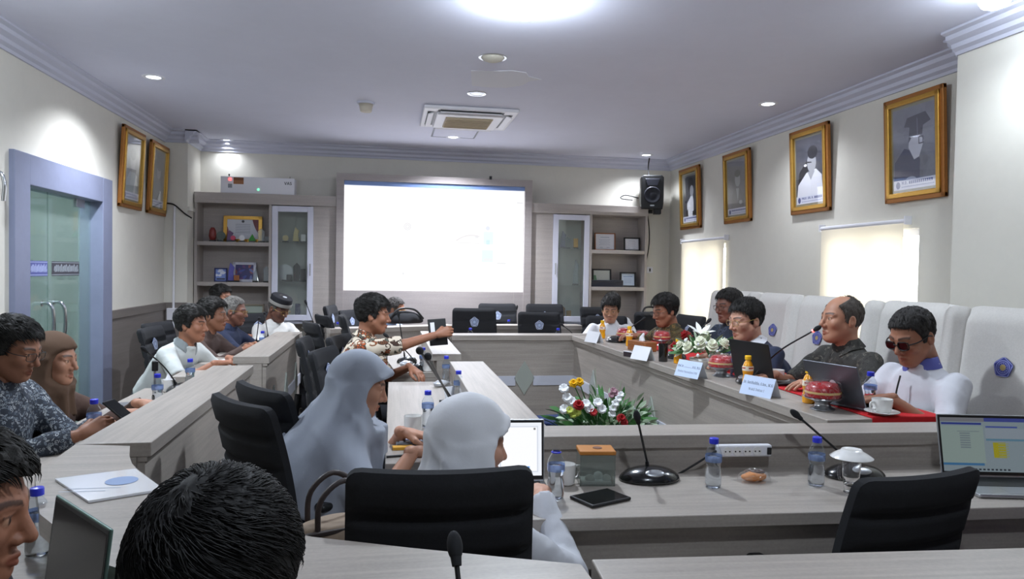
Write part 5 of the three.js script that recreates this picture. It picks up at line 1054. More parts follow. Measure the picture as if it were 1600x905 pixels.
sit('p12', { head: at(618, 484, { z: -8.1 }), yaw: 60, turn: 15, pitch: 10, lean: 0.34, skin: TONE.tan, hair: 'grey', hairColor: 0x3c3836, glasses: { mat: gold }, shirt: plainCloth(0x9fb4d0), sleeve: 'short', size: 1.05,
  hands: [{ p: V(0.12, 0.78, -7.85), d: V(0.6, 0, 0.6), pose: 'relaxed' }, { p: V(0.32, 0.78, -7.95), d: V(0.6, 0, 0.3), pose: 'relaxed' }],
  label: 'person in a light blue shirt in the last row below the screen', seatLabel: 'black office chair under the person in light blue' }, true);
// -- far table
sit('p13', { head: V(2.29, 1.065, -7.15), yaw: -12, turn: -8, pitch: 12, roll: 0, lean: 0.16, skin: TONE.warm, hair: 'full', glasses: { mat: gold }, shirt: plainCloth(0xd9dadf), sleeve: 'long', size: 1.05, collar: {},
  hands: [{ p: V(2.02, 0.8, -6.93), d: V(-0.1, -0.1, 1), pose: 'relaxed' }, { p: V(2.24, 0.79, -6.85), d: V(-0.5, 0, 0.7), pose: 'relaxed' }],
  label: 'person in a white long sleeved shirt and glasses at the far table end', seatLabel: 'black office chair under the person in the white long sleeved shirt' }, true);
sit('p13b', { head: V(2.6, 1.08, -8.06), yaw: -10, turn: 5, pitch: 8, lean: 0.1, skin: TONE.warm, hair: 'full', shirt: plainCloth(0xb9bbc2), sleeve: 'long', size: 1.0,
  label: 'person behind the one in white, mostly hidden, in front of the certificate shelf' }, false);
// -- hosts
sit('p14', { head: V(2.32, 1.135, -5.75), yaw: -72, turn: -6, pitch: 12, lean: 0.22, skin: TONE.tan, hair: 'full', glasses: {}, shirt: batikOlive, sleeve: 'long', size: 1.06, girth: 1.1, cell: 0.0105, collar: {},
  hands: [{ p: V(2.1, 0.93, -6.0), d: V(-0.7, 0, 0.3), pose: 'relaxed' }, { p: V(2.08, 0.93, -5.72), d: V(-0.7, 0, -0.3), pose: 'relaxed' }],
  label: 'person in olive brown batik shirt and glasses at the host table', seatLabel: 'black office chair behind the person in olive brown batik' }, true);
sit('p15', { head: V(2.62, 1.205, -5.2), yaw: -76, turn: 0, pitch: 6, lean: 0.08, skin: TONE.deep, hair: 'short', glasses: {}, shirt: batikNavy, sleeve: 'short', size: 1.04, girth: 1.05, collar: {},
  hands: [{ p: V(2.3, 0.9, -5.3), d: V(-0.8, 0, 0.3), pose: 'relaxed' }, { p: V(2.28, 0.9, -5.05), d: V(-0.8, 0, -0.3), pose: 'relaxed' }],
  label: 'person in dark blue patterned shirt between two neighbours at the host table', seatAt: [2.56, -5.42, -80], seatLabel: 'cream host armchair with emblem behind the person in dark blue pattern' }, 'host');
sit('p16', { head: V(2.22, 1.165, -4.17), yaw: -88, turn: 8, pitch: 8, lean: 0.34, skin: TONE.fair, hair: 'short', glasses: { mat: gold }, shirt: plainCloth(0x1a2440, 0.7), sleeve: 'long', wear: 'jacket', size: 1.06, cell: 0.0105, girth: 1.04, shoulders: 1.06, collar: { mat: plainCloth(0xdfe0e6), gap: 0.25 },
  hands: [{ p: V(2.06, 0.93, -4.32), d: V(-0.8, -0.1, 0.2), pose: 'flat' }, { p: V(2.08, 0.93, -4.0), d: V(-0.7, -0.1, -0.4), pose: 'flat' }],
  label: 'person in navy suit jacket and glasses leaning over the black laptop', seatAt: [2.52, -4.25, -86], seatLabel: 'cream host armchair with emblem behind the person in the navy suit' }, 'host');
sit('p17', { head: V(2.45, 1.215, -3.55), yaw: -86, turn: -6, pitch: -2, lean: 0.12, skin: TONE.warm, hair: 'bald', hairColor: 0x453e38, shirt: batikGrey, sleeve: 'short', sleeveAt: 0.95, size: 1.07, cell: 0.009, girth: 1.08, collar: {},
  hands: [{ p: V(2.06, 0.915, -3.55), d: V(-0.9, -0.1, 0.2), pose: 'flat' }, { p: V(2.18, 0.92, -3.3), d: V(-0.8, -0.1, -0.2), pose: 'flat' }],
  label: 'balding person in dark grey batik speaking into the lit microphone', seatAt: [2.54, -3.46, -86], seatLabel: 'cream host armchair under the balding speaker' }, 'host');
sit('p18', { head: V(2.42, 1.175, -2.97), yaw: -82, turn: 4, pitch: 22, lean: 0.12, skin: TONE.tan, hair: 'crop', hairColor: 0x1c1816, shirt: plainCloth(0xd0d1d8), sleeve: 'short', sleeveAt: 1.0, size: 1.06, cell: 0.009, collar: { mat: plainCloth(0x5a5fa8), gap: 0.12, flare: 0.006, height: 0.04 }, glasses: { lens: M.darkScreen, r: 0.0024, h: 0.019 },
  hands: [{ p: V(2.16, 0.92, -3.05), d: V(-0.9, -0.05, 0.1), pose: 'flat' }, { p: V(2.18, 0.92, -2.8), d: V(-0.8, -0.1, -0.4), pose: 'flat' }],
  label: 'person in white shirt with purple collar and sunglasses using a tablet', seatAt: [2.52, -2.8, -84], seatLabel: 'cream host armchair with emblem under the person in sunglasses' }, 'host');
mesh('button_placket', tube([[0.0, -0.18, 0.065], [0.0, -0.25, 0.085], [0.0, -0.36, 0.1]].map(([x, y, z]) => V(x, y, z).add(people.p18.H)), 0.004, 12), M.blackPlastic, people.p18.who);
placeHost(2.56, -4.86, -84, 'empty cream host armchair between the dark blue pattern and the navy suit');
sit('p19', { head: V(2.08, 1.08, -1.6), yaw: 176, lean: 0.14, skin: TONE.warm, shirt: batik('#3a2144', ['#5a3a68', '#2b1a36', '#6b4a80'], 90, 40, 31, 0.3), sleeve: 'long', wear: 'blouse', lower: 'skirt', pants: plainCloth(0x2c2440), size: 0.97,
  scarf: { mat: plainCloth(0x3a2650), hem: 0.8, flow: 0.2, depth: 0.16 },
  hands: [{ p: V(2.38, 0.77, -1.92), d: V(-0.2, 0, -1), pose: 'flat' }, { p: V(2.22, 0.77, -1.9), d: V(0.1, 0, -1), pose: 'flat' }],
  label: 'person in purple at the silver laptop, only a sleeve in view', seatLabel: 'black office chair under the person in purple' }, true);

// -- further chairs that stand free
chairAt(228, 512, 87, 'black office chair with emblem behind the person in the pale polo');
chairAt(497, 546, 76, 'empty black chair with emblem behind the blue grey headscarf, nearest the wide one');
chairAt(523, 525, 74, 'empty black chair with emblem next to the person in brown batik');
chairAt(480, 504, 110, 'empty black chair turned from the left counter, in the pair behind the emblem chairs');
chairAt(500, 493, 113, 'empty black ribbed chair with its back to the nearest table, by the left counter end');
chairAt(531, 493, 93, 'empty black chair seen edge on in front of the last row', -6.6);
chairAt(511, 478, 80, 'empty black chair behind the last row beside the glass cabinet', -7.9);
chairAt(398, 606, 124, 'black chair partly hidden behind the turned chair of the blue grey headscarf');
chairAt(740, 482, 2, 'black chair with emblem at the far table, left one of the front pair', -7.35);
chairAt(841, 488, 0, 'black chair with emblem at the far table, right one of the front pair', -7.35);
chairAt(776, 474, 2, 'black chair with emblem in the last row, below the screen', -8.4);
chairAt(850, 475, -2, 'black chair with emblem in the last row, in front of the glass cabinet', -8.4);
chairAt(930, 480, 12, 'black chair in the last row at the certificate shelf', -8.4);
chairAt(1452, 768, 190, 'black ribbed office chair turned away beside the silver laptop', -1.72);
chairAt(1085, 482, -80, 'black office chair at the corner of the host table by the window', -6.3);
// ---------------------------------------------------------------- things on the tables
const D = (px, py) => at(px, py, { y: DT }), T = (px, py) => at(px, py, { y: TT });
// water bottle, 17 cm
const bottleOuter = [[0.0001, 0.002], [0.02, 0.0], [0.026, 0.004], [0.0275, 0.02], [0.0265, 0.03], [0.0275, 0.038], [0.0265, 0.046], [0.0272, 0.055], [0.0235, 0.068], [0.0235, 0.078], [0.027, 0.09], [0.0275, 0.112], [0.0265, 0.122], [0.02, 0.136], [0.013, 0.146], [0.0125, 0.158]];
let bottleProto, openProto;
function bottle(p, label, group, open) {
  let b = open ? openProto : bottleProto;
  if (!b) {
    b = thing('water_bottle', label, 'bottle', p, 0, group);
    mesh('body', lathe(bottleOuter, 28), M.pet, b);
    mesh('water', lathe([[0.0001, 0.003], [0.0195, 0.002], [0.025, 0.006], [0.0262, 0.02], [0.0262, 0.055], [0.0225, 0.068], [0.0225, 0.078], [0.0255, 0.09], [0.0255, 0.104], [0.0001, 0.104]], 24), M.water, b);
    mesh('label_sleeve', lathe([[0.0279, 0.09], [0.0281, 0.112]], 28), M.blueLabel, b);
    mesh('neck_ring', lathe([[0.0128, 0.146], [0.0165, 0.147], [0.0165, 0.15], [0.0128, 0.151]], 20), open ? M.blueCap : M.pet, b);
    if (!open) mesh('cap', lathe([[0.0145, 0.15], [0.0155, 0.151], [0.0155, 0.166], [0.0145, 0.169], [0.0001, 0.17]], 22), M.blueCap, b);
    if (open) openProto = b; else bottleProto = b;
    return b;
  }
  return dup(b, p, rr(0, 6), label, group);
}
let ojProto;
function juice(p, label) {
  if (ojProto) return dup(ojProto, p, rr(0, 6), label, 'orange juice bottles');
  const b = ojProto = thing('juice_bottle', label, 'bottle', p, 0, 'orange juice bottles');
  mesh('body', lathe([[0.0001, 0.001], [0.024, 0], [0.028, 0.006], [0.028, 0.03], [0.024, 0.06], [0.028, 0.085], [0.029, 0.1], [0.02, 0.125], [0.0135, 0.135], [0.0135, 0.145], [0.0001, 0.146]], 26), M.orangeDrink, b);
  mesh('label_sleeve', lathe([[0.0255, 0.062], [0.029, 0.083], [0.0297, 0.1], [0.028, 0.107]], 26), std({ map: canvasTex(128, 64, (c) => { c.fillStyle = '#f3e7d2'; c.fillRect(0, 0, 128, 64); c.fillStyle = '#e89a1c'; c.fillRect(0, 44, 128, 20); c.fillStyle = '#b03a2a'; for (let i = 0; i < 4; i++) c.fillRect(10 + 32 * i, 20, 20, 10); }), roughness: 0.4 }), b);
  mesh('cap', lathe([[0.0165, 0.14], [0.0172, 0.142], [0.0172, 0.158], [0.016, 0.162], [0.0001, 0.163]], 22), M.yellowCap, b);
  return b;
}
// conference microphone: base at p, neck to the tip (world)
function microphone(p, turn, tip, label, o = {}) {
  const m = thing('conference_microphone', label, 'microphone', p, turn), l = tip.clone().sub(V(p.x, p.y, p.z)).applyAxisAngle(V(0, 1, 0), -turn);
  const base = mesh('base', nets((x, y, z) => smax(ell(x, y, z, 0, 0.0, 0, 0.11 * (1 - 0.8 * z), 0.05, 0.075) + 0.0, -y, 0.004), [-0.13, -0.005, -0.09], [0.13, 0.06, 0.09], 0.005), M.blackGloss, m);
  mesh('button_plate', new THREE.SphereGeometry(0.035, 18, 10).scale(1, 0.18, 0.5).rotateX(0.5).translate(0, 0.036, 0.048), M.silver, base);
  const s = V(0, 0.045, -0.02), mid = s.clone().lerp(l, 0.4).add(V(0, o.bow ?? 0.02, 0)), dirn = l.clone().sub(mid).normalize(), e = l.clone().addScaledVector(dirn, -0.045);
  mesh('neck', [tube([s, mid, e], 0.0042, 30, 8), bar([0, 0.03, -0.02], s.clone().lerp(mid, 0.22), 0.008, 10, 0.006)], M.blackPlastic, m);
  if (o.lit) mesh('light_ring', bar(e, e.clone().addScaledVector(dirn, 0.008), 0.0085, 14), glow(0xff2a18, 3), m);
  const h = new THREE.SphereGeometry(0.0125, 14, 10).scale(1, 1.9, 1).applyQuaternion(new THREE.Quaternion().setFromUnitVectors(V(0, 1, 0), dirn)).translate(...l.clone().addScaledVector(dirn, -0.015).toArray());
  mesh('capsule', [h, bar(e, l.clone().addScaledVector(dirn, -0.02), 0.0075, 12, 0.01)], std({ color: 0x202124, roughness: 0.9 }), m);
  return m;
}
// laptop: screen faces +z, hinge at the back
function laptop(p, turn, w, open, label, o = {}) {
  const L = thing('laptop', label, 'laptop', p, turn), d = o.depth ?? w * 0.68, m = o.mat ?? M.silver;
  const base = mesh('base', new RoundedBoxGeometry(w, 0.014, d, 3, 0.006).translate(0, 0.0075, 0), m, L);
  mesh('keyboard', box(-w * 0.44, w * 0.44, 0.0146, 0.0152, -d * 0.42, d * 0.08), o.keys ?? M.blackPlastic, base);
  mesh('touch_pad', box(-w * 0.16, w * 0.16, 0.0146, 0.015, d * 0.14, d * 0.44), o.pad ?? m, base);
  const h = d * 0.98, fold = (g) => g.rotateX(-open).translate(0, 0.012, -d / 2 + 0.004);
  const lid = mesh('lid', fold(new RoundedBoxGeometry(w, h, 0.007, 3, 0.0034).translate(0, h / 2, 0)), m, L);
  mesh('bezel', fold(box(-w / 2 + 0.004, w / 2 - 0.004, 0.006, h - 0.004, 0.0034, 0.0042)), M.blackPlastic, lid);
  mesh('screen', fold(box(-w / 2 + 0.01, w / 2 - 0.01, 0.018, h - 0.012, 0.0042, 0.0046)), o.screen ?? M.darkScreen, lid);
  if (o.badge) mesh('badge', fold(new THREE.CylinderGeometry(0.018, 0.018, 0.001, 20).rotateX(Math.PI / 2).translate(0, h / 2, -0.0042)), o.badge, lid);
  return L;
}
// ---- front counter
seedState = 5;
bottle(D(868, 779), 'open water bottle without cap beside the pale headscarf', undefined, true);
bottle(D(1114, 762), 'capped water bottle under the power strip beside the pastry', undefined);
bottle(D(1275, 759), 'capped water bottle beside the glass tumbler with the white lid', undefined);
{
  const m = thing('mug', 'white porcelain mug behind the open water bottle', 'mug', D(884, 757), 0.3);
  mesh('body', lathe([[0.0001, 0.004], [0.024, 0], [0.03, 0.006], [0.034, 0.07], [0.032, 0.07], [0.028, 0.01], [0.0001, 0.008]], 28), M.porcelain, m);
  mesh('handle', tube([[0.03, 0.058, 0], [0.05, 0.056, 0], [0.054, 0.036, 0], [0.046, 0.02, 0], [0.029, 0.018, 0]], 0.005, 22), M.porcelain, m);
}
{
  const b = thing('sweets_box', 'clear box with orange lid standing beside the black microphone', 'box', D(930, 754), -0.12), w = 0.06, h = 0.105;
  mesh('walls', [box(-w, w, 0, 0.003, -0.045, 0.045), box(-w, -w + 0.002, 0, h, -0.045, 0.045), box(w - 0.002, w, 0, h, -0.045, 0.045), box(-w, w, 0, h, 0.043, 0.045), box(-w, w, 0, h, -0.045, -0.043)], phy({ color: 0xd5dad6, roughness: 0.08, transmission: 0.85, thickness: 0 }), b);
  mesh('lid', box(-w - 0.002, w + 0.002, h, h + 0.014, -0.047, 0.047, 0.004), std({ color: 0xb9772f, roughness: 0.45 }), b);
  mesh('lid_emblem', new THREE.CylinderGeometry(0.016, 0.016, 0.002, 18).translate(0.005, h + 0.0145, 0), std({ color: 0x6b3d22, roughness: 0.6 }), b);
  mesh('sweets', [ball(0.018, -0.02, 0.02, 0.01).scale(1, 0.8, 1), ball(0.017, 0.012, 0.018, -0.012), ball(0.016, 0.036, 0.017, 0.014), box(-0.052, 0.05, 0.003, 0.012, -0.036, 0.036, 0.003)], M.paper, b);
}
microphone(D(1015, 750), 0, at(994, 645, { z: -2.32 }), 'black conference microphone with upright neck on the counter with the power strip', { bow: 0.0 });
microphone(D(1336, 746), -0.15, at(1238, 643, { z: -2.35 }), 'black conference microphone leaning away behind the glass tumbler', { bow: 0.0 });
{
  const t = thing('tablet', 'black tablet lying flat between the open bottle and microphone', 'tablet', D(938, 781), 0.42);
  mesh('case', new RoundedBoxGeometry(0.16, 0.01, 0.115, 3, 0.004).translate(0, 0.006, 0), M.blackPlastic, t);
  mesh('glass', box(-0.073, 0.073, 0.011, 0.0118, -0.05, 0.05), M.darkScreen, t);
}
{
  const p = at(1160, 703, { z: -2.44 }), s = thing('power_strip', 'white power strip with four sockets fixed below the counter tier', 'power strip', [p.x, p.y, -2.43], -0.05), w = 0.105;
  mesh('housing', box(-w, w, -0.022, 0.022, -0.02, 0.012, 0.008), M.white, s);
  for (let i = 0; i < 4; i++) { const x = -0.068 + i * 0.038, k = mesh('socket', new THREE.CylinderGeometry(0.0165, 0.0165, 0.003, 22).rotateX(Math.PI / 2).translate(x, 0, 0.0125), M.porcelain, s); mesh('pin_holes', [-1, 1].map((q) => new THREE.CylinderGeometry(0.0028, 0.0028, 0.002, 8).rotateX(Math.PI / 2).translate(x + q * 0.008, 0, 0.0145)), M.blackPlastic, k); }
  mesh('switch', box(0.084, 0.1, -0.013, 0.013, 0.011, 0.017, 0.002), M.blackPlastic, s);
  mesh('flex', tube([[-w, 0, 0], [-w - 0.1, -0.06, 0.0], [-w - 0.2, -0.098, 0.03]], 0.004, 20), M.cable, s);
}
{
  const s = thing('pastry_plate', 'pastry with chocolate wrapped in cling film on a clear tray', 'pastry', D(1178, 752), 0.1);
  mesh('tray', slabFrom([[-0.075, -0.03], [0.075, -0.02], [0.07, 0.038], [-0.01, 0.05], [-0.06, 0.03]], 0.002, 0.005), M.cling, s);
  mesh('pastry', nets((x, y, z) => smax(ell(x, y, z, 0, 0.016, 0, 0.048, 0.017, 0.028) + 0.002 * noise3(x * 70, y * 70, z * 70), 0.004 - y, 0.004), [-0.06, 0, -0.04], [0.06, 0.045, 0.04], 0.004), std({ color: 0xc77a2c, roughness: 0.6 }), s);
  mesh('chocolate', nets((x, y, z) => ell(x, y, z, 0.018, 0.031, -0.004, 0.03, 0.006, 0.018) + 0.002 * noise3(x * 90, y * 60, z * 90), [-0.03, 0.02, -0.03], [0.06, 0.045, 0.03], 0.003), std({ color: 0x3a2018, roughness: 0.5 }), s);
  mesh('film', nets((x, y, z) => Math.abs(ell(x, y, z, 0, 0.006, 0, 0.062, 0.038, 0.04) + 0.003 * noise3(x * 60, y * 50, z * 60)) - 0.0011 + (y < 0.006 ? 1 : 0), [-0.08, 0.0, -0.06], [0.08, 0.06, 0.06], 0.0035), M.cling, s);
}
{
  const g = thing('glass_tumbler', 'glass mug with handle covered by a white saucer lid', 'glass', D(1329, 769), 0.2);
  mesh('wall', lathe([[0.0001, 0.006], [0.022, 0.004], [0.023, 0], [0.021, 0.012], [0.021, 0.022], [0.027, 0.05], [0.032, 0.118], [0.0305, 0.118], [0.026, 0.055], [0.019, 0.026], [0.0001, 0.024]], 32), phy({ color: 0xffffff, roughness: 0.03, transmission: 1, thickness: 0.01, ior: 1.45 }), g);
  mesh('handle', tube([[-0.029, 0.1, 0], [-0.05, 0.097, 0], [-0.053, 0.06, 0], [-0.045, 0.044, 0], [-0.026, 0.044, 0]], 0.0042, 22), M.clearGlass, g);
  mesh('saucer_lid', lathe([[0.0001, 0.136], [0.03, 0.137], [0.034, 0.133], [0.052, 0.126], [0.067, 0.116], [0.068, 0.119], [0.05, 0.131], [0.035, 0.139], [0.031, 0.145], [0.028, 0.141], [0.0001, 0.141]], 40), M.porcelain, g);
}
{
  const pic = canvasTex(512, 320, (c) => {
    c.fillStyle = '#9fb0ba'; c.fillRect(0, 0, 512, 320); c.fillStyle = '#8d8f98'; c.fillRect(0, 0, 260, 24); c.fillStyle = '#4a56a8'; c.fillRect(260, 0, 252, 22);
    c.fillStyle = '#a9bdb9'; c.fillRect(0, 50, 250, 220); c.fillStyle = '#3b4aa0'; c.fillRect(6, 30, 236, 12); c.fillStyle = '#5668b8'; c.fillRect(266, 48, 186, 10);
    c.fillStyle = '#a8b6c4'; c.fillRect(262, 62, 240, 60); c.fillStyle = '#6f9ab4'; c.fillRect(262, 124, 230, 12); c.fillStyle = '#c2b92c'; c.fillRect(300, 146, 74, 90); c.fillStyle = '#a9b489'; for (let i = 0; i < 6; i++) c.fillRect(330, 150 + i * 15, 60, 6);
    c.fillStyle = '#8b9aa2'; for (let i = 0; i < 7; i++) c.fillRect(110, 90 + i * 14, 60, 8); c.fillRect(96, 80, 130, 4);
    c.fillStyle = '#4f86b8'; c.fillRect(0, 270, 240, 14); c.fillStyle = '#3c4450'; for (let i = 0; i < 9; i++) c.fillRect(180 + i * 24, 302, 14, 10);
  });
  const p = D(1575, 765);
  laptop(V(p.x, DT, p.z), -0.2, 0.33, 0.22, 'open silver laptop showing windows with a yellow block beside the purple sleeve', { screen: std({ color: 0x050505, emissive: 0xffffff, emissiveMap: pic, emissiveIntensity: 0.32, roughness: 0.15 }) });
  const q = D(1487, 728), m = thing('computer_mouse', 'white computer mouse behind the silver laptop', 'mouse', q, 0.6);
  mesh('shell', nets((x, y, z) => smax(ell(x, y, z, 0, 0, 0, 0.03, 0.028, 0.052), -y, 0.004), [-0.04, -0.004, -0.06], [0.04, 0.04, 0.06], 0.004), M.white, m);
}
{ // laptop of the pale headscarf
  const pic = canvasTex(256, 160, (c) => { c.fillStyle = '#e9edf4'; c.fillRect(0, 0, 256, 160); c.fillStyle = '#d3d9e4'; c.fillRect(60, 10, 60, 140); c.fillRect(130, 10, 116, 140); c.fillStyle = '#f6f7fa'; c.fillRect(134, 14, 108, 132); c.fillStyle = '#5a9ae6'; c.fillRect(180, 132, 40, 8); c.fillStyle = '#777'; c.fillRect(232, 16, 6, 6); });
  const p = at(800, 775, { y: DT });
  laptop(V(p.x - 0.03, DT, p.z - 0.02), -0.06, 0.31, 0.14, 'open laptop with a bright document in front of the pale headscarf', { screen: std({ color: 0x050505, emissive: 0xffffff, emissiveMap: pic, emissiveIntensity: 0.85, roughness: 0.2 }) });
}
// cables under the front counter
for (const [px, k, lab] of [[990, 0, 'black cable hanging straight below the counter near the open bottle'], [1034, 1, 'black cable hanging with a kink below the counter near the upright microphone'], [1215, 2, 'black cable hanging below the counter near the pastry']]) { const p = at(px, 850, { z: -2.3 }); tag(mesh('hanging_cable', tube([[p.x + 0.02, 0.68, -2.28], [p.x + 0.01, 0.5, -2.3], [p.x - 0.02 + 0.02 * k, 0.3, -2.3], [p.x, 0.006, -2.3]], 0.005, 20), M.cable), lab, 'cable'); }
{ const a = at(1055, 838, { z: -2.3 }), b = at(1135, 838, { z: -2.3 }); tag(mesh('hanging_cable', tube([[a.x, 0.69, -2.3], [a.x + 0.04, a.y - 0.03, -2.3], [(a.x + b.x) / 2, a.y - 0.05, -2.3], [b.x - 0.03, a.y - 0.03, -2.3], [b.x, 0.69, -2.3]], 0.005, 30), M.cable), 'black cable sagging in a loop below the counter', 'cable'); }

// ---- host table
{
  // red felt runner over the rear edge
  const g = new THREE.BoxGeometry(0.34, 0.004, 3.6, 8, 1, 40), p = g.attributes.position;
  for (let i = 0; i < p.count; i++) p.setY(i, p.getY(i) + 0.0015 * noise3(p.getX(i) * 14, 1, p.getZ(i) * 9));
  g.computeVertexNormals();
  const r = thing('red_runner', 'red felt runner along the rear half of the host table', 'cloth', [2.205, TT + 0.0045, -4.47], -0.02);
  mesh('cloth', metric(g), M.redFelt, r);
  mesh('end_flap', metric(box(-0.17, 0.17, -0.035, 0.0, 1.8, 1.805)), M.redFelt, r);
  mesh('side_flap', metric(box(0.17, 0.175, -0.22, 0.0, -1.8, 1.8)), M.redFelt, r);
}
function nameCard(p, turn, w, h, mat, label) {
  const c = thing('name_card', label, 'name card', p, turn), d = h * 0.42;
  const face = (s) => { const g = new THREE.BoxGeometry(w, h, 0.0015); g.rotateX(-s * 0.4).translate(0, h * 0.46, s * d * 0.45); return g; };
  mesh('front_leaf', face(1), mat, c); mesh('back_leaf', face(-1), M.paper, c); return c;
}
const cardTex = (a, b, ink) => std({ map: canvasTex(512, 224, (c) => { c.fillStyle = '#c9d8f2'; c.fillRect(0, 0, 512, 224); c.fillStyle = ink; c.textAlign = 'center'; c.font = 'bold 44px serif'; c.fillText(a, 256, 96, 480); c.font = '38px serif'; c.fillText(b, 256, 166, 420); }), roughness: 0.6 });
nameCard(T(928, 535), -1.2, 0.17, 0.1, M.paper, 'blank bright name card at the far end of the host table');
nameCard(T(1004, 562), -1.2, 0.17, 0.1, M.paper, 'blank bright name card in front of the wooden tissue box');
nameCard(T(1079, 589), -1.22, 0.19, 0.1, cardTex('Prof. Dr. ................., M.Si., Ph.D', 'Direktur Pascasarjana UNM', '#33405c'), 'name card with two printed lines in front of the flowers');
nameCard(T(1187, 618), -1.2, 0.19, 0.1, cardTex('Dr. Sarifuddin, S.Sos., M.Si', 'Wakil Dekan I', '#33405c'), 'name card with two printed lines beside the orange juice bottle');
let dishProto;
function dish(p, label, foot = true, s = 1) {
  const d = thing('food_dish', label, 'dish', p, rr(0, 3), 'covered red food dishes');
  const y0 = foot ? 0.05 : 0.005;
  if (foot) mesh('stand', lathe([[0.0001, 0.004], [0.05, 0], [0.052, 0.006], [0.035, 0.016], [0.03, 0.03], [0.045, 0.042], [0.075, 0.05], [0.0001, 0.05]].map(([a, b]) => [a * s, b]), 36), M.steel, d);
  mesh('tray', lathe([[0.0001, y0], [0.075 * s, y0], [0.082 * s, y0 + 0.006], [0.0001, y0 + 0.008]], 36), M.steel, d);
  mesh('red_cover', lathe([[0.074 * s, y0 + 0.008], [0.076 * s, y0 + 0.03], [0.07 * s, y0 + 0.05], [0.058 * s, y0 + 0.068], [0.02 * s, y0 + 0.074], [0.0001, y0 + 0.074]], 10), M.redFoil, d);
  mesh('gold_band', lathe([[0.0765 * s, y0 + 0.024], [0.0772 * s, y0 + 0.029], [0.0765 * s, y0 + 0.034]], 10), std({ color: 0xd8b77a, roughness: 0.4 }), d);
  mesh('film', nets((x, y, z) => { const q = lerp(0.088, 0.07, clamp((y - y0) / 0.08)) * s, r = Math.hypot(x, z); return Math.max(Math.abs(smax(r - q, y - y0 - 0.079, 0.02) + 0.003 * noise3(x * 45, y * 45, z * 45)) - 0.0012, y0 + 0.004 - y); }, [-0.11 * s, y0 - 0.005, -0.11 * s], [0.11 * s, y0 + 0.1, 0.11 * s], 0.0055), M.cling, d);
  return d;
}
dish(T(1285, 640), 'red covered food dish on a silver stand beside the silver laptop');
dish(T(1127, 588), 'red covered food dish on a silver stand beside the flowers');
dish(at(976, 535, { y: TT }), 'red covered food dish behind the far blank name card', true, 0.9);
dish(at(1004, 531, { y: TT }), 'red covered food dish between the juice bottle and the olive batik', false, 0.9);
dish(at(1034, 541, { y: TT }), 'red covered food dish beside the wooden tissue box', true, 0.9);
juice(T(941, 529), 'orange juice bottle behind the far blank name card');
juice(T(983, 541), 'orange juice bottle behind the wooden tissue box');
juice(T(1059, 568), 'orange juice bottle beside the dark glass next to the flowers');
juice(T(1168, 603), 'orange juice bottle behind the readable name card');
juice(T(1263, 630), 'orange juice bottle behind the red dish nearest the silver laptop');
bottle(T(1148, 590), 'capped water bottle between the red dish and black laptop', undefined);
bottle(T(1359, 640), 'capped water bottle beside the cup and saucer on the red runner', undefined);
function cup(p, turn, label) {
  const c = thing('cup_and_saucer', label, 'cup', p, turn);
  mesh('saucer', lathe([[0.0001, 0.003], [0.03, 0], [0.04, 0.004], [0.07, 0.014], [0.069, 0.017], [0.04, 0.008], [0.0001, 0.006]], 36), M.porcelain, c);
  const b = mesh('cup_body', lathe([[0.0001, 0.01], [0.026, 0.008], [0.034, 0.014], [0.04, 0.04], [0.042, 0.068], [0.04, 0.068], [0.037, 0.04], [0.031, 0.018], [0.0001, 0.014]], 32), M.porcelain, c);
  mesh('handle', tube([[-0.039, 0.055, 0], [-0.058, 0.054, 0], [-0.06, 0.036, 0], [-0.05, 0.024, 0], [-0.036, 0.026, 0]], 0.0045, 22), M.porcelain, b);
  return c;
}
cup(at(1378, 648, { y: TT + 0.008 }), 0.1, 'white cup and saucer on the red runner');
cup(at(1213, 597, { y: TT + 0.008 }), 0.4, 'white cup and saucer behind the readable name card');
{ const p = at(1312, 596, { x: 2.03 }); laptop(V(2.1, TT + 0.008, p.z), 1.85, 0.29, 0.35, 'silver laptop seen from behind in front of the balding speaker', { badge: M.white, depth: 0.2, mat: std({ color: 0x6d7078, roughness: 0.35, metalness: 0.7 }) }); }
{ const p = at(1180, 562, { x: 2.0 }); laptop(V(2.09, TT + 0.008, p.z), 1.75, 0.33, 0.22, 'black laptop seen from behind in front of the navy suit', { mat: M.blackPlastic, depth: 0.22 }); }
{
  const t = thing('tablet', 'dark grey tablet under the hands of the person in sunglasses', 'tablet', V(2.16, TT + 0.009, -2.93), 1.4);
  mesh('case', new RoundedBoxGeometry(0.25, 0.012, 0.17, 3, 0.005).translate(0, 0.007, 0), std({ color: 0x3a3b40, roughness: 0.45 }), t);
  mesh('glass', box(-0.115, 0.115, 0.0132, 0.0138, -0.075, 0.075), M.darkScreen, t);
}
microphone(V(1.95, TT + 0.002, -3.6), -1.7, at(1281, 511, { x: 2.13 }), 'conference microphone with glowing red ring in front of the balding speaker', { lit: true, bow: 0.03 });
microphone(V(2.0, TT + 0.002, -4.75), -1.7, at(1110, 499, { x: 2.25 }), 'conference microphone beside the flowers pointing at the dark blue patterned shirt', { bow: 0.0 });
microphone(V(1.93, TT + 0.002, -5.9), -1.7, at(1008, 497, { x: 2.1 }), 'conference microphone in front of the olive brown batik', { bow: 0.0 });
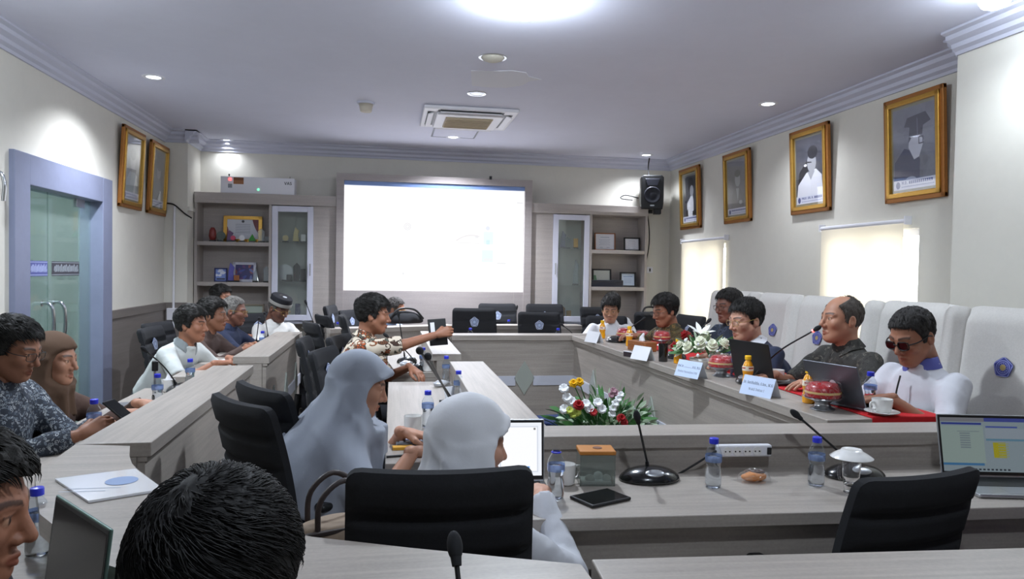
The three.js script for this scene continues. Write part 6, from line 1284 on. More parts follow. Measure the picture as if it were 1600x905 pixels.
{ // wooden tissue box with tissue, and a dark glass
  const b = thing('tissue_box', 'carved wooden tissue box with white tissue on the host table', 'tissue box', T(1003, 548), -1.25);
  mesh('box', box(-0.11, 0.11, 0, 0.075, -0.055, 0.055, 0.006), M.wood, b);
  mesh('carving', [-0.07, -0.035, 0, 0.035, 0.07].map((x) => new THREE.TorusGeometry(0.013, 0.003, 8, 16).translate(x, 0.038, 0.055)), M.wood, b);
  mesh('slot', box(-0.05, 0.05, 0.075, 0.0765, -0.01, 0.01), M.blackPlastic, b);
  mesh('tissue', nets((x, y, z) => cone(x + 0.01 * noise3(y * 40, z * 30, 1), y, z, [0, 0.07, 0], [0.008, 0.13, 0], 0.03, 0.006) * 1 + 0.006 * noise3(x * 60, y * 40, z * 60) + Math.max(0, Math.abs(z) - 0.012) * 2, [-0.05, 0.07, -0.03], [0.05, 0.15, 0.03], 0.005), M.paper, b);
  const k = thing('name_plate_stand', 'small dark block in front of the wooden tissue box', 'stand', T(983, 558), -1.2);
  mesh('block', box(-0.05, 0.05, 0, 0.035, -0.012, 0.012, 0.003), std({ color: 0x3b3236, roughness: 0.4 }), k); mesh('edge', box(-0.052, 0.052, 0.035, 0.039, -0.013, 0.013, 0.001), M.white, k);
  const g = thing('dark_tumbler', 'dark tumbler standing between a name card and the flowers', 'tumbler', T(1036, 565), 0);
  mesh('wall', lathe([[0.0001, 0.002], [0.03, 0], [0.034, 0.12], [0.032, 0.12], [0.028, 0.006], [0.0001, 0.006]], 28), M.blackGloss, g); mesh('spoon', bar([0.01, 0.02, 0], [-0.03, 0.17, 0.02], 0.003), M.steel, g);
}
// flower arrangement on the host table
function petalFlower(c, r, n, layers, mat, list, up = V(0, 1, 0)) {
  const q = new THREE.Quaternion().setFromUnitVectors(V(0, 1, 0), up.clone().normalize()), out = [];
  for (let L = 0; L < layers; L++) for (let i = 0; i < n; i++) {
    const a = (i + L * 0.5) / n * 2 * Math.PI, tilt = 0.35 + 0.5 * L, g = new THREE.SphereGeometry(r * 0.55, 8, 6).scale(0.75, 0.16, 1).translate(0, 0, r * 0.42).rotateX(-tilt * 0.8).translate(0, r * 0.1 * L, 0).rotateY(a);
    out.push(g);
  }
  return merged(out).applyQuaternion(q).translate(c.x, c.y, c.z);
}
const leafGeo = (L, w) => { const s = new THREE.Shape(); s.moveTo(0, 0); s.quadraticCurveTo(w, L * 0.45, 0, L); s.quadraticCurveTo(-w, L * 0.45, 0, 0); const g = new THREE.ShapeGeometry(s, 5), p = g.attributes.position; for (let i = 0; i < p.count; i++) p.setZ(i, 0.18 * L * Math.pow(p.getY(i) / L, 2) - 0.3 * Math.abs(p.getX(i))); g.computeVertexNormals(); return g; };
function leaves(n, centre, spread, L, w, parent, mat, name = 'leaf') {
  const variants = [leafGeo(L, w), leafGeo(L * 1.2, w * 0.9), leafGeo(L * 0.8, w * 1.1)];
  for (let i = 0; i < n; i++) {
    const m = mesh(name, variants[i % 3], mat, parent), a = rr(0, 6.28), e = rr(0.1, 1.3), d = V(Math.sin(a) * Math.cos(e), Math.sin(e), Math.cos(a) * Math.cos(e));
    m.position.copy(centre).add(V(d.x * spread[0] * rr(0.3, 1), d.y * spread[1] * rr(0.2, 1), d.z * spread[2] * rr(0.3, 1)));
    m.quaternion.setFromUnitVectors(V(0, 1, 0), d.add(V(0, -0.15, 0)).normalize()); m.rotateY(rr(0, 6.28));
  }
}
const petalCream = std({ color: 0xe6e8d2, roughness: 0.6 }), petalWhite = std({ color: 0xeceef0, roughness: 0.6 }), petalRed = std({ color: 0x9c0f16, roughness: 0.6 }), petalYellow = std({ color: 0xe9b814, roughness: 0.6 }), petalPurple = std({ color: 0x8b2f6a, roughness: 0.6 }), petalPink = std({ color: 0xa8808c, roughness: 0.6 }), petalGreen = std({ color: 0xb8c456, roughness: 0.6 });
{
  seedState = 41;
  const p = T(1085, 574), f = thing('flower_arrangement', 'low bouquet of cream roses, a white lily and red blooms on the host table', 'flowers', [p.x + 0.06, TT, p.z]); f.scale.set(1.2, 1.45, 1.15);
  mesh('bowl', lathe([[0.0001, 0.002], [0.05, 0], [0.07, 0.03], [0.075, 0.04], [0.0001, 0.04]], 26), M.porcelain, f);
  leaves(46, V(0, 0.05, 0), [0.13, 0.06, 0.17], 0.075, 0.022, f, M.leaf); leaves(26, V(0, 0.06, 0), [0.12, 0.06, 0.16], 0.06, 0.02, f, M.leafPale);
  // local -x looks at the room, -z to the far end
  for (const [x, y, z, r] of [[-0.1, 0.055, -0.07, 0.04], [-0.09, 0.075, 0.03, 0.042], [-0.06, 0.1, 0.1, 0.042], [0.0, 0.12, 0.02, 0.04], [-0.12, 0.09, -0.02, 0.025], [-0.03, 0.1, 0.17, 0.036], [0.06, 0.1, 0.1, 0.036], [0.02, 0.085, -0.1, 0.03]]) mesh('rose', petalFlower(V(x, y, z), r, 7, 3, petalCream, null, V(x * 3, 0.35, z * 1.5)), petalCream, f);
  mesh('lily', merged([0, 1, 2, 3, 4, 5].map((i) => leafGeo(0.085, 0.03).rotateX(0.9).rotateY(i * Math.PI / 3))).rotateX(0.3).translate(-0.02, 0.135, 0.0), std({ color: 0xf2f3ee, roughness: 0.5, side: THREE.DoubleSide }), f);
  for (const [x, y, z] of [[-0.06, 0.08, -0.16], [-0.02, 0.11, -0.16], [-0.1, 0.07, -0.13], [-0.05, 0.12, -0.12]]) mesh('red_bloom', petalFlower(V(x, y, z), 0.034, 6, 3, petalRed, null, V(x * 3, 0.3, z)), petalRed, f);
  for (let i = 0; i < 26; i++) mesh('bud', ball(rr(0.005, 0.009), rr(-0.13, 0.1), rr(0.06, 0.12), rr(-0.18, 0.2), 8), petalWhite, f);
}
// big flower stand on the floor inside the ring of tables
{
  seedState = 77;
  const base = at(950, 650, { z: -4.6 }), f = thing('floor_flowers', 'large artificial flower arrangement on the floor inside the table ring', 'flowers', [base.x, 0, -4.6]);
  const C = (px, py, dz = 0) => at(px, py, { z: -4.45 + dz }).sub(V(base.x, 0, -4.6));
  mesh('pot', lathe([[0.0001, 0.002], [0.14, 0], [0.1, 0.06], [0.11, 0.24], [0.16, 0.34], [0.0001, 0.34]], 28), std({ color: 0x2a3350, roughness: 0.5 }), f);
  mesh('foam', nets((x, y, z) => ell(x, y, z, 0, 0.37, 0, 0.16, 0.07, 0.12) + 0.01 * noise3(x * 14, y * 14, z * 14), [-0.36, 0.24, -0.25], [0.36, 0.56, 0.25], 0.02), std({ color: 0x6f9a5c, roughness: 0.95 }), f);
  leaves(120, V(-0.04, 0.42, 0.04), [0.36, 0.2, 0.24], 0.11, 0.03, f, M.leaf); leaves(190, V(0.02, 0.43, 0.06), [0.36, 0.2, 0.26], 0.07, 0.026, f, M.leafPale, 'pale_leaf'); leaves(66, V(-0.1, 0.38, 0.05), [0.34, 0.14, 0.22], 0.12, 0.034, f, M.leafDark, 'dark_leaf');
  const fl = (px, py, r, n, L, mat, name, dz = 0) => { const c = C(px, py, dz); mesh(name, petalFlower(c, r, n, L, mat, null, V(c.x * 0.6, 0.5, 0.8)), mat, f); const b = V(c.x * 0.35, 0.4, c.z * 0.3); mesh('stem', bar(b, c, 0.004, 6), M.leaf, f); };
  fl(896, 600, 0.035, 6, 3, petalYellow, 'tulip'); fl(905, 598, 0.035, 6, 3, petalYellow, 'tulip');
  fl(904, 634, 0.04, 9, 3, petalRed, 'red_bloom', 0.12); fl(970, 655, 0.036, 9, 3, petalRed, 'red_bloom', 0.12); fl(927, 645, 0.03, 8, 2, petalRed, 'red_bloom', 0.1); fl(975, 661, 0.03, 7, 2, petalRed, 'red_bloom', 0.1);
  for (const [x, y] of [[881, 608], [886, 622], [893, 628], [915, 632], [921, 640], [882, 640], [934, 630], [940, 640]]) fl(x, y, 0.036, 8, 2, petalWhite, 'white_bloom', 0.08);
  for (const [x, y, r] of [[970, 617, 0.024], [966, 624, 0.028], [961, 631, 0.03], [957, 639, 0.03], [956, 648, 0.03]]) fl(x, y, r, 6, 2, petalWhite, 'orchid', 0.05);
  for (const [x, y] of [[958, 611], [962, 615], [955, 618]]) fl(x, y, 0.026, 6, 2, petalPink, 'pink_bloom');
  for (const [x, y] of [[1012, 659], [1016, 653], [1013, 664], [1034, 655], [1031, 661], [1035, 664]]) fl(x, y, 0.022, 6, 2, x > 1025 ? petalPurple : petalWhite, 'orchid', -0.05);
  for (const [x, y] of [[890, 642], [896, 648], [902, 645]]) fl(x, y, 0.03, 7, 2, petalGreen, 'green_bloom', 0.1);
  mesh('grass_blade', [[930, 575], [971, 595], [1080, 640]].map(([x, y], i) => { const t = C(x, y), b = V(t.x * 0.5, 0.4, 0); return bar(b, t, 0.006, 5, 0.0015); }), M.leafPale, f);
  const q = at(870, 655, { z: -4.75 });
  const s = thing('blue_seat', 'dark blue upholstered stool beside the flowers inside the ring', 'stool', [q.x - 0.02, 0, -4.85], 0.2);
  mesh('cushion', new RoundedBoxGeometry(0.3, 0.2, 0.3, 4, 0.03).translate(0, 0.33, 0), M.blueChair, s);
  for (const [a, b] of [[-1, -1], [1, -1], [-1, 1], [1, 1]]) mesh('leg', cyl(0.014, 0.018, 0.24, a * 0.12, 0, b * 0.12, 10), M.blackPlastic, s);
}

// ---- middle counters
bottle(D(668, 668), 'capped water bottle beside the white mug and blue grey headscarf', undefined);
bottle(D(697, 597), 'capped water bottle beside the silver wrapper at the counter riser', undefined);
bottle(D(716, 627), 'capped water bottle beside the small white card holder', undefined);
bottle(D(661, 580), 'capped water bottle amid the microphone tangle', undefined);
{
  const m = thing('mug', 'white mug in front of the blue grey headscarf', 'mug', D(645, 676), 1.2);
  mesh('body', lathe([[0.0001, 0.004], [0.032, 0], [0.038, 0.006], [0.04, 0.075], [0.037, 0.075], [0.035, 0.01], [0.0001, 0.008]], 28), M.porcelain, m);
  mesh('handle', tube([[0.037, 0.06, 0], [0.058, 0.058, 0], [0.062, 0.038, 0], [0.054, 0.02, 0], [0.036, 0.018, 0]], 0.0055, 22), M.porcelain, m);
  const c = thing('calculator', 'grey calculator keyboard beside the yellow notes', 'calculator', D(645, 694), 0.1);
  mesh('case', box(-0.07, 0.07, 0, 0.016, -0.045, 0.045, 0.004), std({ color: 0x82868e, roughness: 0.5 }), c);
  for (let i = 0; i < 4; i++) for (let j = 0; j < 5; j++) mesh('key', box(-0.058 + j * 0.024, -0.042 + j * 0.024, 0.016, 0.02, -0.036 + i * 0.018, -0.024 + i * 0.018), i % 2 ? M.white : std({ color: 0x5d638a, roughness: 0.5 }), c);
  const n = thing('sticky_notes', 'pad of yellow notes beside the calculator', 'notes', D(629, 702), 0.05);
  mesh('pad', box(-0.04, 0.04, 0, 0.012, -0.018, 0.018, 0.001), std({ color: 0xe0a63a, roughness: 0.7 }), n);
  const p = thing('pen', 'black pen lying in front of the yellow notes', 'pen', D(628, 714).add(V(0, 0.005, 0)), 0.2);
  mesh('barrel', bar([-0.06, 0, 0], [0.06, 0, 0], 0.0045), M.blackPlastic, p); mesh('tip', bar([0.06, 0, 0], [0.072, 0, 0], 0.0045, 10, 0.001), M.steel, p);
}
function wrapper(p, label) { const s = thing('snack_packet', label, 'snack', p, rr(0, 3)); mesh('foil', nets((x, y, z) => ell(x, y, z, 0, 0.014, 0, 0.065, 0.02, 0.035) + 0.007 * noise3(x * 50, y * 40, z * 50), [-0.09, -0.004, -0.06], [0.09, 0.05, 0.06], 0.005), std({ color: 0xc9ccd2, roughness: 0.3, metalness: 0.4 }), s); mesh('seal', box(-0.075, 0.075, 0.002, 0.004, -0.03, 0.03), M.cling, s); }
wrapper(D(635, 572).add(V(0, 0.006, 0)), 'silver snack packet beside the microphone tangle'); wrapper(D(690, 604).add(V(0, 0.006, 0)), 'silver snack packet at the counter riser');
microphone(D(636, 566), 1.2, at(622, 487, { z: -5.6 }), 'conference microphone beside the silver packet pointing up past the tablet', { bow: 0.0 });
microphone(D(655, 578), 1.0, at(600, 522, { z: -5.2 }), 'conference microphone in the tangle, neck towards the brown batik', { bow: 0.02 });
microphone(D(712, 637), 1.2, at(655, 547, { x: 0.1 }), 'conference microphone beside the card holder with long neck', { bow: 0.0 });
microphone(at(716, 634, { y: DT }).add(V(-0.03, 0, 0.2)), 1.4, at(668, 556, { x: 0.13 }), 'conference microphone behind the pale headscarf with long neck', { bow: 0.0 });
{
  const m = thing('mug', 'white mug in the microphone tangle', 'mug', D(668, 580), 2.2);
  mesh('body', lathe([[0.0001, 0.004], [0.03, 0], [0.035, 0.006], [0.037, 0.075], [0.034, 0.075], [0.032, 0.01], [0.0001, 0.008]], 28), M.porcelain, m);
  mesh('handle', tube([[0.034, 0.06, 0], [0.055, 0.058, 0], [0.058, 0.038, 0], [0.05, 0.02, 0], [0.033, 0.018, 0]], 0.005, 22), M.porcelain, m);
  const c = thing('card_holder', 'white card in a small black holder on the counter', 'card holder', D(705, 628), 0.5);
  mesh('card', box(-0.035, 0.035, 0.008, 0.085, -0.001, 0.001).rotateX(-0.3), M.paper, c); mesh('foot', box(-0.06, 0.06, 0, 0.012, -0.03, 0.03, 0.003), M.blackPlastic, c);
  const b = thing('shoulder_bag', 'black bag lying on the last row counter below the screen', 'bag', at(632, 506, { y: TT }).add(V(0, 0, -0.06)), 0.35);
  mesh('body', nets((x, y, z) => ell(x, y, z, 0, 0.04, 0, 0.22, 0.1, 0.1) * 1 + 0.01 * noise3(x * 12, y * 12, z * 12) + Math.max(0, 0.004 - y) * 5, [-0.28, -0.01, -0.15], [0.28, 0.17, 0.15], 0.012), M.blackFabric, b); mesh('strap', tube([[-0.2, 0.06, 0.06], [-0.08, 0.16, 0.05], [0.1, 0.15, 0.05], [0.2, 0.05, 0.06]], 0.012, 24), M.blackPlastic, b);
  const t = thing('tablet', 'tablet held up in the outstretched hand', 'tablet', at(684, 519, { z: -5.06 }), 0.25); t.rotation.set(-0.25, 0.15, 0.1);
  mesh('case', new RoundedBoxGeometry(0.13, 0.19, 0.009, 3, 0.004), M.blackPlastic, t); mesh('glass', box(-0.053, 0.053, -0.078, 0.078, -0.0052, -0.0046), M.darkScreen, t); mesh('screen_edge', box(-0.05, -0.02, 0.0, 0.07, 0.0046, 0.0052), M.paper, t);
}
// handbag between the two headscarves
{
  const h = thing('handbag', 'beige handbag with brown handles on the chair behind the wide black backrest', 'handbag', V(-0.14, 0.0, -2.25), 0.4);
  mesh('body', nets((x, y, z) => smax(ell(x, y, z, 0, 0.52, 0, 0.15, 0.26, 0.075), y - 0.68, 0.02) + 0.004 * noise3(x * 14, y * 14, z * 14), [-0.18, 0.24, -0.1], [0.18, 0.72, 0.1], 0.012), std({ color: 0x8a7866, roughness: 0.7 }), h);
  for (const z of [-0.05, 0.05]) mesh('handle', tube([[-0.08, 0.64, z], [-0.07, 0.76, z], [0, 0.81, z], [0.07, 0.76, z], [0.08, 0.64, z]], 0.009, 24), std({ color: 0x2e2320, roughness: 0.5 }), h);
  mesh('trim', box(-0.13, 0.13, 0.655, 0.67, 0.05, 0.065, 0.004), std({ color: 0x2e2320, roughness: 0.5 }), h);
  const st = thing('foot_stool', 'low black stool under the beige handbag', 'stool', V(-0.14, 0, -2.25), 0.4);
  mesh('top', box(-0.15, 0.15, 0.22, 0.262, -0.11, 0.11, 0.01), M.blackPlastic, st);
  for (const [x, z] of [[-1, -1], [1, -1], [-1, 1], [1, 1]]) mesh('leg', cyl(0.012, 0.014, 0.22, x * 0.12, 0, z * 0.08, 10), M.blackPlastic, st);
}
// ---- left counter
bottle(D(147, 688), 'capped water bottle beside the phone on the left counter', undefined);
bottle(D(246, 636), 'capped water bottle beside the small silver holder on the left counter', undefined);
bottle(D(297, 605), 'capped water bottle in front of the pale polo on the left counter', undefined);
bottle(D(410, 548), 'capped water bottle in front of the clasped hands', undefined);
bottle(at(437, 527, { y: DT }), 'capped water bottle in front of the black cap person', undefined);
microphone(D(282, 612), 1.6, at(222, 543, { x: -1.3 }), 'conference microphone in front of the pale polo', { bow: 0.02 });
microphone(D(404, 540), 1.6, at(405, 497, { x: -1.05 }), 'conference microphone left one in front of the black cap person', { bow: 0 });
microphone(D(422, 532), 1.6, at(413, 489, { x: -1.02 }), 'conference microphone right one in front of the black cap person', { bow: 0 });
{
  const k = thing('phone', 'black phone held in both hands above the left counter', 'phone', V(-1.03, 0.86, -3.06), 1.3); k.rotation.set(-0.9, 1.35, 0, 'YXZ');
  mesh('case', new RoundedBoxGeometry(0.075, 0.155, 0.009, 3, 0.004), M.blackPlastic, k); mesh('glass', box(-0.034, 0.034, -0.072, 0.072, 0.0046, 0.0052), M.darkScreen, k);
  const c = thing('cup_and_saucer', 'white cup with folded tissue beside the pale polo', 'cup', D(263, 612), 0.5);
  mesh('cup_body', lathe([[0.0001, 0.004], [0.028, 0], [0.034, 0.006], [0.038, 0.07], [0.035, 0.07], [0.031, 0.01], [0.0001, 0.008]], 28), M.porcelain, c); mesh('tissue', nets((x, y, z) => cone(x, y, z, [0, 0.04, 0], [0.0, 0.11, 0], 0.026, 0.006) + 0.008 * noise3(x * 50, y * 30, z * 50), [-0.05, 0.02, -0.05], [0.05, 0.14, 0.05], 0.006), M.paper, c);
  const t = thing('tablet', 'grey closed tablet with a silver stylus holder on the left counter', 'tablet', D(222, 634), 0.25);
  mesh('case', box(-0.11, 0.11, 0, 0.012, -0.07, 0.07, 0.004), std({ color: 0x6c6d72, roughness: 0.4 }), t); mesh('stand_rod', bar([0.06, 0.01, 0.04], [0.06, 0.2, 0.02], 0.006), M.chrome, t); mesh('stand_head', box(0.045, 0.075, 0.18, 0.23, 0.0, 0.04, 0.004), M.blackPlastic, t);
  const s = thing('spectacles', 'pair of glasses lying on the left counter beside the grey tablet', 'glasses', D(196, 644), 0.2);
  mesh('rims', [-1, 1].map((q) => new THREE.TorusGeometry(0.024, 0.0016, 8, 22).scale(1, 0.75, 1).translate(q * 0.03, 0.02, 0)), M.blackPlastic, s); mesh('temples', [-1, 1].map((q) => tube([[q * 0.054, 0.025, 0], [q * 0.056, 0.02, -0.08], [q * 0.05, 0.003, -0.12]], 0.0016, 12)), M.blackPlastic, s);
  const n = thing('snack_packet', 'white paper packet with red print on the counter by the brown shirt', 'snack', D(355, 568), 0.1);
  mesh('paper', nets((x, y, z) => ell(x, y, z, 0, 0.012, 0, 0.08, 0.018, 0.05) + 0.008 * noise3(x * 40, y * 40, z * 40), [-0.1, -0.006, -0.07], [0.1, 0.045, 0.07], 0.006), M.paper, n); mesh('print', box(0.03, 0.1, 0.001, 0.01, -0.03, 0.02, 0.002), std({ color: 0x9c5148, roughness: 0.6 }), n);
}
{ // white folder with a round print
  const pts = [[86, 752], [212, 736], [255, 768], [138, 787]].map(([x, y]) => at(x, y, { y: TT })), c = pts.reduce((a, p) => a.add(p), V(0, 0, 0)).multiplyScalar(0.25);
  const o = thing('document_folder', 'white document folder with a blue round print on the corner table', 'folder', [c.x, TT + 0.001, c.z]);
  const g = slabFrom(pts.map((p) => [p.x - c.x, p.z - c.z]), 0, 0.006);
  mesh('cover', g, M.paper, o);
  mesh('sleeve', slabFrom(pts.map((p) => [(p.x - c.x) * 1.02, (p.z - c.z) * 1.02]), 0.0062, 0.0068), M.cling, o);
  mesh('round_print', cyl(0.04, 0.04, 0.0006, 0.02, 0.0069, -0.02, 30), std({ color: 0x8fa3c8, roughness: 0.7 }), o);
  mesh('print_line', [0, 1].map((i) => box(-0.1, 0.04 - i * 0.03, 0.0069, 0.0072, 0.04 + i * 0.025, 0.043 + i * 0.025)), std({ color: 0xc3cbd9, roughness: 0.7 }), o);
}
{ // dark laptop, bottle and microphone of the nearest row
  const a = at(95, 770, { y: 0.96 }), b = at(178, 822, { y: 0.96 }), m = a.clone().add(b).multiplyScalar(0.5), turn = Math.atan2(-(b.z - a.z), b.x - a.x);
  const n = V(Math.sin(turn), 0, Math.cos(turn)), w = a.distanceTo(b) + 0.01, dd = 0.22, op = 0.12, base = m.clone().addScaledVector(n, dd / 2 + Math.sin(op) * dd);
  laptop(V(base.x, DT, base.z), turn, w, op, 'open laptop with a dark glossy screen beside the person in profile', { depth: dd, mat: std({ color: 0x5d7a74, roughness: 0.35, metalness: 0.5 }) });
  bottle(at(58, 868, { y: DT }), 'capped water bottle between the profile face and the dark laptop', undefined);
  microphone(V(0.13, DT, -0.98), Math.PI, at(709, 838, { z: -1.12 }), 'conference microphone standing on the nearest table row', { bow: 0 });
}
// ---- far tables: bottles whose caps peep over the tiers, microphones
for (const [px, lab] of [[735, 'capped water bottle in front of the left chair of the front pair'], [872, 'capped water bottle in front of the right chair of the front pair']]) { const p = at(px, 515, { z: -6.85 }); bottle(V(p.x, DT, -6.85), lab); }
for (const [px, lab] of [[795, 'capped water bottle on the last row below the screen'], [508, 'capped water bottle on the last row near the glass cabinet'], [528, 'capped water bottle on the last row beside the edge on chair']]) { const z = px > 700 ? -8.02 : -7.55, p = at(px, 505, { z }); bottle(V(p.x, DT, z), lab); }
microphone(V(at(805, 510, { z: -7.98 }).x, DT, -7.98), 0, at(808, 478, { z: -7.98 }), 'conference microphone upright on the last row below the screen', { bow: 0 });
microphone(V(at(905, 512, { z: -6.9 }).x, DT, -6.9), 2, at(876, 506, { z: -6.9 }), 'conference microphone at the far table beside the white long sleeves', { bow: 0.02 });
microphone(V(at(490, 512, { z: -7.3 }).x, TT, -7.28), 0, at(477, 470, { z: -7.3 }), 'conference microphone on the last row in front of the glass cabinet', { bow: 0 });
{ // camera bag on the certificate shelf end
  const p = at(1010, 495, { z: -8.3 }), b = thing('camera_bag', 'black padded bag behind the olive batik in front of the certificate shelf', 'bag', [p.x, 0.73, -8.2], 0.2);
  mesh('body', new RoundedBoxGeometry(0.34, 0.26, 0.22, 4, 0.05).translate(0, 0.13, 0), M.blackFabric, b); mesh('handle', tube([[-0.1, 0.25, 0], [-0.06, 0.31, 0], [0.06, 0.31, 0], [0.1, 0.25, 0]], 0.012, 20), M.blackPlastic, b);
  const t = thing('side_table', 'low dark side table under the black padded bag', 'table', [p.x, 0, -8.2]); mesh('top', box(-0.25, 0.25, 0.7, 0.729, -0.2, 0.2, 0.004), M.laminateFace, t);
  for (const [x, z] of [[-1, -1], [1, -1], [-1, 1], [1, 1]]) mesh('leg', box(x * 0.22 - 0.015, x * 0.22 + 0.015, 0, 0.7, z * 0.17 - 0.015, z * 0.17 + 0.015), M.laminateFace, t);
}

// ---------------------------------------------------------------- awards on the shelves
const S1 = SH[0], S2 = SH[1], S3 = SH[2], ZS = ZC - 0.12, sx = (px, z = ZS) => at(px, 400, { z }).x;
function framed(px, y, w, h, label, o = {}) {
  const z = o.z ?? ZS, f = thing('framed_certificate', label, 'certificate', [sx(px, z), y, z], o.turn ?? 0), b = o.b ?? 0.018, tl = (g) => g.rotateX(-0.08);
  mesh('frame', [box(-w / 2, w / 2, 0, b, -0.01, 0.014, 0.002), box(-w / 2, w / 2, h - b, h, -0.01, 0.014, 0.002), box(-w / 2, -w / 2 + b, 0, h, -0.01, 0.014, 0.002), box(w / 2 - b, w / 2, 0, h, -0.01, 0.014, 0.002)].map(tl), o.mat ?? M.blackPlastic, f);
  mesh('sheet', tl(box(-w / 2 + b * 0.8, w / 2 - b * 0.8, b * 0.8, h - b * 0.8, -0.008, 0.002)), std({ map: canvasTex(256, 180, o.draw ?? ((c) => { c.fillStyle = '#dcdde6'; c.fillRect(0, 0, 256, 180); c.fillStyle = '#9aa0b2'; c.fillRect(70, 36, 116, 8); for (let i = 0; i < 5; i++) c.fillRect(50 + 10 * (i % 2), 64 + i * 15, 150 - 20 * (i % 2), 4); c.fillRect(60, 152, 40, 6); c.fillRect(150, 152, 40, 6); })), roughness: 0.4 }), f);
  mesh('foot', box(-0.02, 0.02, 0, 0.012, -0.07, 0.01).translate(0, 0, -0.01), M.blackPlastic, f);
  return f;
}
framed(379, S1, 0.43, 0.31, 'large gold framed certificate with red corner on the upper left shelf', { b: 0.04, mat: M.gold, z: ZS - 0.08, draw: (c) => { c.fillStyle = '#d9dbe4'; c.fillRect(0, 0, 256, 180); c.fillStyle = '#7c3a42'; c.beginPath(); c.moveTo(200, 0); c.lineTo(256, 0); c.lineTo(256, 130); c.quadraticCurveTo(220, 90, 200, 0); c.fill(); c.beginPath(); c.moveTo(0, 60); c.quadraticCurveTo(24, 80, 18, 180); c.lineTo(0, 180); c.fill(); c.fillStyle = '#44464e'; c.beginPath(); c.arc(128, 22, 11, 0, 7); c.fill(); c.fillStyle = '#a3a6b4'; for (let i = 0; i < 6; i++) c.fillRect(70, 46 + i * 14, 116, 4); } });
framed(382, S2, 0.26, 0.23, 'white framed print with a purple picture on the middle left shelf', { b: 0.03, mat: M.whitePaint, z: ZS - 0.06, draw: (c) => { c.fillStyle = '#3a3470'; c.fillRect(0, 0, 256, 180); for (let i = 0; i < 14; i++) { c.fillStyle = ['#6a3f7a', '#4a58a8', '#9a5a5a', '#7a86c0'][i % 4]; c.beginPath(); c.ellipse(rr(0, 256), rr(0, 180), rr(10, 50), rr(10, 30), rr(0, 3), 0, 7); c.fill(); } } });
framed(345, S2, 0.14, 0.16, 'small blue framed photo of clouds on the middle left shelf', { b: 0.014, mat: std({ color: 0x252c66, roughness: 0.4 }), draw: (c) => { c.fillStyle = '#7f97d8'; c.fillRect(0, 0, 256, 180); c.fillStyle = '#dfe4f4'; for (let i = 0; i < 10; i++) { c.beginPath(); c.ellipse(rr(0, 256), rr(10, 110), rr(20, 60), rr(8, 20), 0, 0, 7); c.fill(); } c.fillStyle = '#3d4258'; c.fillRect(30, 140, 200, 24); } });
framed(392, S3, 0.3, 0.22, 'framed landscape print on the lower left shelf', { b: 0.02, mat: std({ color: 0x8c8270, roughness: 0.5 }), draw: (c) => { c.fillStyle = '#a9b4a8'; c.fillRect(0, 0, 256, 180); c.fillStyle = '#5f7a52'; c.fillRect(0, 80, 256, 60); c.fillStyle = '#7d8f6a'; c.fillRect(0, 130, 256, 50); } });
framed(945, S1, 0.27, 0.22, 'wood framed certificate on the upper shelf below the loudspeaker', { mat: M.wood, z: ZS - 0.02, b: 0.012 });
framed(987, S1, 0.21, 0.17, 'black framed certificate on the upper shelf below the loudspeaker', { b: 0.016 });
framed(941, S2, 0.25, 0.225, 'black framed certificate with green corner and red bar on the middle right shelf', { z: ZS - 0.03, draw: (c) => { c.fillStyle = '#c6cbc8'; c.fillRect(0, 0, 256, 180); c.fillStyle = '#5d8a6a'; c.beginPath(); c.moveTo(0, 60); c.lineTo(40, 60); c.lineTo(70, 180); c.lineTo(0, 180); c.fill(); c.fillStyle = '#b4424a'; c.fillRect(50, 128, 180, 18); } });
framed(982, S2, 0.21, 0.19, 'black framed bluish certificate on the middle right shelf', { b: 0.02, draw: (c) => { c.fillStyle = '#c3d2e6'; c.fillRect(0, 0, 256, 180); c.fillStyle = '#7a93ba'; c.fillRect(40, 40, 176, 12); for (let i = 0; i < 5; i++) c.fillRect(60, 70 + i * 16, 136, 4); } });
{ const b = thing('document_box', 'long low black box in front of the certificates on the middle right shelf', 'box', [sx(950, ZC - 0.05), S2, ZC - 0.05]); mesh('case', box(-0.24, 0.2, 0, 0.085, -0.02, 0.02, 0.006), std({ color: 0x1d2130, roughness: 0.5 }), b); mesh('lid_seam', box(-0.24, 0.2, 0.06, 0.063, 0.02, 0.0215), M.blackGloss, b); }
function trophy(px, y, kind, mat, h, label, z = ZC - 0.06) {
  const t = thing('trophy', label, 'trophy', [sx(px, z), y, z]);
  mesh('plinth', box(-0.035, 0.035, 0, 0.018, -0.025, 0.025, 0.003), kind === 'star' ? M.wood : M.blackGloss, t);
  if (kind === 'disc') mesh('disc', new THREE.CylinderGeometry(h / 2.2, h / 2.2, 0.014, 26).rotateX(Math.PI / 2).translate(0, 0.018 + h / 2.2, 0), mat, t);
  if (kind === 'vase') mesh('figure', lathe([[0.0001, 0.018], [0.03, 0.018], [0.042, h * 0.4], [0.034, h * 0.8], [0.018, h], [0.0001, h]], 20), mat, t);
  if (kind === 'flame') mesh('figure', prism([[-0.03, 0], [0.03, 0], [0.022, h * 0.5], [0.035, h * 0.75], [-0.005, h], [-0.022, h * 0.55]], 0.02, 0.004).translate(0, 0.018, -0.01), mat, t);
  if (kind === 'plate') mesh('figure', prism([[-0.03, 0], [0.03, 0], [0.035, h * 0.8], [0, h], [-0.035, h * 0.8]], 0.012, 0.003).translate(0, 0.018, -0.006), mat, t);
  if (kind === 'pyramid') mesh('figure', new THREE.ConeGeometry(0.055, h, 4).rotateY(0.78).translate(0, 0.018 + h / 2, 0), mat, t);
  if (kind === 'box') mesh('figure', box(-0.028, 0.028, 0.018, h, -0.02, 0.02, 0.004), mat, t);
}
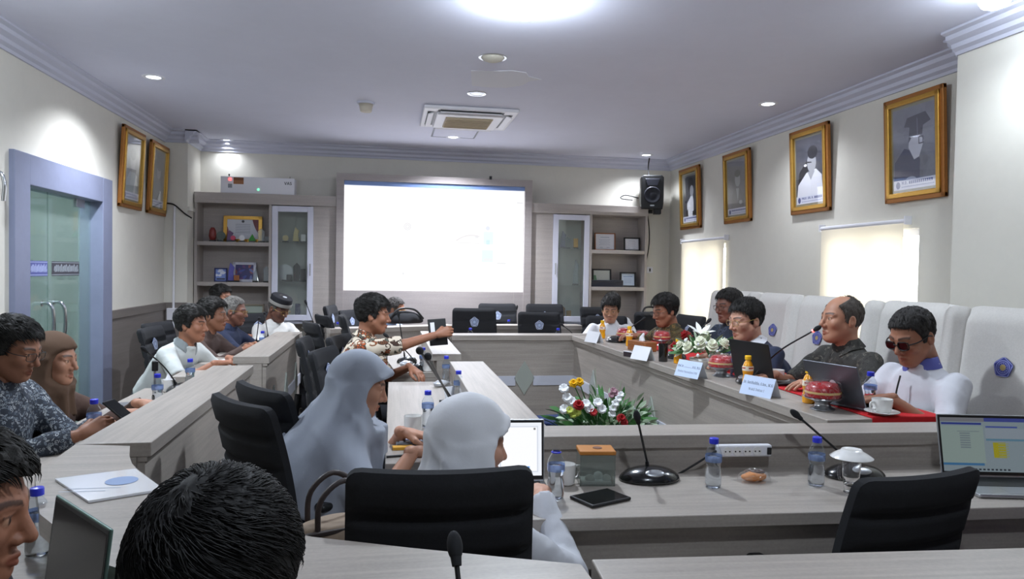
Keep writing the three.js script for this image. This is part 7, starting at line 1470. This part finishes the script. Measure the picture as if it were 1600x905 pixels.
const crystal = phy({ color: 0xdfe6ea, roughness: 0.05, transmission: 0.85, thickness: 0, ior: 1.5 }), col = (c, r = 0.4) => std({ color: c, roughness: r });
trophy(332, S1, 'vase', col(0x7a2a26), 0.16, 'red carved vase trophy on the upper left shelf');
trophy(345, S1, 'disc', col(0x4f5a52), 0.11, 'round grey green plaque on the upper left shelf');
trophy(359, S1, 'flame', col(0x6a4a72), 0.11, 'small purple trophy on the upper left shelf');
trophy(364, S1, 'disc', col(0xc03a5c), 0.06, 'small pink ring trophy on the upper left shelf', ZC - 0.05);
trophy(378, S1, 'disc', M.paper, 0.07, 'small white plaque with grey seal on the upper left shelf');
trophy(394, S1, 'pyramid', col(0x4b9a4a), 0.08, 'green pyramid trophy on the upper left shelf');
trophy(408, S1, 'plate', crystal, 0.14, 'clear crystal plaque on a blue base on the upper left shelf');
trophy(418, S1, 'box', crystal, 0.07, 'small clear block on the upper left shelf');
trophy(361, S2, 'flame', col(0x5a58a8), 0.2, 'blue and orange figure trophy on the middle left shelf');
trophy(370, S2, 'box', M.wood, 0.08, 'small wooden block trophy on the middle left shelf', ZC - 0.05);
trophy(400, S2, 'pyramid', crystal, 0.16, 'clear pyramid trophy on a long black base on the middle left shelf');
trophy(417, S2, 'plate', crystal, 0.17, 'tall clear crystal trophy on the middle left shelf');
trophy(404, S3, 'box', M.blackGloss, 0.12, 'small dark framed cube on the lower left shelf');
const ZG = ZC - 0.13;
trophy(446, 1.745, 'disc', col(0xd9c48a, 0.3), 0.075, 'pale gold disc trophy in the left glass cabinet', ZG);
trophy(462, 1.745, 'flame', col(0xc9b878), 0.16, 'gold figure trophy in the left glass cabinet', ZG);
trophy(474, 1.745, 'box', M.porcelain, 0.1, 'white trophy in the left glass cabinet', ZG);
trophy(446, 1.29, 'disc', M.steel, 0.2, 'large silver plate in the left glass cabinet', ZG - 0.05);
trophy(464, 1.29, 'plate', M.blackGloss, 0.2, 'black shield plaque in the left glass cabinet', ZG);
trophy(474, 1.29, 'box', M.blackGloss, 0.15, 'black block trophy in the left glass cabinet', ZG - 0.04);
trophy(452, 1.29, 'box', M.blackPlastic, 0.08, 'low black framed trophy in the left glass cabinet', ZG + 0.05);
trophy(466, 0.83, 'box', col(0x252c56), 0.2, 'dark blue folder box at the bottom of the left glass cabinet', ZG);
trophy(879, 1.745, 'flame', col(0x3a4468), 0.2, 'dark blue flame trophy in the right glass cabinet', ZG);
trophy(886, 1.745, 'plate', crystal, 0.13, 'clear shield in the right glass cabinet', ZG - 0.05);
trophy(899, 1.745, 'box', M.gold, 0.13, 'gold plaque in a dark frame in the right glass cabinet', ZG);
trophy(900, 1.29, 'flame', crystal, 0.3, 'tall clear trophy on the middle level of the right glass cabinet', ZG);
trophy(890, 0.83, 'box', M.gold, 0.14, 'gold plaque at the bottom of the right glass cabinet', ZG);
trophy(880, 0.83, 'plate', M.bronze, 0.18, 'bronze shield at the bottom of the right glass cabinet', ZG - 0.05);
renderer.render(scene, camera);
